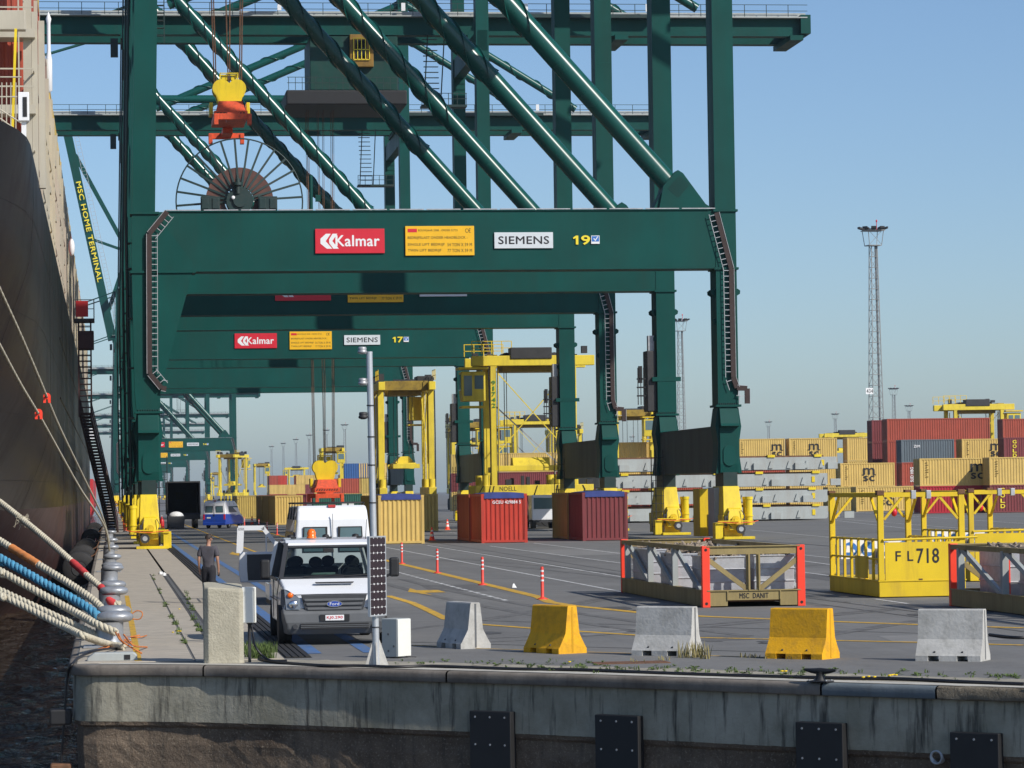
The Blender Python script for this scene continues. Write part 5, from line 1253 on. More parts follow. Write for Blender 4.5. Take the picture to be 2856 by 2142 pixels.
mooring('cream mooring rope below the blue one, orange sleeve at the frame edge',[(-20,1580,61.6),(0,1592,61.4),(100,1648,60.8),(200,1702,60.2),(268,1740,59.4)],[(.1,59.2,.30)],.074,M['rope_cream'],((.50,.545,M['rope_wrap']),))
mooring('thin cream mooring rope second from the bottom of the bundle',[(-20,1632,61),(0,1645,60.9),(100,1692,60.4),(200,1738,60),(262,1766,59.6)],[(-.22,59.5,.14)],.062,M['rope_cream'])
mooring('cream mooring rope lowest of the bundle, its end lying on the quay',[(-20,1648,58.6),(0,1658,58.4),(90,1702,58),(180,1748,57.4)],[tuple(D(240,1776,56.6)),tuple(G(300,1796,.10)),tuple(G(345,1804,.08))],.066,M['rope_cream'])
TG='thin mooring lines to the far bollards'
for k,(a,lab) in enumerate(((( (0,808),(60,940),(115,1070),(165,1190),(230,1325),(285,1440)),'thin cream mooring line carrying the upper red guard'),(((0,965),(57,1071),(107,1155),(160,1250),(225,1365),(290,1465)),'thin cream mooring line carrying the lower red guard'))):
    e=(164,141)[k]; ys=([86,91,97,107,130,150],[84,90,96,106,122,136])[k]
    q=[Vector(rp(p,y)) for p,y in zip(a,ys)]; pts=[tuple(q[0]+(q[0]-q[1]).normalized()*6)]+[tuple(v) for v in q]+[(.0,e,.36)]
    rope(lab,pts,.045,M['rope_cream'],TG,lay=.3,res=.12)
# orange tie cord lying around the nearest bollard
random.seed(4)
oc=thing('tie_cord','orange thin cord knotted around the nearest bollard and strewn on the quay','cord',tuple(G(335,1790)))
for k in range(7):
    c=G(330+random.uniform(-20,20),1797+random.uniform(-6,10)); p=[Vector((c.x,c.y,.06+random.uniform(0,.12)))]
    a=random.uniform(0,6.28)
    for i in range(6):
        a+=random.uniform(-1.2,1.2); p.append(p[-1]+Vector((.12*math.cos(a)+.02,.5*math.sin(a),0))); p[-1].z=.035+random.uniform(0,.02)
    mb=MB(); mb.tube(bez(p,6),.014,5); mb.build('cord_strand',M['rope_orange'],oc,world=True)
for (a,b,c) in (((322,1764),(335,1785),(352,1800)),((345,1770),(372,1800),(410,1805)),((330,1768),(345,1792),(395,1822))):
    mb=MB(); mb.tube(bez([D(*a,57.2),D(*b,56.4),G(*c,.03)],8),.016,5); mb.build('cord_strand',M['rope_orange'],oc,world=True)
mb=MB(); mb.tube(bez([D(366,1714,62),D(380,1704,62),D(394,1706,62),D(397,1716,62),D(388,1727,62),D(366,1726,62)],6),.012,5); mb.build('cord_strand',M['rope_orange'],oc,world=True)
# frayed yarn on the uppermost rope
fr=thing('frayed_yarn','loose frayed cream yarn hanging off the uppermost thick rope','rope',rp((58,1450),82.5))
for k in range(26):
    a=D(58+random.uniform(-12,12),1446+random.uniform(-4,6),80.3); mb=MB(); mb.tube(bez([a,a+Vector((random.uniform(-.06,.08),0,random.uniform(-.05,.08))),a+Vector((random.uniform(-.14,.16),0,random.uniform(-.26,.12)))],4),.005,4); mb.build('yarn',M['rope_cream'],fr,world=True)
# rat guards
for (pxy,Y,lab) in (((131,1110),99.3,'red rat guard plate on the upper thin mooring line'),((108,1155),95.8,'small red rat guard plate on the lower thin mooring line')):
    c=D(*pxy,Y); s=1 if Y>112 else .62
    t=thing('rat_guard',lab,'rat guard',tuple(c),0,'rat guards on the mooring lines')
    o=[(-.18*s,-.24*s)]+[(.18*s*math.cos(a),.07*s+.18*s*math.sin(a)) for a in [math.pi-math.pi*k/10 for k in range(11)]]+[(.18*s,-.24*s),(.05*s,-.24*s),(.05*s,-.06*s),(-.05*s,-.06*s),(-.05*s,-.24*s)]
    mb=MB(); mb.prism(o,'y',-.02,.02); link('plate',mb.mesh('plate'),M['signal_orange'],t)
    mb=MB(); mb.cyl((0,-.05,.05*s),(0,.05,.05*s),.05*s,n=10); link('clamp',mb.mesh('clamp'),M['steel_dark'],t)
# cable running over the corner with rusty ladder brackets on the wall
t=thing('corner_cable','dark cable hanging down the quay corner past rusty brackets','cable',tuple(G(215,1840)))
pts=[G(330,1808,.03),G(280,1812,.10),G(230,1828,.06),Vector((-.62,54.2,.02)),Vector((-.72,54.25,-.2)),Vector((-.78,54.3,-.9)),Vector((-.86,54.4,-1.9)),Vector((-.95,54.6,-3.2))]
mb=MB(); mb.tube(bez(pts,8),.022,6); mb.build('cable_line',M['cable_black'],t,world=True)
for z,m in ((-.85,'black'),(-1.75,'rust_steel')):
    mb=MB(); mb.box(-1.02,-.66,54.2,54.5,z-.16,z+.10); mb.build('wall_bracket',M[m],t,.03,True)
# ---- concrete pillar with cabinet
pc=G(626,1851)
t=thing('concrete_pillar','squat weathered concrete pillar with sloping top beside the van','pillar',(pc.x,pc.y+.33,0))
mb=MB(); w,d,ch=.325,.30,.07
pl=[(-w+ch,-d),(w-ch,-d),(w,-d+ch),(w,d-ch),(w-ch,d),(-w+ch,d),(-w,d-ch),(-w,-d+ch)]
mb.loft([[(x*1.03,y*1.03,0) for x,y in pl],[(x,y,.05) for x,y in pl],[(x,y,1.19+(.07*(x<0)-.03)+(y+d)*.0) for x,y in pl],[(x*.97,y*.97+.01,1.24+(y+d)*.12+(-x)*.06) for x,y in pl]],False)
link('pillar_body',mb.mesh('pillar_body',.012),M['concrete_stone'],t)
bx=D(694,1690,53.5)
t=thing('meter_cabinet','small white cabinet fixed on the right side of the concrete pillar','cabinet',(bx.x,53.5,0))
a=D(678,1737,53.5); b_=D(713,1637,53.5); mb=MB(); mb.box(a.x-bx.x-.02,b_.x-bx.x,-.12,.14,a.z,b_.z); link('cabinet_body',mb.mesh('cabinet_body',.012),M['cream_box'],t)
mb=MB(); mb.box(b_.x-bx.x-.035,b_.x-bx.x-.03,-.125,-.12,a.z+.02,b_.z-.02); link('door_seam',mb.mesh('door_seam'),M['grey_dark'],t)
mb=MB(); mb.box(-.02,.03,0,.05,0,a.z); link('post',mb.mesh('post'),M['steel_dark'],t)
mb=MB(); mb.tube(bez([(.03,-.05,a.z),(.06,-.1,a.z-.2),(.1,-.15,.25),(.3,-.2,.05),(.6,-.3,.03)],6),.02,5); link('feed_cable',mb.mesh('feed_cable'),M['cable_black'],t)
# ---- pole with solar panel
pb=G(1050,1860)
t=thing('light_pole','grey steel pole carrying solar panel and cameras, in the foreground','pole',(pb.x,pb.y,0))
mb=MB(); mb.cyl((0,0,0),(-.05,0,5.02),.056,.05,16); link('shaft',mb.mesh('shaft'),M['steel_light'],t)
mb=MB(); mb.prism([(-.19,0),(-.03,.5),(.03,.5),(.20,0)],'y',-.012,.012); link('base_gusset',mb.mesh('base_gusset'),M['concrete_pale'],t)
mb=MB(); mb.prism([(-.19,0),(-.03,.46),(.03,.46),(.20,0)],'x',-.014,.014); mb.box(-.2,.2,-.2,.2,0,.015); link('base_gusset',mb.mesh('base_gusset'),M['concrete_pale'],t)
mb=MB()
for z in (.62,.95,1.35,2.05,2.6,3.2,3.65,4.15): mb.cyl((-.01*z,0,z),(-.01*z,0,z+.02),.062,n=12)
mb.each('pipe_clamp',M['steel_dark'],t)
for k,(z,s) in enumerate(((5.0,1),(4.5,1),(3.96,1.2))):
    mb=MB(); mb.box(-.16,.0,-.02,.02,z-.015,z+.015); link('camera_arm',mb.mesh('camera_arm'),M['steel_light'],t)
    mb=MB(); mb.lathe([(.01,.1),(.06,.095),(.07,.06),(.06,.045),(.075,.03),(.075,.0),(.03,-.02),(.01,-.02)],(-.16,0,z),16); link('camera_dome',mb.mesh('camera_dome'),M['galv'] if k<2 else M['steel_dark'],t)
sp=thing('solar_panel','upright solar panel with dark cells on the foreground pole','solar panel',(pb.x+.02,pb.y-.10,0),R(52))
z0,z1=.83,2.06; W2=.22
mb=MB(); mb.box(-W2,W2,-.012,.02,z0,z1); link('back_sheet',mb.mesh('back_sheet'),M['white'],sp)
mb=MB(); mb.box(-W2-.02,-W2,-.02,.025,z0-.02,z1+.02); mb.box(W2,W2+.02,-.02,.025,z0-.02,z1+.02); mb.box(-W2,W2,-.02,.025,z0-.02,z0); mb.box(-W2,W2,-.02,.025,z1,z1+.02); mb.each('frame_rail',M['steel_light'],sp)
cw=2*W2/4; chh=(z1-z0)/10; mb=MB(); k=.17
mb.prism([(cw*x,chh*z) for x,z in ((k,.02),(1-k,.02),(.97,k),(.97,1-k),(1-k,.98),(k,.98),(.03,1-k),(.03,k))],'y',-.004,0); cm=mb.mesh('cell')
for i in range(4):
    for j in range(10): o=link('cell',cm,M['panel_cell'],sp); o.location=(-W2+cw*i,-.013,z0+chh*j)
# ---- switch cabinet
cb=G(1108,1836)
t=thing('switch_cabinet','grey and white electrical cabinet standing beside the pole','cabinet',(cb.x,cb.y+.2,0),R(44))
mb=MB(); mb.box(-.17,.17,-.17,.17,.02,.66); link('cabinet_body',mb.mesh('cabinet_body',.012),M['hatch_grey'],t)
mb=MB(); mb.box(-.165,.165,-.19,-.17,.03,.65); link('cabinet_door',mb.mesh('cabinet_door',.006),M['cream_box'],t)
mb=MB(); mb.cyl((-.176,-.1,.2),(-.17,-.1,.2),.02,n=8); mb.cyl((-.176,.02,.12),(-.17,.02,.12),.02,n=8); mb.cyl((-.176,.02,.4),(-.17,.02,.4),.02,n=8); mb.each('knockout',M['grey_plastic'],t)
mb=MB(); mb.tube(bez([(0,-.1,.05),(.03,-.22,.02),(-.1,-.3,.03),(.05,-.4,.02)],5),.008,4); link('loose_wire',mb.mesh('loose_wire'),M['cable_black'],t)
# ---- barriers
def barrier(label,pxc,pyc,ang,m,L=1.05):
    c=G(pxc,pyc); t=thing('road_barrier',label,'barrier',(c.x,c.y,0),R(ang),'short concrete road barriers along the quay end')
    full=[(-.29,.0),(-.29,.085),(-.265,.12),(-.17,.29),(-.145,.34),(-.092,.79),(-.075,.81),(.075,.81),(.092,.79),(.145,.34),(.17,.29),(.265,.12),(.29,.085),(.29,.0)]
    cut=[(-.285,.085),(-.265,.12)]+full[3:11]+[(.265,.12),(.285,.085)]
    # run along local x; end groove in the near end
    mb=MB(); xs=[-L/2,-L/2+.2,-L/2+.38,L/2-.38,L/2-.2,L/2]
    for k,(a,b) in enumerate(zip(xs,xs[1:])): mb.prism(full if k%2==0 else cut,'x',a,b)
    link('barrier_body',mb.mesh('barrier_body'),m,t)
    for s in (-1,1):
        mb=MB(); x=s*(L/2); mb.box(min(x,x+s*.004),max(x,x+s*.004),-.018,.018,.02,.79); link('end_groove',mb.mesh('end_groove'),M['grey_plastic'] if m!=M['yellow_barrier'] else M['groove_y'],t)
    mb=MB()
    for x in (-L/2+.3,L/2-.3): mb.cyl((x,-.262,.135),(x,-.238,.145),.018,n=8)
    mb.each('lifting_hole',M['grey_dark'],t)
mk('groove_y',(.55,.28,.004),.8,var=.1)
def bpos(l,r): return (l+r)/2
# angle: long axis turned from +X towards -Y
barrier('grey concrete barrier leftmost in the row of five',1293,1806,-72,M['concrete_pale'])
barrier('yellow concrete barrier second from left, beside the leftmost grey one',1548,1820,-63,M['yellow_barrier'])
barrier('grey concrete barrier in the middle of the row with dry weeds at its foot',1862,1827,-38,M['concrete_pale'])
barrier('yellow concrete barrier fourth from left with scratched face',2238,1836,-42,M['yellow_barrier'])
barrier('grey concrete barrier rightmost in the row',2658,1842,-31,M['concrete_pale'])
# ---- cleat, cables, wall pads
c=G(2298,1905)
t=thing('mooring_cleat','small black mooring cleat bolted on the coping','cleat',(c.x-.02,c.y+.14,.008),R(-45))
mb=MB(); mb.box(-.17,.17,-.1,.1,0,.02); link('base_plate',mb.mesh('base_plate',.005),M['steel_dark'],t)
mb=MB(); mb.lathe([(.085,.02),(.065,.05),(.06,.12),(.07,.15)],n=16); link('stem',mb.mesh('stem'),M['black'],t)
mb=MB(); mb.tube([(-.26,0,.17),(-.15,0,.155),(0,0,.15),(.15,0,.155),(.26,0,.17)],[.018,.035,.05,.035,.018],8); link('horn',mb.mesh('horn'),M['black'],t)
mb=MB()
for x in (-.14,.14):
    for y in (-.07,.07): mb.cyl((x,y,.02),(x,y,.035),.014,n=6)
mb.each('bolt',M['galv'],t)
def ground_cable(label,pix,r,m,z=.03):
    mb=MB(); pts=bez([G(x,y,z) for x,y in pix],12); o=mb.tube(pts,r,6).build('ground_cable',m); tag(o,label,'cable',None); return o
ground_cable('black cable lying along the quay edge, lower one',[(700,1800),(720,1830),(760,1845),(900,1856),(1010,1857),(1100,1860),(1200,1858),(1330,1862),(1450,1866),(1620,1868),(1800,1875),(2000,1882),(2300,1890),(2500,1893),(2700,1902),(2856,1908)],.028,M['cable_black'])
ground_cable('thin black cable crossing the asphalt at the right edge',[(2760,1770),(2800,1775),(2840,1778),(2900,1776)],.03,M['cable_black'])
# fender boards on the end wall
def wall_pt(xp,z,out):
    """point of the end wall whose edge lies at frame column xp"""
    best=min(range(len(NEAR)),key=lambda i:abs(proj(NEAR[i][0],NEAR[i][1],-.3)[0]-xp) if NEAR[i][1]<54 else 1e9)
    return best
def proj(x,y,z):
    q=W2C@(Vector((x,y,z))-Vector((0,0,EYE))); return 1428+FP*q.x/-q.z,1071-FP*q.y/-q.z
for k,(xa,xb,yt,lab) in enumerate(((1327,1442,1982,'leftmost'),(1677,1800,1993,'second from left'),(2240,2376,2013,'third from left'),(2648,2790,2042,'rightmost'))):
    i=wall_pt((xa+xb)/2,0,0); p=NEAR[i]; q=NEAR[i+1]; dx,dy=q[0]-p[0],q[1]-p[1]; L=math.hypot(dx,dy); dx/=L; dy/=L
    ang=math.atan2(dy,dx); Yd=p[1]; zt=D((xa+xb)/2,yt,Yd).z; wpx=(xb-xa)*Yd/FP/(math.cos(abs(ang))+math.sin(abs(ang))*((xa+xb)/2-305)/FP); 
    t=thing('fender_board','%s black bolted fender board on the end wall'%lab,'fender board',(p[0]+dy*.04,p[1]-dx*.04,0),ang,'black fender boards on the end wall')
    mb=MB(); mb.box(-wpx/2,wpx/2,-.13,.02,-4.2,zt); link('board_body',mb.mesh('board_body',.012),M['board_black'] if 'board_black' in M else M['black'],t)
    mb=MB()
    for r_ in range(5):
        for c_ in (-.36,0,.36): mb.cyl((c_*wpx,-.136,zt-.09-.42*r_),(c_*wpx,-.128,zt-.09-.42*r_),.016,n=8)
    mb.each('bolt_head',M['galv'],t)
i=wall_pt(2605,0,0); p=NEAR[i]; q=NEAR[i+1]; ang=math.atan2(q[1]-p[1],q[0]-p[0])
t=thing('drain_pipe','round drain outlet pipe in the lower end wall','pipe',(p[0],p[1],D(2607,2112,p[1]).z),ang)
mb=MB(); n=20
mb.add([(r*math.cos(6.283*k/n),y,r*math.sin(6.283*k/n)) for r,y in ((.1,.3),(.1,-.06),(.075,-.06),(.075,.3)) for k in range(n)],[(j*n+k,j*n+(k+1)%n,(j+1)*n+(k+1)%n,(j+1)*n+k) for j in range(3) for k in range(n)],True); link('pipe_ring',mb.mesh('pipe_ring'),M['galv'],t)
mb=MB(); mb.cyl((0,.05,0),(0,.1,0),.08,n=16); link('pipe_bore',mb.mesh('pipe_bore'),M['black'],t)
# ---- weeds
random.seed(9)
def tuft(mb,c,n,h,sp,lean=.5):
    for k in range(n):
        a=random.uniform(0,6.283); r=sp*math.sqrt(random.random()); b=Vector((c[0]+r*math.cos(a),c[1]+r*math.sin(a),c[2] if len(c)>2 else 0)); hh=h*random.uniform(.45,1)
        a2=random.uniform(0,6.283); l=hh*lean*random.uniform(.2,1); tip=b+Vector((l*math.cos(a2),l*math.sin(a2),hh)); w=Vector((math.sin(a2),-math.cos(a2),0))*(.006+.004*random.random()); mid=b.lerp(tip,.55)+Vector((0,0,hh*.12))
        mb.add([b-w,b+w,mid+w*.8,mid-w*.8,tip],[(0,1,2,3),(3,2,4)])
def leafy(mb,c,n,s):
    for k in range(n):
        a=random.uniform(0,6.283); l=s*random.uniform(.4,1); z=random.uniform(.005,.04); d=Vector((math.cos(a),math.sin(a),0)); w=Vector((-d.y,d.x,0))*l*.22; b=Vector((c[0],c[1],.008))
        mb.add([b,b+d*l*.55+w+Vector((0,0,z)),b+d*l+Vector((0,0,z*.5)),b+d*l*.55-w+Vector((0,0,z))],[(0,1,2,3)])
mb=MB()
for k in range(9): c=G(735+random.uniform(-42,50),1826+random.uniform(-14,14)); tuft(mb,c,70,.24,.14)
tag(mb.build('grass_tuft',M['grass']),'green grass tuft growing between the pillar and the van','grass',kind='stuff')
mb=MB()
for k in range(95):
    xp=random.uniform(1380,2856); f=(xp-1100)/1756; yb=1853+f*38+random.gauss(0,6); c=G(xp,yb); leafy(mb,c,random.randint(5,11),random.uniform(.05,.13))
for k in range(40): c=G(random.uniform(1100,1700),1862+random.uniform(-18,-6)); leafy(mb,c,5,.07)
for k in range(40): xp=random.uniform(1380,2856); f=(xp-1100)/1756; c=G(xp,1855+f*36+random.gauss(0,5)); tuft(mb,c,9,.07,.05)
for (x,y) in ((430,1615),(445,1650),(462,1690),(478,1722),(490,1745),(500,1768),(512,1790),(540,1725),(548,1745),(556,1765),(535,1700),(528,1680),(520,1660)):
    for j in range(3): c=G(x+random.uniform(-4,4),y+random.uniform(-8,8)); leafy(mb,(c.x,c.y),9,.12); tuft(mb,(c.x,c.y,.016),8,.10,.05)
tag(mb.build('weeds',M['grass']),'low green weeds in the joints of the quay edge and apron','weeds',kind='stuff')
mk('grass_dry',(.26,.22,.09),.85,scale=8,var=.3)
mb=MB()
for xp in (1905,1935,1950,1965): c=G(xp,1836+random.uniform(-4,2)); tuft(mb,c,26,.3,.1,.45)
for xp,yp in ((2080,1833),(2100,1835),(2150,1836),(2215,1838),(1780,1848),(1850,1842)): tuft(mb,G(xp,yp),14,.09,.14,.8)
tag(mb.build('dry_weeds',M['grass_dry']),'dry weeds at the foot of the middle grey barrier','weeds',kind='stuff')
mb=MB()
for (x,y) in ((1588,1848),(2180,1874),(2190,1874),(2425,1889),(2435,1890),(2408,1891),(2485,1885),(2493,1884),(2500,1885),(2478,1886),(484,1765),(496,1762),(504,1762),(500,1700)):
    c=G(x+random.uniform(-4,4),y,.05); mb.lathe([(.004,0),(.03,.012),(.022,.022),(.002,.024)],(c.x,c.y,c.z),8)
tag(mb.build('dandelions',M['dandelion']),'yellow dandelion heads among the weeds','flowers',kind='stuff')
# scraps of litter
for k,(x,y,lab) in enumerate(((1433,1641,'white scrap of litter on the asphalt'),(458,1607,'crumpled white plastic by the crane rail'),(448,1603,'second crumpled white plastic by the crane rail'))):
    c=G(x,y); mb=MB(); n=9; r=.09
    mb.loft([[(c.x+rr*math.cos(6.28*i/n)*random.uniform(.6,1.3),c.y+rr*math.sin(6.28*i/n)*random.uniform(.6,1.3),.02+zz*random.uniform(.6,1.2)) for i in range(n)] for rr,zz in ((r,0),(r*.8,.06),(r*.3,.1))],False)
    tag(mb.build('litter',M['paper']),lab,'litter','litter scraps')
# ---- lane posts and cones
def lane_post_meshes():
    b=MB(); b.lathe([(.14,0),(.14,.02),(.06,.05),(.042,.07),(.042,.80),(.03,.83),(.0,.83)],n=14); body=b.mesh('post_body')
    bands=[]
    for z in (.46,.58,.70):
        b=MB(); b.lathe([(.0435,z),(.0435,z+.045)],n=14); bands.append(b.mesh('reflector_band'))
    return body,bands
PBm,PBb=lane_post_meshes()
def lpost(x,y,lab,Y=None):
    c=G(x,y); t=thing('lane_post',lab,'post',(c.x,c.y,0),0,'red flexible lane posts')
    link('post_body',PBm,M['post_red'],t)
    for b in PBb: link('reflector_band',b,M['white'],t)
mk('post_red',(.72,.05,.03),.5,scale=4,var=.08,dirt=.25,dirtcol=(.3,.04,.03))
for k,(x,y,w) in enumerate(((1513,1672,'nearest'),(1346,1632,'second nearest'),(1220,1599,'third nearest'),(1121,1573,'fourth nearest'),(773,1492,'fifth, right of the blue and white van'),(745,1487,'sixth, tall, right of the blue and white van'),(722,1478,'seventh, short, right of the blue and white van'),(682,1469,'eighth, close to the blue and white van'),(665,1466,'farthest, beside the blue and white van'))):
    lpost(x,y,'red banded lane post, %s'%w)
def cone_mesh():
    b=MB(); b.box(-.2,.2,-.2,.2,0,.04); base=b.mesh('cone_base',.01)
    b=MB(); b.lathe([(.155,.04),(.035,.75),(.0,.76)],n=16); body=b.mesh('cone_body')
    bs=[]
    for z0,z1 in ((.24,.38),(.5,.6)):
        r=lambda z:.158-.169*(z-.04); b=MB(); b.lathe([(r(z0),z0),(r(z1),z1)],n=16); bs.append(b.mesh('cone_band'))
    return base,body,bs
CN=cone_mesh()
for (x,y,lab) in ((1205,1508,'orange and white traffic cone in front of the tan container'),(1248,1478,'orange and white traffic cone farther back between tan and red containers'),(703,1463,'orange and white traffic cone beside the tan containers on the left')):
    c=G(x,y); t=thing('traffic_cone',lab,'cone',(c.x,c.y,0),0,'traffic cones'); link('cone_base',CN[0],M['orange'],t); link('cone_body',CN[1],M['signal_orange'],t)
    for b in CN[2]: link('cone_band',b,M['white'],t)
# ================================================================== LASHING FLATS AND WORK CAGES
def scrap_heap(mb,x0,x1,y0,y1,z,n):
    for k in range(n):
        c=Vector((random.uniform(x0,x1),random.uniform(y0,y1),z+random.uniform(-.02,.1))); a=random.uniform(0,3.14); b=random.uniform(-.5,.5); l=random.uniform(.08,.2)
        d=Vector((math.cos(a)*l,math.sin(a)*l,b*l)); mb.bar(c-d,c+d,.04,.05)
def bin_(label,parent_loc,x,y,w,l,h,z=.3,red=False):
    t=thing('lashing_bin',label,'bin',(parent_loc[0]+x,parent_loc[1]+y,z),0,'grey metal bins of lashing gear on the flats')
    mb=MB(); mb.prism([(-w/2,0),(w/2,0),(w/2,h),(-w/2,h)],'y',-l/2,l/2); link('bin_body',mb.mesh('bin_body',.015),M['bin_grey'],t)
    for k in range(3):
        zz=h*(k+1)/3-.03; mb=MB(); mb.box(-w/2-.02,w/2+.02,-l/2-.02,l/2+.02,zz,zz+.035); link('bin_rib',mb.mesh('bin_rib',.008),M['bin_grey'],t)
    mb=MB(); scrap_heap(mb,-w/2+.1,w/2-.1,-l/2+.1,l/2-.1,h,130); link('scrap_iron',mb.mesh('scrap_iron'),M['scrap'],t)['kind']='stuff'
    if red:
        mb=MB(); mb.box(-w/2-.03,-w/2+.05,-l/2-.03,-l/2+.05,0,h); link('red_corner',mb.mesh('red_corner'),M['signal_orange'],t)
    return t
def flat(label,X0,Y0,bins,name_txt,L=12.0,W=2.4,rz=0):
    """open lashing flat, near end at Y0, left side at X0"""
    Ht=1.42; hb=.37
    t=thing('lashing_flat',label,'flat rack',(X0+W/2,Y0,0),rz,'open lashing flats'); m=M['flat_tan']; w=W/2
    for s in (-1,1):
        mb=MB(); mb.box(s*w-.09 if s<0 else s*w-.0,s*w if s<0 else s*w+.09,.1,L-.1,.02,hb) if False else mb.box(min(s*w,s*(w-.1)),max(s*w,s*(w-.1)),.14,L-.14,.02,hb); mb.box(min(s*(w+.02),s*(w-.14)),max(s*(w+.02),s*(w-.14)),.14,L-.14,hb,hb+.03); link('side_rail',mb.mesh('side_rail'),m,t)
        mb=MB(); mb.box(min(s*w,s*(w-.1)),max(s*w,s*(w-.1)),.14,L-.14,Ht-.13,Ht-.02); link('top_rail',mb.mesh('top_rail'),m,t)
        for k in range(3):
            y0=.6+k*(L-1.2)/3; y1=y0+(L-1.2)/3
            mb=MB(); mb.bar((s*(w-.06),y0,hb),(s*(w-.06),y1-.3,Ht-.1),.08,.12); link('side_brace',mb.mesh('side_brace'),M['hatch_grey'],t)
            mb=MB(); mb.box(s*(w-.06)-.07,s*(w-.06)+.07,y1-.28,y1-.1,hb,Ht-.1); link('side_post',mb.mesh('side_post'),M['hatch_grey'],t)
    mb=MB(); mb.box(-w+.1,w-.1,.1,L-.1,.12,.28); link('floor',mb.mesh('floor'),M['rust_steel'],t)
    for e,(y,sg) in enumerate(((.0,1),(L,-1))):
        ya,yb=sorted((y,y+sg*.1))
        mb=MB(); mb.box(-w+.1,-.62,ya,yb,.03,hb); mb.box(.62,w-.1,ya,yb,.03,hb); mb.box(-.62,.62,ya,yb,.16,hb); link('end_sill',mb.mesh('end_sill'),m,t)
        mb=MB(); mb.box(-w+.1,w-.1,ya-.03,yb+.03,hb,hb+.025); link('sill_cap',mb.mesh('sill_cap'),m,t)
        mb=MB()
        for x in (-.62,.62): mb.box(x-.015,x+.015,ya-.03,yb,.16,hb)
        for q in mb.each('sill_stiffener',m,t): pass
        mb=MB(); mb.box(-w+.1,w-.1,ya+.01,yb-.02,Ht-.2,Ht-.03); link('end_top_rail',mb.mesh('end_top_rail'),m,t)
        mb=MB(); mb.box(-w+.1,w-.1,ya-.03,yb+.02,Ht-.03,Ht-.005); link('top_flange',mb.mesh('top_flange'),m,t)
        for x in (-.16,.08):
            mb=MB(); mb.box(x,x+.08,ya+.0,yb-.0,hb+.025,Ht-.2); mb.box(x+.03,x+.05,ya-.05,yb+.03,hb+.025,Ht-.2); link('centre_post',mb.mesh('centre_post'),m,t)
        for s in (-1,1):
            mb=MB(); mb.bar((s*(w-.12),(ya+yb)/2,Ht-.3),(s*.16,(ya+yb)/2,hb+.05),.07,.11); link('end_brace',mb.mesh('end_brace'),m,t)
            cm_='signal_orange'
            mb=MB(); x0,x1=sorted((s*(w+.01),s*(w-.17))); mb.box(x0,x1,min(y-sg*.02,y+sg*.16),max(y-sg*.02,y+sg*.16),0,Ht); link('corner_post',mb.mesh('corner_post',.01),M[cm_],t)
            xc=(x0+x1)/2; mb=MB(); yf=y-sg*.022; ye=yf+sg*.004
            for z in (.09,Ht-.09): mb.cyl((xc,yf-sg*.003,z),(xc,ye,z),.035,n=12)
            for q in mb.each('casting_hole',M['black'],t): pass
    if name_txt: text(name_txt,(-.34,-.004,.20),(1,0,0),(0,0,1),.68,.12,M['ink'],t,.03)
    for (lab,x,y,bw,bl,bh,red) in bins: bin_(lab,(X0+W/2,Y0),x,y,bw,bl,bh,.3,red)
random.seed(12)
c=G(1961,1695)
flat('tan lashing flat with orange corner posts holding grey bins of scrap',c.x+.0,c.y,[('grey metal bin of scrap at the near end of the left flat, right side',.6,1.3,.95,1.5,.88,False),('grey metal bin at the near end of the left flat, left side',-.55,1.5,.95,1.6,.86,False),('grey metal bin in the middle of the left flat',-.2,5.5,1.7,2.2,.86,True),('grey metal bin at the far end of the left flat',-.1,9.6,1.9,2.6,.9,True)],'MSC  DANIT')
c=G(2649,1690)
flat('tan lashing flat cut by the right edge of the photo, with grey bins',c.x,c.y-12,[('grey red-cornered bin at the far end of the right-hand flat',.1,9.9,1.7,2.3,1.0,True),('grey bin of scrap at the right edge of the photo',.15,6.9,1.7,2.2,1.0,True)],None)
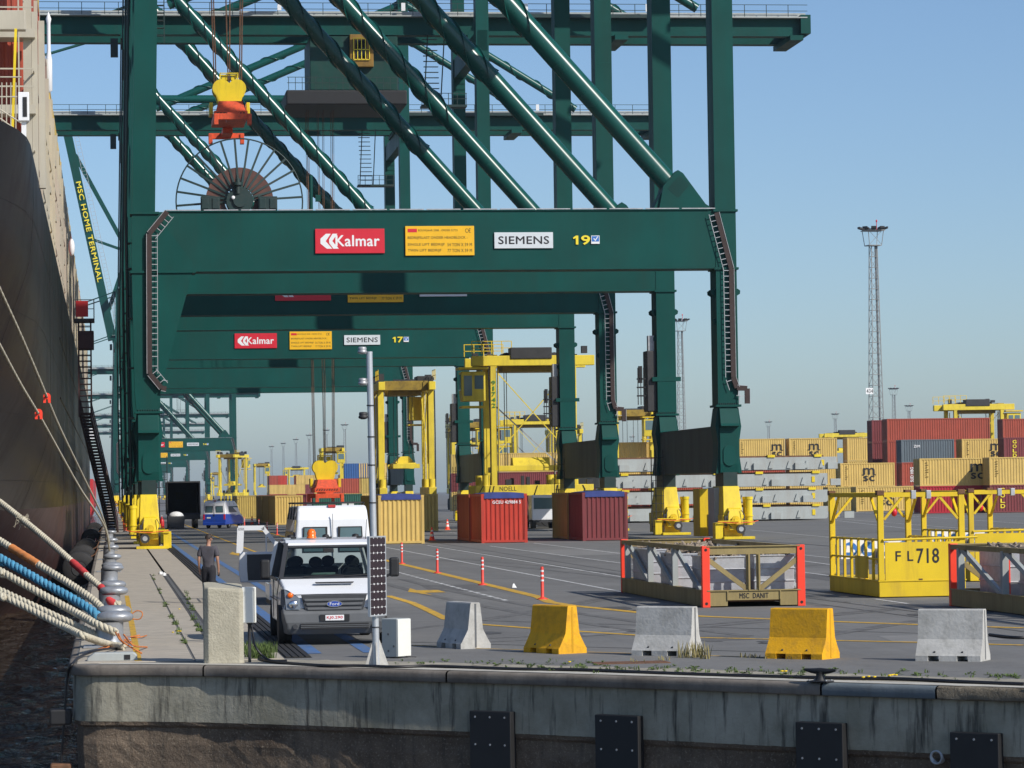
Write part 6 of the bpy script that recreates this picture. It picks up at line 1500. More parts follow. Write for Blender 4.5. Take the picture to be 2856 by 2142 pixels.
# --- yellow work cages
def cage(label,X0,Y0,txt,W=2.18,L=5.5,Ht=2.52):
    t=thing('work_cage',label,'cage',(X0+W/2,Y0,0),0,'yellow stevedore work cages'); y=M['yellow_old']; w=W/2
    mb=MB(); mb.box(-w,w,0,L,.02,.40); link('base_tank',mb.mesh('base_tank',.012),y,t)
    mb=MB(); mb.box(-w-.02,w+.02,-.02,L+.02,.40,.43); link('base_rim',mb.mesh('base_rim'),y,t)
    for s in (-1,1):
        for yy in (.0,L-.16):
            mb=MB(); x0,x1=sorted((s*w,s*(w-.14))); mb.box(x0,x1,yy,yy+.14,.43,Ht); link('corner_post',mb.mesh('corner_post',.008),y,t)
            mb=MB(); mb.box(x0-.02,x1+.02,yy-.02,yy+.18,Ht,Ht+.12); link('corner_casting',mb.mesh('corner_casting',.01),M['rust_steel'],t)
        mb=MB(); mb.box(min(s*w,s*(w-.1)),max(s*w,s*(w-.1)),.16,L-.16,Ht-.05,Ht+.06); link('top_beam',mb.mesh('top_beam'),y,t)
        for yy,d in ((.16,1),(L-.16,-1)):
            mb=MB(); mb.bar((s*(w-.06),yy,Ht-.7),(s*(w-.06),yy+d*.8,Ht-.05),.06); link('knee_brace',mb.mesh('knee_brace'),y,t)
        # side railing
        for z in (.95,1.42):
            mb=MB(); mb.tube([(s*(w-.05),.1,z),(s*(w-.05),L-.1,z)],.028,8); link('rail',mb.mesh('rail'),y,t)
        for k in range(1,7):
            yy=k*L/7; mb=MB(); mb.box(s*(w-.05)-.03,s*(w-.05)+.03,yy-.05,yy+.05,.43,1.45); link('rail_post',mb.mesh('rail_post'),y,t)
        if s<0:
            mb=MB(); mb.box(-w+.01,-w+.03,1.2,2.6,.45,1.0); link('kick_panel',mb.mesh('kick_panel'),y,t)
    for yy in (.0,L-.1):
        mb=MB(); mb.box(-w+.16,w-.16,yy,yy+.1,Ht-.05,Ht+.06); link('top_beam',mb.mesh('top_beam'),y,t)
        for s in (-1,1):
            mb=MB(); mb.bar((s*(w-.16),yy+.05,Ht-.6),(s*(w-.62),yy+.05,Ht-.05),.06); link('knee_brace',mb.mesh('knee_brace'),y,t)
    mb=MB(); mb.box(-w+.16,w-.02,-.012,.03,.43,1.36); link('front_panel',mb.mesh('front_panel'),y,t)
    mb=MB(); mb.tube([(-w+.1,-.03,1.42),(w+.3,-.03,1.46)],.03,8); link('rail',mb.mesh('rail'),y,t)
    mb=MB(); mb.box(-.1,.0,-.02,-.012,.42,.46); mb.box(.75,.83,-.02,-.012,.44,.52)
    for q in mb.each('door_latch',M['rust_steel'],t): pass
    for x in (-w+.9,w-.9):
        mb=MB(); mb.box(x-.06,x+.06,-.03,.12,Ht-.1,Ht+.11); link('sling_shackle',mb.mesh('sling_shackle',.01),M['galv'],t)
    # blue mandatory signs on the far side railing
    for k,(yy,sz) in enumerate(((1.3,.42),(2.0,.42),(3.4,.42))):
        pass
    mb=MB(); mb.box(-w+.25,w-.3,L-.3,L-.28,.85,1.36); o=link('sign_board',mb.mesh('sign_board'),M['white'],t)
    for k in range(4):
        cx=-w+.5+k*.47; mb=MB(); mb.cyl((cx,L-.305,1.1),(cx,L-.3,1.1),.19,n=20); link('blue_disc',mb.mesh('blue_disc'),M['ink_blue'],o)
        mb=MB(); mb.prism([(cx-.12,1.02),(cx+.12,1.02),(cx+.12,1.08),(cx,1.12),(cx-.03,1.2),(cx-.1,1.2)],'y',L-.31,L-.306); link('pictogram',mb.mesh('pictogram'),M['white'],o)
    mb=MB(); mb.box(-w+.12,-w+.14,.25,1.2,.8,1.2); o=link('sign_board',mb.mesh('sign_board'),M['white'],t)
    mb=MB(); mb.cyl((-w+.11,.55,1.0),(-w+.12,.55,1.0),.17,n=20); link('blue_disc',mb.mesh('blue_disc'),M['ink_blue'],o)
    mb=MB(); mb.lathe([(.01,-.1),(.06,-.07),(.08,.02),(.05,.1),(.01,.12)],(-w+.95,2.2,Ht-.45),12); link('control_pendant',mb.mesh('control_pendant'),M['sign_red'],t)
    mb=MB(); mb.cyl((-w+.95,2.2,Ht-.35),(-w+.95,2.2,Ht-.08),.015,n=6); link('pendant_cable',mb.mesh('pendant_cable'),M['black'],t)
    if txt:
        text(txt[0],(-w+.42,-.016,.90),(1,0,0),(0,0,1),.13,.24,M['ink'],t,.02); text(txt[1],(-w+.72,-.016,.90),(1,0,0),(0,0,1),.14,.24,M['ink'],t,.02); text(txt[2],(-w+.95,-.016,.84),(1,0,0),(0,0,1),.56,.36,M['ink'],t,.02)
    return t
c=G(2453,1668); cage('yellow steel work cage lettered FL718 standing on the asphalt',c.x,c.y,('F','L','718'))
cage('yellow work cage behind the lettered one at the right edge of the photo',D(2702,1400,89).x,89,None)
cage('second yellow work cage at the back right, its railing signs showing',c.x+5.2,c.y+1.0,None) if False else None
# spare bits near the land-side feet: lorry chassis behind the containers
def chassis(label,x,y,rz):
    t=thing('trailer_cab',label,'terminal tractor',(x,y,0),rz)
    mb=MB(); mb.box(-1.1,1.1,0,1.8,.6,2.4); link('cab_body',mb.mesh('cab_body',.08),M['white_gloss'],t)
    mb=MB(); mb.box(-.95,.95,-.02,.0,1.4,2.2); link('windscreen',mb.mesh('windscreen'),M['pane_blue'],t)
    mb=MB(); mb.box(-1.0,1.0,.1,5.5,.45,.7); link('chassis_frame',mb.mesh('chassis_frame'),M['steel_dark'],t)
    for yy in (.7,4.6):
        for xx in (-1,1): mb=MB(); mb.cyl((xx*.75,yy,.48),(xx*1.08,yy,.48),.48,n=18); link('wheel',mb.mesh('wheel'),M['tyre'],t)
c=D(1526,1440,228); chassis('white terminal tractor half hidden behind the maroon container',c.x,228,0)
# ================================================================== VEHICLES
def profile_body(pts,smooth=False):
    """pts: list of (y,z,halfwidth) round the side outline"""
    mb=MB(); n=len(pts)
    mb.add([(-w,y,z) for y,z,w in pts]+[(w,y,z) for y,z,w in pts],[tuple(range(n)),tuple(range(n,2*n))]+[(i,(i+1)%n,n+(i+1)%n,n+i) for i in range(n)]); return mb
def wheel(t,x,y,r,w=.2):
    s=1 if x>0 else -1
    b=thing('wheel',None,None); del_keys(b); b.parent=t; b.location=(x,y,r)
    mb=MB(); n=26; pr=[(.6*r,-w/2),(.93*r,-w/2),(r,-w/2+.03),(r,w/2-.03),(.93*r,w/2),(.6*r,w/2)]
    mb.add([(p[1],p[0]*math.cos(6.2832*i/n),p[0]*math.sin(6.2832*i/n)) for p in pr for i in range(n)],[(j*n+i,j*n+(i+1)%n,(j+1)*n+(i+1)%n,(j+1)*n+i) for j in range(5) for i in range(n)],True); link('tyre',mb.mesh('tyre'),M['tyre'],b)
    mb=MB(); mb.cyl((s*(w/2-.03),0,0),(s*(w/2-.08),0,0),.6*r,n=20); link('rim',mb.mesh('rim'),M['rim'],b)
# ---- crew-cab pickup facing the camera
VX=D(930,1700,59.2).x; VY=58.95
pv=thing('crew_cab_truck','white crew-cab pickup van facing the camera behind the solar panel','van',(VX,VY,0))
wg=M['white_gloss']
mb=profile_body([(.06,.60,.93),(.10,.80,.90),(.22,.90,.885),(.62,1.06,.90),(.98,1.19,.945),(1.5,1.21,.985),(3.55,1.21,.985),(3.62,.75,.985),(3.62,.36,.95),(.3,.36,.93)])
link('lower_body',mb.mesh('lower_body',.045,None,3),wg,pv)
mb=MB(); mb.prism([(1.52,1.84),(1.75,1.90),(2.4,1.935),(3.2,1.92),(3.58,1.86),(3.58,1.80),(1.5,1.79)],'x',-.80,.80); link('roof',mb.mesh('roof',.035,None,3),wg,pv)
for s in (-1,1):
    mb=MB(); mb.bar((s*.91,1.02,1.19),(s*.775,1.55,1.83),.075,.06); link('windscreen_pillar',mb.mesh('windscreen_pillar'),M['grey_dark'],pv)
    mb=MB(); mb.bar((s*.95,2.35,1.2),(s*.80,2.4,1.84),.06,.16); link('door_pillar',mb.mesh('door_pillar'),M['grey_dark'],pv)
    mb=MB(); mb.bar((s*.95,3.52,1.2),(s*.80,3.5,1.84),.08,.18); link('rear_pillar',mb.mesh('rear_pillar'),wg,pv)
    if True:
        mb=MB(); mb.add([(s*.952,1.1,1.21),(s*.952,2.3,1.21),(s*.805,2.35,1.80),(s*.80,1.6,1.80)],[(0,1,2,3)]); link('door_glass',mb.mesh('door_glass'),M['glass'],pv)
    mb=MB(); mb.add([(s*.952,2.45,1.21),(s*.952,3.45,1.21),(s*.805,3.42,1.80),(s*.805,2.45,1.80)],[(0,1,2,3)]); link('door_glass',mb.mesh('door_glass'),M['glass'],pv)
mb=MB(); mb.add([(-.87,1.02,1.20),(.87,1.02,1.20),(.755,1.53,1.80),(-.755,1.53,1.80)],[(0,1,2,3)]); link('windscreen',mb.mesh('windscreen'),M['glass'],pv)
mb=MB(); mb.box(-.80,.80,3.52,3.56,1.2,1.42); link('rear_wall',mb.mesh('rear_wall'),wg,pv)
mb=MB(); mb.box(-.93,.93,1.0,1.06,1.175,1.215); mb.add([(-.86,.97,1.196),(.86,.97,1.196),(.87,1.04,1.23),(-.87,1.04,1.23)],[(0,1,2,3)]); link('scuttle',mb.mesh('scuttle'),M['grey_dark'],pv)
mb=MB(); mb.prism([(1.05,1.18),(1.65,1.18),(1.62,1.26),(1.1,1.235)],'x',-.85,.85); link('dashboard',mb.mesh('dashboard',.01),M['grey_dark'],pv)
mb=MB(); mb.add([(-.35,1.15,1.262),(.1,1.15,1.262),(.12,1.35,1.295),(-.3,1.38,1.29)],[(0,1,2,3)]); mb.box(-.3,.05,1.2,1.32,1.255,1.285); link('dashboard_papers',mb.mesh('dashboard_papers'),M['fabric_green'],pv)
mb=MB(); mb.tube([(.45+.19*math.cos(6.283*i/20),1.55+.07*math.sin(6.283*i/20),1.25+.17*math.sin(6.283*i/20)) for i in range(20)],.016,6,True); link('steering_wheel',mb.mesh('steering_wheel'),M['black'],pv)
for x,y in ((-.62,2.1),(-.2,2.1),(.5,2.05),(-.5,3.1),(.1,3.1),(.55,3.1)):
    b=thing('seat',None,None); del_keys(b); b.parent=pv; b.location=(x,y,0)
    mb=MB(); mb.box(-.2,.2,-.05,.1,.9,1.38); link('seat_back',mb.mesh('seat_back',.05),M['seat'],b)
    mb=MB(); mb.ell((0,.02,1.47),.13,.06,.11); link('headrest',mb.mesh('headrest'),M['seat'],b)
for s in (-1,1):
    mb=MB(); mb.tube([(s*.945,1.06,1.18),(s*.985,1.12,.9),(s*.985,1.1,.45)],.008,4); mb.tube([(s*.99,2.36,1.19),(s*.99,2.36,.45)],.008,4); mb.tube([(s*.99,1.12,.8),(s*.99,3.5,.8)],.012,4)
    for q in mb.each('panel_gap',M['grey_dark'],pv): pass
mb=MB(); mb.tube([(-.86,.24,.915),(-.3,.13,.925),(.3,.13,.925),(.86,.24,.915)],.008,4); link('bonnet_gap',mb.mesh('bonnet_gap'),M['grey_dark'],pv)
mb=MB(); mb.box(-.74,.74,1.50,1.56,1.74,1.80); link('sun_band',mb.mesh('sun_band'),M['grey_dark'],pv)
mb=MB(); mb.box(-.1,.1,1.42,1.46,1.66,1.74); link('rear_view_mirror',mb.mesh('rear_view_mirror',.01),M['black'],pv)
# front end
mb=profile_body([(-.02,.30,.84),(-.05,.42,.90),(-.04,.60,.945),(.05,.68,.95),(.32,.66,.955),(.45,.4,.955),(.45,.22,.93),(.05,.20,.86)]); link('bumper',mb.mesh('bumper',.03,None,3),M['grey_plastic'],pv)
mb=MB(); mb.box(-.62,.62,-.062,-.03,.30,.40); link('lower_intake',mb.mesh('lower_intake'),M['black'],pv)
for z in (.33,.36):
    mb=MB(); mb.box(-.62,.62,-.07,-.06,z,z+.012); link('intake_slat',mb.mesh('intake_slat'),M['grey_plastic'],pv)
mb=MB(); mb.prism([(-.60,.92),(.60,.92),(.52,.60),(-.52,.60)],'y',.0,.14); link('grille_panel',mb.mesh('grille_panel',.012),M['grey_dark'],pv)
for z,w in ((.645,.49),(.725,.51),(.805,.54)):
    mb=MB(); mb.prism([(-w,z),(w,z),(w+.01,z+.045),(-w-.01,z+.045)],'y',-.025,.02); link('grille_bar',mb.mesh('grille_bar',.008),M['grille_grey'] if 'grille_grey' in M else M['grey_plastic'],pv)
mb=MB(); n=28; mb.prism([(.145*math.cos(6.2832*i/n),.752+.058*math.sin(6.2832*i/n)) for i in range(n)],'y',-.045,-.02); o=link('badge',mb.mesh('badge'),M['chrome'],pv)
mb=MB(); mb.prism([(.13*math.cos(6.2832*i/n),.752+.047*math.sin(6.2832*i/n)) for i in range(n)],'y',-.048,-.044); link('badge_field',mb.mesh('badge_field'),M['blue_van'],o)
text('Ford',(-.085,-.05,.728),(1,0,0),(0,0,1),.17,.052,M['white'],o,.01)
for s in (-1,1):
    mb=MB(); mb.add([(s*.62,-.02,.66),(s*.88,.0,.66),(s*.905,.10,1.03),(s*.84,.06,1.01),(s*.62,-.0,.86)],[(0,1,2,3,4)]); mb.add([(s*.88,.0,.66),(s*.965,.34,.74),(s*.95,.40,1.02),(s*.905,.10,1.03)],[(0,1,2,3)]); h=link('headlamp',mb.mesh('headlamp'),M['lens'],pv)
    mb=MB(); mb.ell((s*.75,-.02,.755),.085,.03,.075); link('reflector',mb.mesh('reflector'),M['chrome'],h)
    mb=MB(); mb.ell((s*.80,.03,.92),.055,.03,.05); link('indicator',mb.mesh('indicator'),M['lamp_orange'],h)
    mb=MB(); mb.cyl((s*.72,-.06,.35),(s*.72,-.03,.35),.045,n=14); link('fog_lamp',mb.mesh('fog_lamp'),M['grey_dark'],pv)
    b=thing('door_mirror',None,None); del_keys(b); b.parent=pv; b.location=(s*.98,1.12,1.2)
    mb=MB(); mb.bar((0,0,-.02),(s*.16,-.02,.05),.07,.05); link('mirror_arm',mb.mesh('mirror_arm'),M['black'],b)
    mb=MB(); mb.box(min(s*.13,s*.31),max(s*.13,s*.31),-.08,.05,.0,.36); link('mirror_shell',mb.mesh('mirror_shell',.04,None,3),M['black'],b)
    for y,r in ((.72,.33),(3.95,.33)): wheel(pv,s*.86,y,r,.21)
    mb=MB(); mb.lathe([(.0,.0)],n=3) if False else mb.cyl((s*.9,.72,.33),(s*.995,.72,.33),.40,n=24); link('wheel_arch',mb.mesh('wheel_arch'),M['black'],pv)
mb=MB(); mb.box(-.27,.27,-.068,-.058,.44,.56); pl=link('plate_holder',mb.mesh('plate_holder'),M['black'],pv)
mb=MB(); mb.box(-.17,.17,-.074,-.068,.452,.552); pl=link('number_plate',mb.mesh('number_plate',.004),M['white'],pv)
text('KJ0.290',(-.145,-.0765,.472),(1,0,0),(0,0,1),.29,.06,M['sign_red'],pl,.03)
mb=MB(); mb.prism([(-.36,1.10),(.36,1.10),(.34,1.075),(-.34,1.075)],'y',.62,.72); o=link('bonnet_vent',mb.mesh('bonnet_vent'),M['black'],pv); o.location=(.05,-.02,.035)
mb=MB(); mb.tube([(.25,.98,1.23),(.6,1.0,1.25),(.84,1.02,1.24)],.012,5); mb.tube([(-.5,.98,1.23),(.0,1.0,1.25),(.25,1.02,1.24)],.012,5)
mb.each('wiper',M['black'],pv)
mb=MB(); mb.lathe([(.09,0),(.09,.03),(.075,.04),(.085,.1),(.06,.16),(.01,.18)],(-.28,1.95,1.925),16); link('beacon',mb.mesh('beacon'),M['lamp_orange'],pv)
for x in (-.62,.05,.62):
    mb=MB(); mb.lathe([(.07,0),(.06,.05),(.01,.065)],(x,2.9,1.925),12); mb.box(x-.05,x+.05,1.9,1.98,1.92,1.955); link('roof_lamp',mb.mesh('roof_lamp'),M['black'],pv)['kind']='stuff'
mb=MB(); mb.tube([(.72,1.7,1.9),(.76,1.85,2.3)],.006,4); link('aerial',mb.mesh('aerial'),M['black'],pv)
mb=MB(); mb.box(-.98,.98,3.75,5.4,.62,.72); link('load_bed',mb.mesh('load_bed'),M['steel_dark'],pv)
for s in (-1,1):
    mb=MB(); mb.box(s*.98-.015,s*.98+.015,3.75,5.4,.72,1.02); link('bed_side',mb.mesh('bed_side'),wg,pv)
# ---- panel vans seen from behind
def panel_van(name,label,X,Y,rz,H,L,low,up,belt,rack=False,dark_side=True,split=True):
    t=thing(name,label,'van',(X,Y,0),rz); w=.97
    def sec(z): return w if z<1.2 else w-(z-1.2)*.09
    pts=[(0.0,.40),(-.02,.75),(.0,1.2),(.05,H-.35),(.16,H-.08),(.32,H),(L-2.3,H-.02),(L-1.75,H-.25),(L-1.1,1.25),(L-.25,.98),(L-.05,.8),(L,.45),(L-.1,.3),(.1,.3)]
    mb=profile_body([(y,z,sec(z)-(.05 if y>L-.3 else 0)) for y,z in pts]); link('body_shell',mb.mesh('body_shell',.07,None,3),up,t)
    if low:
        mb=profile_body([(-.014,.40,w+.006),(-.03,.75,w+.008),(-.016,belt,w+.006),(L-1.35,belt-.05,w+.006),(L-.4,.88,w+.004),(L-.3,.5,w+.004),(L-.4,.31,w+.002),(.1,.31,w+.004)]); link('lower_panel',mb.mesh('lower_panel',.04),low,t)
    mb=MB(); mb.box(-w,w,-.08,.12,.26,.5); link('rear_bumper',mb.mesh('rear_bumper',.03),M['grey_plastic'] if not low else low,t)
    zb=1.3; zt=min(1.94,H-.42)
    for s in (-1,1):
        x0,x1=sorted((s*.13,s*.76)); mb=MB(); dy=.035
        mb.prism([(x0,zb),(x1,zb),(x1-(s>0)*.03,zt),(x0+(s<0)*.03,zt)],'y',-.012,.03); o=link('rear_window',mb.mesh('rear_window',.01),M['black'],t)
        mb=MB(); mb.prism([(x0+.03,zb+.03),(x1-.03,zb+.03),(x1-.06,zt-.03),(x0+.06,zt-.03)],'y',-.018,-.012); link('pane',mb.mesh('pane'),M['pane_blue'],o)
        mb=MB(); mb.box(min(s*.80,s*.95),max(s*.80,s*.95),-.035,.02,.72,1.15); link('tail_lamp',mb.mesh('tail_lamp',.015),M['sign_red'],t)
        mb=MB(); mb.box(min(s*.985,s*.965) if False else s*.95-.01,s*.95+.01,1.2,L-2.0,1.3,1.85 if H<2.3 else 1.8) if False else mb.add([(s*(sec(1.3)+.005),.9,1.3),(s*(sec(1.3)+.005),L-1.4,1.3),(s*(sec(1.8)+.005),L-1.7,1.8),(s*(sec(1.8)+.005),.9,1.8)],[(0,1,2,3)]); link('side_window',mb.mesh('side_window'),M['pane_blue'],t)
        for y,r in ((1.1,.34),(L-1.0,.34)): wheel(t,s*.87,y,r,.2)
    mb=MB(); mb.box(-.006,.006,-.03,.0,.5,H-.2); link('door_gap',mb.mesh('door_gap'),M['grey_plastic'],t)
    mb=MB(); mb.box(-.09,.09,.18,.3,H-.045,H+.02); link('brake_lamp',mb.mesh('brake_lamp'),M['wrap_red'],t)
    mb=MB(); mb.box(-.62,-.3,-.045,-.03,.82,.93); link('number_plate',mb.mesh('number_plate'),M['paper'],t)
    mb=MB(); mb.box(-.06,.03,-.05,-.02,1.0,1.16); link('door_handle',mb.mesh('door_handle',.01),M['black'],t)
    if rack:
        for y in (1.2,2.4,3.6):
            mb=MB(); mb.tube([(-.9,y,H-.35),(-.86,y,H+.06),(.86,y,H+.06),(.9,y,H-.35)],.025,6); link('roof_rack',mb.mesh('roof_rack'),M['black'],t)
        for x in (-.86,.86):
            mb=MB(); mb.tube([(x,.9,H+.06),(x,3.9,H+.06)],.02,6); link('roof_rack',mb.mesh('roof_rack'),M['black'],t)
    return t
c=D(929,1560,80); hv=panel_van('panel_van','white high-roof van behind the pickup with its left front door open',c.x,80,0,2.46,6.2,None,wg,.9,True)
# open front door on the left
dr=thing('open_door',None,None); del_keys(dr); dr.parent=hv; dr.location=(-.96,4.75,0); dr.rotation_euler=(0,0,R(-274)); dr.scale=(1,1.1,1.03)
mb=MB(); mb.prism([(.0,.45),(1.05,.45),(1.08,.8),(1.06,1.22),(.02,1.22)],'x',-.05,.05); link('door_panel',mb.mesh('door_panel',.03),wg,dr)
mb=MB(); mb.prism([(.06,.5),(.86,.5),(.88,.8),(.88,1.16),(.08,1.16)],'x',-.057,-.05); link('door_inner_trim',mb.mesh('door_trim'),M['grey_dark'],dr).name='door_trim'  # dark inner trim panel of the open door
mb=MB()
mb.bar((0,.05,1.22),(0,.50,1.84),.06,.10); mb.bar((0,.46,1.83),(0,1.08,1.83),.06,.12); mb.bar((0,1.02,1.84),(0,1.05,1.2),.06,.16); mb.bar((0,.42,1.22),(0,.42,1.72),.03,.03)
mb.each('window_frame',wg,dr)
mb=MB(); mb.box(.05,.075,.75,.95,1.0,1.05); link('door_handle',mb.mesh('door_handle',.01),M['black'],dr)
for o in dr.children: pass
c=G(598,1474); panel_van('panel_van','distant van with white top and blue lower half, seen from behind',c.x,c.y,R(-20),2.25,5.0,M['blue_van'],wg,1.18,True)
# ---- box lorry with open rear and a bin of white bags
c=D(513,1475,268)
t=thing('box_lorry','dark box lorry with its empty cargo box open towards the camera','lorry',(c.x,268,0)); w=1.36; 
mb=MB(); mb.box(-w,-w+.06,0,7.5,1.15,3.85); mb.box(w-.06,w,0,7.5,1.15,3.85); mb.box(-w+.06,w-.06,0,7.5,3.79,3.85); mb.box(-w+.06,w-.06,0,7.5,1.15,1.25); mb.box(-w+.06,w-.06,7.4,7.5,1.25,3.79)
for q in mb.each('box_panel',M['navy'],t): pass
mb=MB(); mb.box(-w-.02,w+.02,-.05,.02,3.78,3.9); mb.box(-w-.02,-w+.05,-.05,.02,1.1,3.78); mb.box(w-.05,w+.02,-.05,.02,1.1,3.78)
for q in mb.each('rear_frame',M['steel_dark'],t): pass
mb=MB(); mb.box(-w,w,-.06,.1,.75,1.15); link('tail_lift',mb.mesh('tail_lift'),M['grey_dark'],t)
for s in (-1,1):
    mb=MB(); mb.box(s*w-.04 if s<0 else s*w,s*w if s<0 else s*w+.04,-.0,1.2,1.2,3.75); link('rear_door',mb.mesh('rear_door'),M['cont_blue'],t)
    for y in (1.5,6): wheel(t,s*1.0,y,.48,.4)
mb=MB(); mb.box(-.5,.1,7.3,7.39,2.4,3.0); link('cab_hatch',mb.mesh('cab_hatch'),M['black'],t)
c=G(492,1476); t=thing('waste_bin','dark steel bin heaped with white bags beside the box lorry','bin',(c.x,c.y,0))
mb=MB(); mb.prism([(-.62,.1),(.62,.1),(.72,1.05),(-.72,1.05)],'y',0,1.2); link('bin_body',mb.mesh('bin_body',.02),M['grey_dark'],t)
mb=MB(); mb.ell((0,.6,1.05),.62,.5,.38); link('white_bags',mb.mesh('white_bags'),M['paper'],t)
c=G(452,1510); t=thing('gas_cylinder','red cylinder standing beside the water-side crane foot','cylinder',(c.x,c.y,0)); mb=MB(); mb.lathe([(.0,0),(.14,0),(.14,1.2),(.1,1.35),(.04,1.4),(.04,1.5),(.0,1.5)],n=14); link('cylinder_body',mb.mesh('cylinder_body'),M['ship_red'],t)
mb=MB(); mb.box(-.05,.05,-.05,.05,1.5,1.58); link('valve',mb.mesh('valve'),M['galv'],t)
# ================================================================== PEOPLE
def skinned(name,verts,edges,m,parent,levels=2,root=0):
    me=bpy.data.meshes.new(name); me.from_pydata([v[:3] for v in verts],edges,[]); o=bpy.data.objects.new(name,me); COL.objects.link(o); o.parent=parent; me.materials.append(m)
    md=o.modifiers.new('skin','SKIN'); md.use_smooth_shade=True
    for i,v in enumerate(verts):
        d=me.skin_vertices[0].data[i]; r=v[3]; d.radius=(r,v[4] if len(v)>4 else r); d.use_root=(i==root)
    s=o.modifiers.new('sub','SUBSURF'); s.levels=s.render_levels=levels
    return o
def person(label,loc,rz,shirt,trousers,stride=.12,helmet=None,arm=(0,0),head_turn=.5,hair=True,group=None,sc_=1.0):
    t=thing('person',label,'person',loc,rz); t.scale=(sc_,)*3
    # local: faces +Y, height 1.78
    hip=.93; sh=1.47
    lf,rf=stride,-stride
    V=[(0,0,hip,.11,.085)]; E=[]
    def add(p,par): V.append(p); E.append((par,len(V)-1)); return len(V)-1
    wa=add((0,.0,1.08,.105,.08),0); ch=add((0,-.01,1.3,.13,.09),wa); nb=add((0,-.015,1.46,.085,.075),ch); nk=add((0,.0,1.53,.055,.058),nb)
    limbs={}
    for s,f in ((-1,lf),(1,rf)):
        h=add((s*.095,0,.88,.095,.10),0); k=add((s*.11,f*.55+.02,.49,.062),h); a=add((s*.115,f-.03,.09,.042),k); toe=add((s*.13,f+.13,.04,.036,.03),a)
        shd=add((s*.185,-.01,1.44,.062),ch); el=add((s*.245,-.05+arm[0]*(s>0),1.16,.044),shd); wr=add((s*.255,.04+arm[1]*(s>0),.92,.031),el); pm=add((s*.25,.07+arm[1]*(s>0),.84,.034,.022),wr)
        limbs[s]=pm
        for q,(dx,dy,l) in enumerate(((-.02,.028,.075),(-.007,.012,.085),(.006,-.004,.08),(.018,-.02,.065))):
            b=V[pm]; f1=add((b[0]+dx*.6,b[1]+dy,b[2]-.045,.0095),pm); add((b[0]+dx*.6-s*.012,b[1]+dy+.006,b[2]-.045-l*.75,.008),f1)
        b=V[pm]; f1=add((b[0]-s*.02,b[1]+.042,b[2]+.01,.011),pm); add((b[0]-s*.03,b[1]+.06,b[2]-.035,.009),f1)
    ct,st_=math.cos(head_turn),math.sin(head_turn)
    rotp=lambda x,y:(x*ct+y*st_,-x*st_+y*ct)
    hx_,hy_=rotp(0,.02); jaw=add((hx_,hy_,1.60,.062,.068),nk); mid=add((hx_*.9,hy_*.9,1.68,.078,.088),jaw); topp=add((hx_*.7,hy_*.7,1.745,.06,.07),mid)
    body=skinned('body',V,E,M['skin'],t)
    # face: nose, eyes, ears, mouth
    mb=MB(); hc=(hx_,hy_)
    def hp(x,y,z): a,b=rotp(x,y); return (hc[0]+a,hc[1]+b,z)
    mb.ell(hp(0,.095,1.655),.014,.02,.024,8,6); mb.ell(hp(-.082,.0,1.665),.012,.022,.032,8,6); mb.ell(hp(.082,0,1.665),.012,.022,.032,8,6); link('face_features',mb.mesh('face_features'),M['skin'],body)['kind']='stuff'
    mb=MB(); mb.ell(hp(-.03,.082,1.685),.011,.008,.006,8,5); mb.ell(hp(.03,.082,1.685),.011,.008,.006,8,5); mb.box(*[c for c in (hp(-.02,.087,0)[0],hp(.02,.087,0)[0])][::1] if hp(-.02,.087,0)[0]<hp(.02,.087,0)[0] else (hp(.02,.087,0)[0],hp(-.02,.087,0)[0]),hp(0,.085,0)[1]-.004,hp(0,.085,0)[1]+.004,1.612,1.618); link('eyes_and_mouth',mb.mesh('eyes_and_mouth'),M['hair'],body)['kind']='stuff'
    if hair:
        mb=MB(); n=16; rings=[]
        for zz,rr,back in ((1.67,.088,1),(1.70,.094,.6),(1.735,.092,.2),(1.77,.075,.1),(1.80,.04,0),(1.808,.01,0)):
            rings.append([hp(rr*.95*math.cos(6.283*i/n),rr*1.08*math.sin(6.283*i/n)-.016*back-(.05*back if math.sin(6.283*i/n)>.2 else 0),zz) for i in range(n)])
        mb.loft(rings,True,True); link('hair',mb.mesh('hair'),M['hair'],t)
    if helmet:
        mb=MB(); mb.lathe([(.155,1.72),(.12,1.725),(.118,1.78),(.09,1.83),(.01,1.85)],(hc[0],hc[1],0),18); link('helmet',mb.mesh('helmet'),helmet,t)
    # trousers and shirt: same skeleton, thicker
    VT=[(0,0,.97,.150,.118),(0,.0,1.05,.145,.112)]; ET=[(0,1)]
    for s,f in ((-1,lf),(1,rf)):
        i=len(VT); VT+= [(s*.095,0,.86,.112,.12),(s*.11,f*.55+.02,.49,.083,.085),(s*.115,f-.025,.13,.066,.07),(s*.115,f-.02,.07,.066,.075)]; ET+=[(0,i),(i,i+1),(i+1,i+2),(i+2,i+3)]
    skinned('trousers',VT,ET,trousers,t)
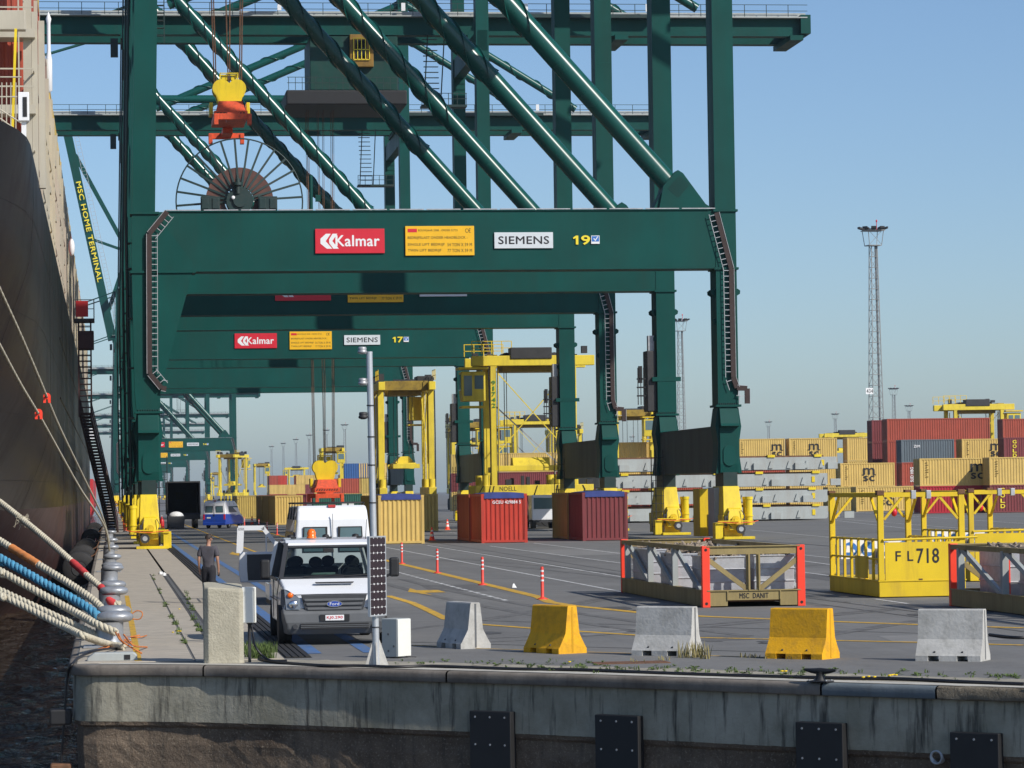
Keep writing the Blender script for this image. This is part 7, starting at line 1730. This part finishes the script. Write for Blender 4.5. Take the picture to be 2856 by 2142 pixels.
    VS=[(0,0,.90,.165,.132),(0,0,.96,.164,.130),(0,.0,1.08,.155,.12),(0,-.01,1.30,.178,.128),(0,-.012,1.44,.12,.095),(0,-.008,1.5,.075,.072)]; ES=[(0,1),(1,2),(2,3),(3,4),(4,5)]
    for s in (-1,1):
        i=len(VS); VS+=[(s*.185,-.01,1.435,.085,.088),(s*.225,-.035+arm[0]*.4*(s>0),1.27,.072,.075),(s*.235,-.04+arm[0]*.6*(s>0),1.20,.068,.07)]; ES+=[(3,i),(i,i+1),(i+1,i+2)]
    skinned('t_shirt',VS,ES,shirt,t)
    for s,f in ((-1,lf),(1,rf)):
        mb=MB(); mb.hexa([(s*.12-.05,f-.09,0),(s*.12+.05,f-.09,0),(s*.13+.05,f+.17,0),(s*.13-.05,f+.17,0)],[(s*.12-.042,f-.08,.1),(s*.12+.042,f-.08,.1),(s*.13+.035,f+.14,.06),(s*.13-.035,f+.14,.06)]); link('shoe',mb.mesh('shoe',.015),M['black'],t)
    return t
c=G(583,1683)
p=person('man in grey T-shirt and dark trousers walking away beside the rail',(c.x,c.y,.0),R(-14),M['shirt_grey'],M['trousers_dark'],.16,head_turn=.75,arm=(.0,-.02),sc_=.985)
mb=MB(); mb.box(.225,.27,.05,.09,.70,.82); link('handset',mb.mesh('handset',.006),M['black'],p)
c=D(349,1478,250)
person('worker in orange trousers and yellow helmet behind the water-side crane foot',(c.x,250,0),R(160),M['navy'],M['coverall'],.1,helmet=M['yellow_machine'],head_turn=0,hair=False)
# ================================================================== AIR
mb=MB(); mb.box(-6100,6100,-320,7100,-7.5,63)
hz=tag(mb.build('haze',M['white']),kind='stuff'); hz['label']='thin pale haze over the whole terminal'
hm=bpy.data.materials.new('haze'); hm.use_nodes=True; N=hm.node_tree.nodes; N.remove(N['Principled BSDF'])
pvn=N.new('ShaderNodeVolumePrincipled'); pvn.inputs['Color'].default_value=(.72,.86,1,1); pvn.inputs['Density'].default_value=.00008; pvn.inputs['Anisotropy'].default_value=.2
hm.node_tree.links.new(pvn.outputs[0],N['Material Output'].inputs['Volume'])
hz.data.materials.clear(); hz.data.materials.append(hm)
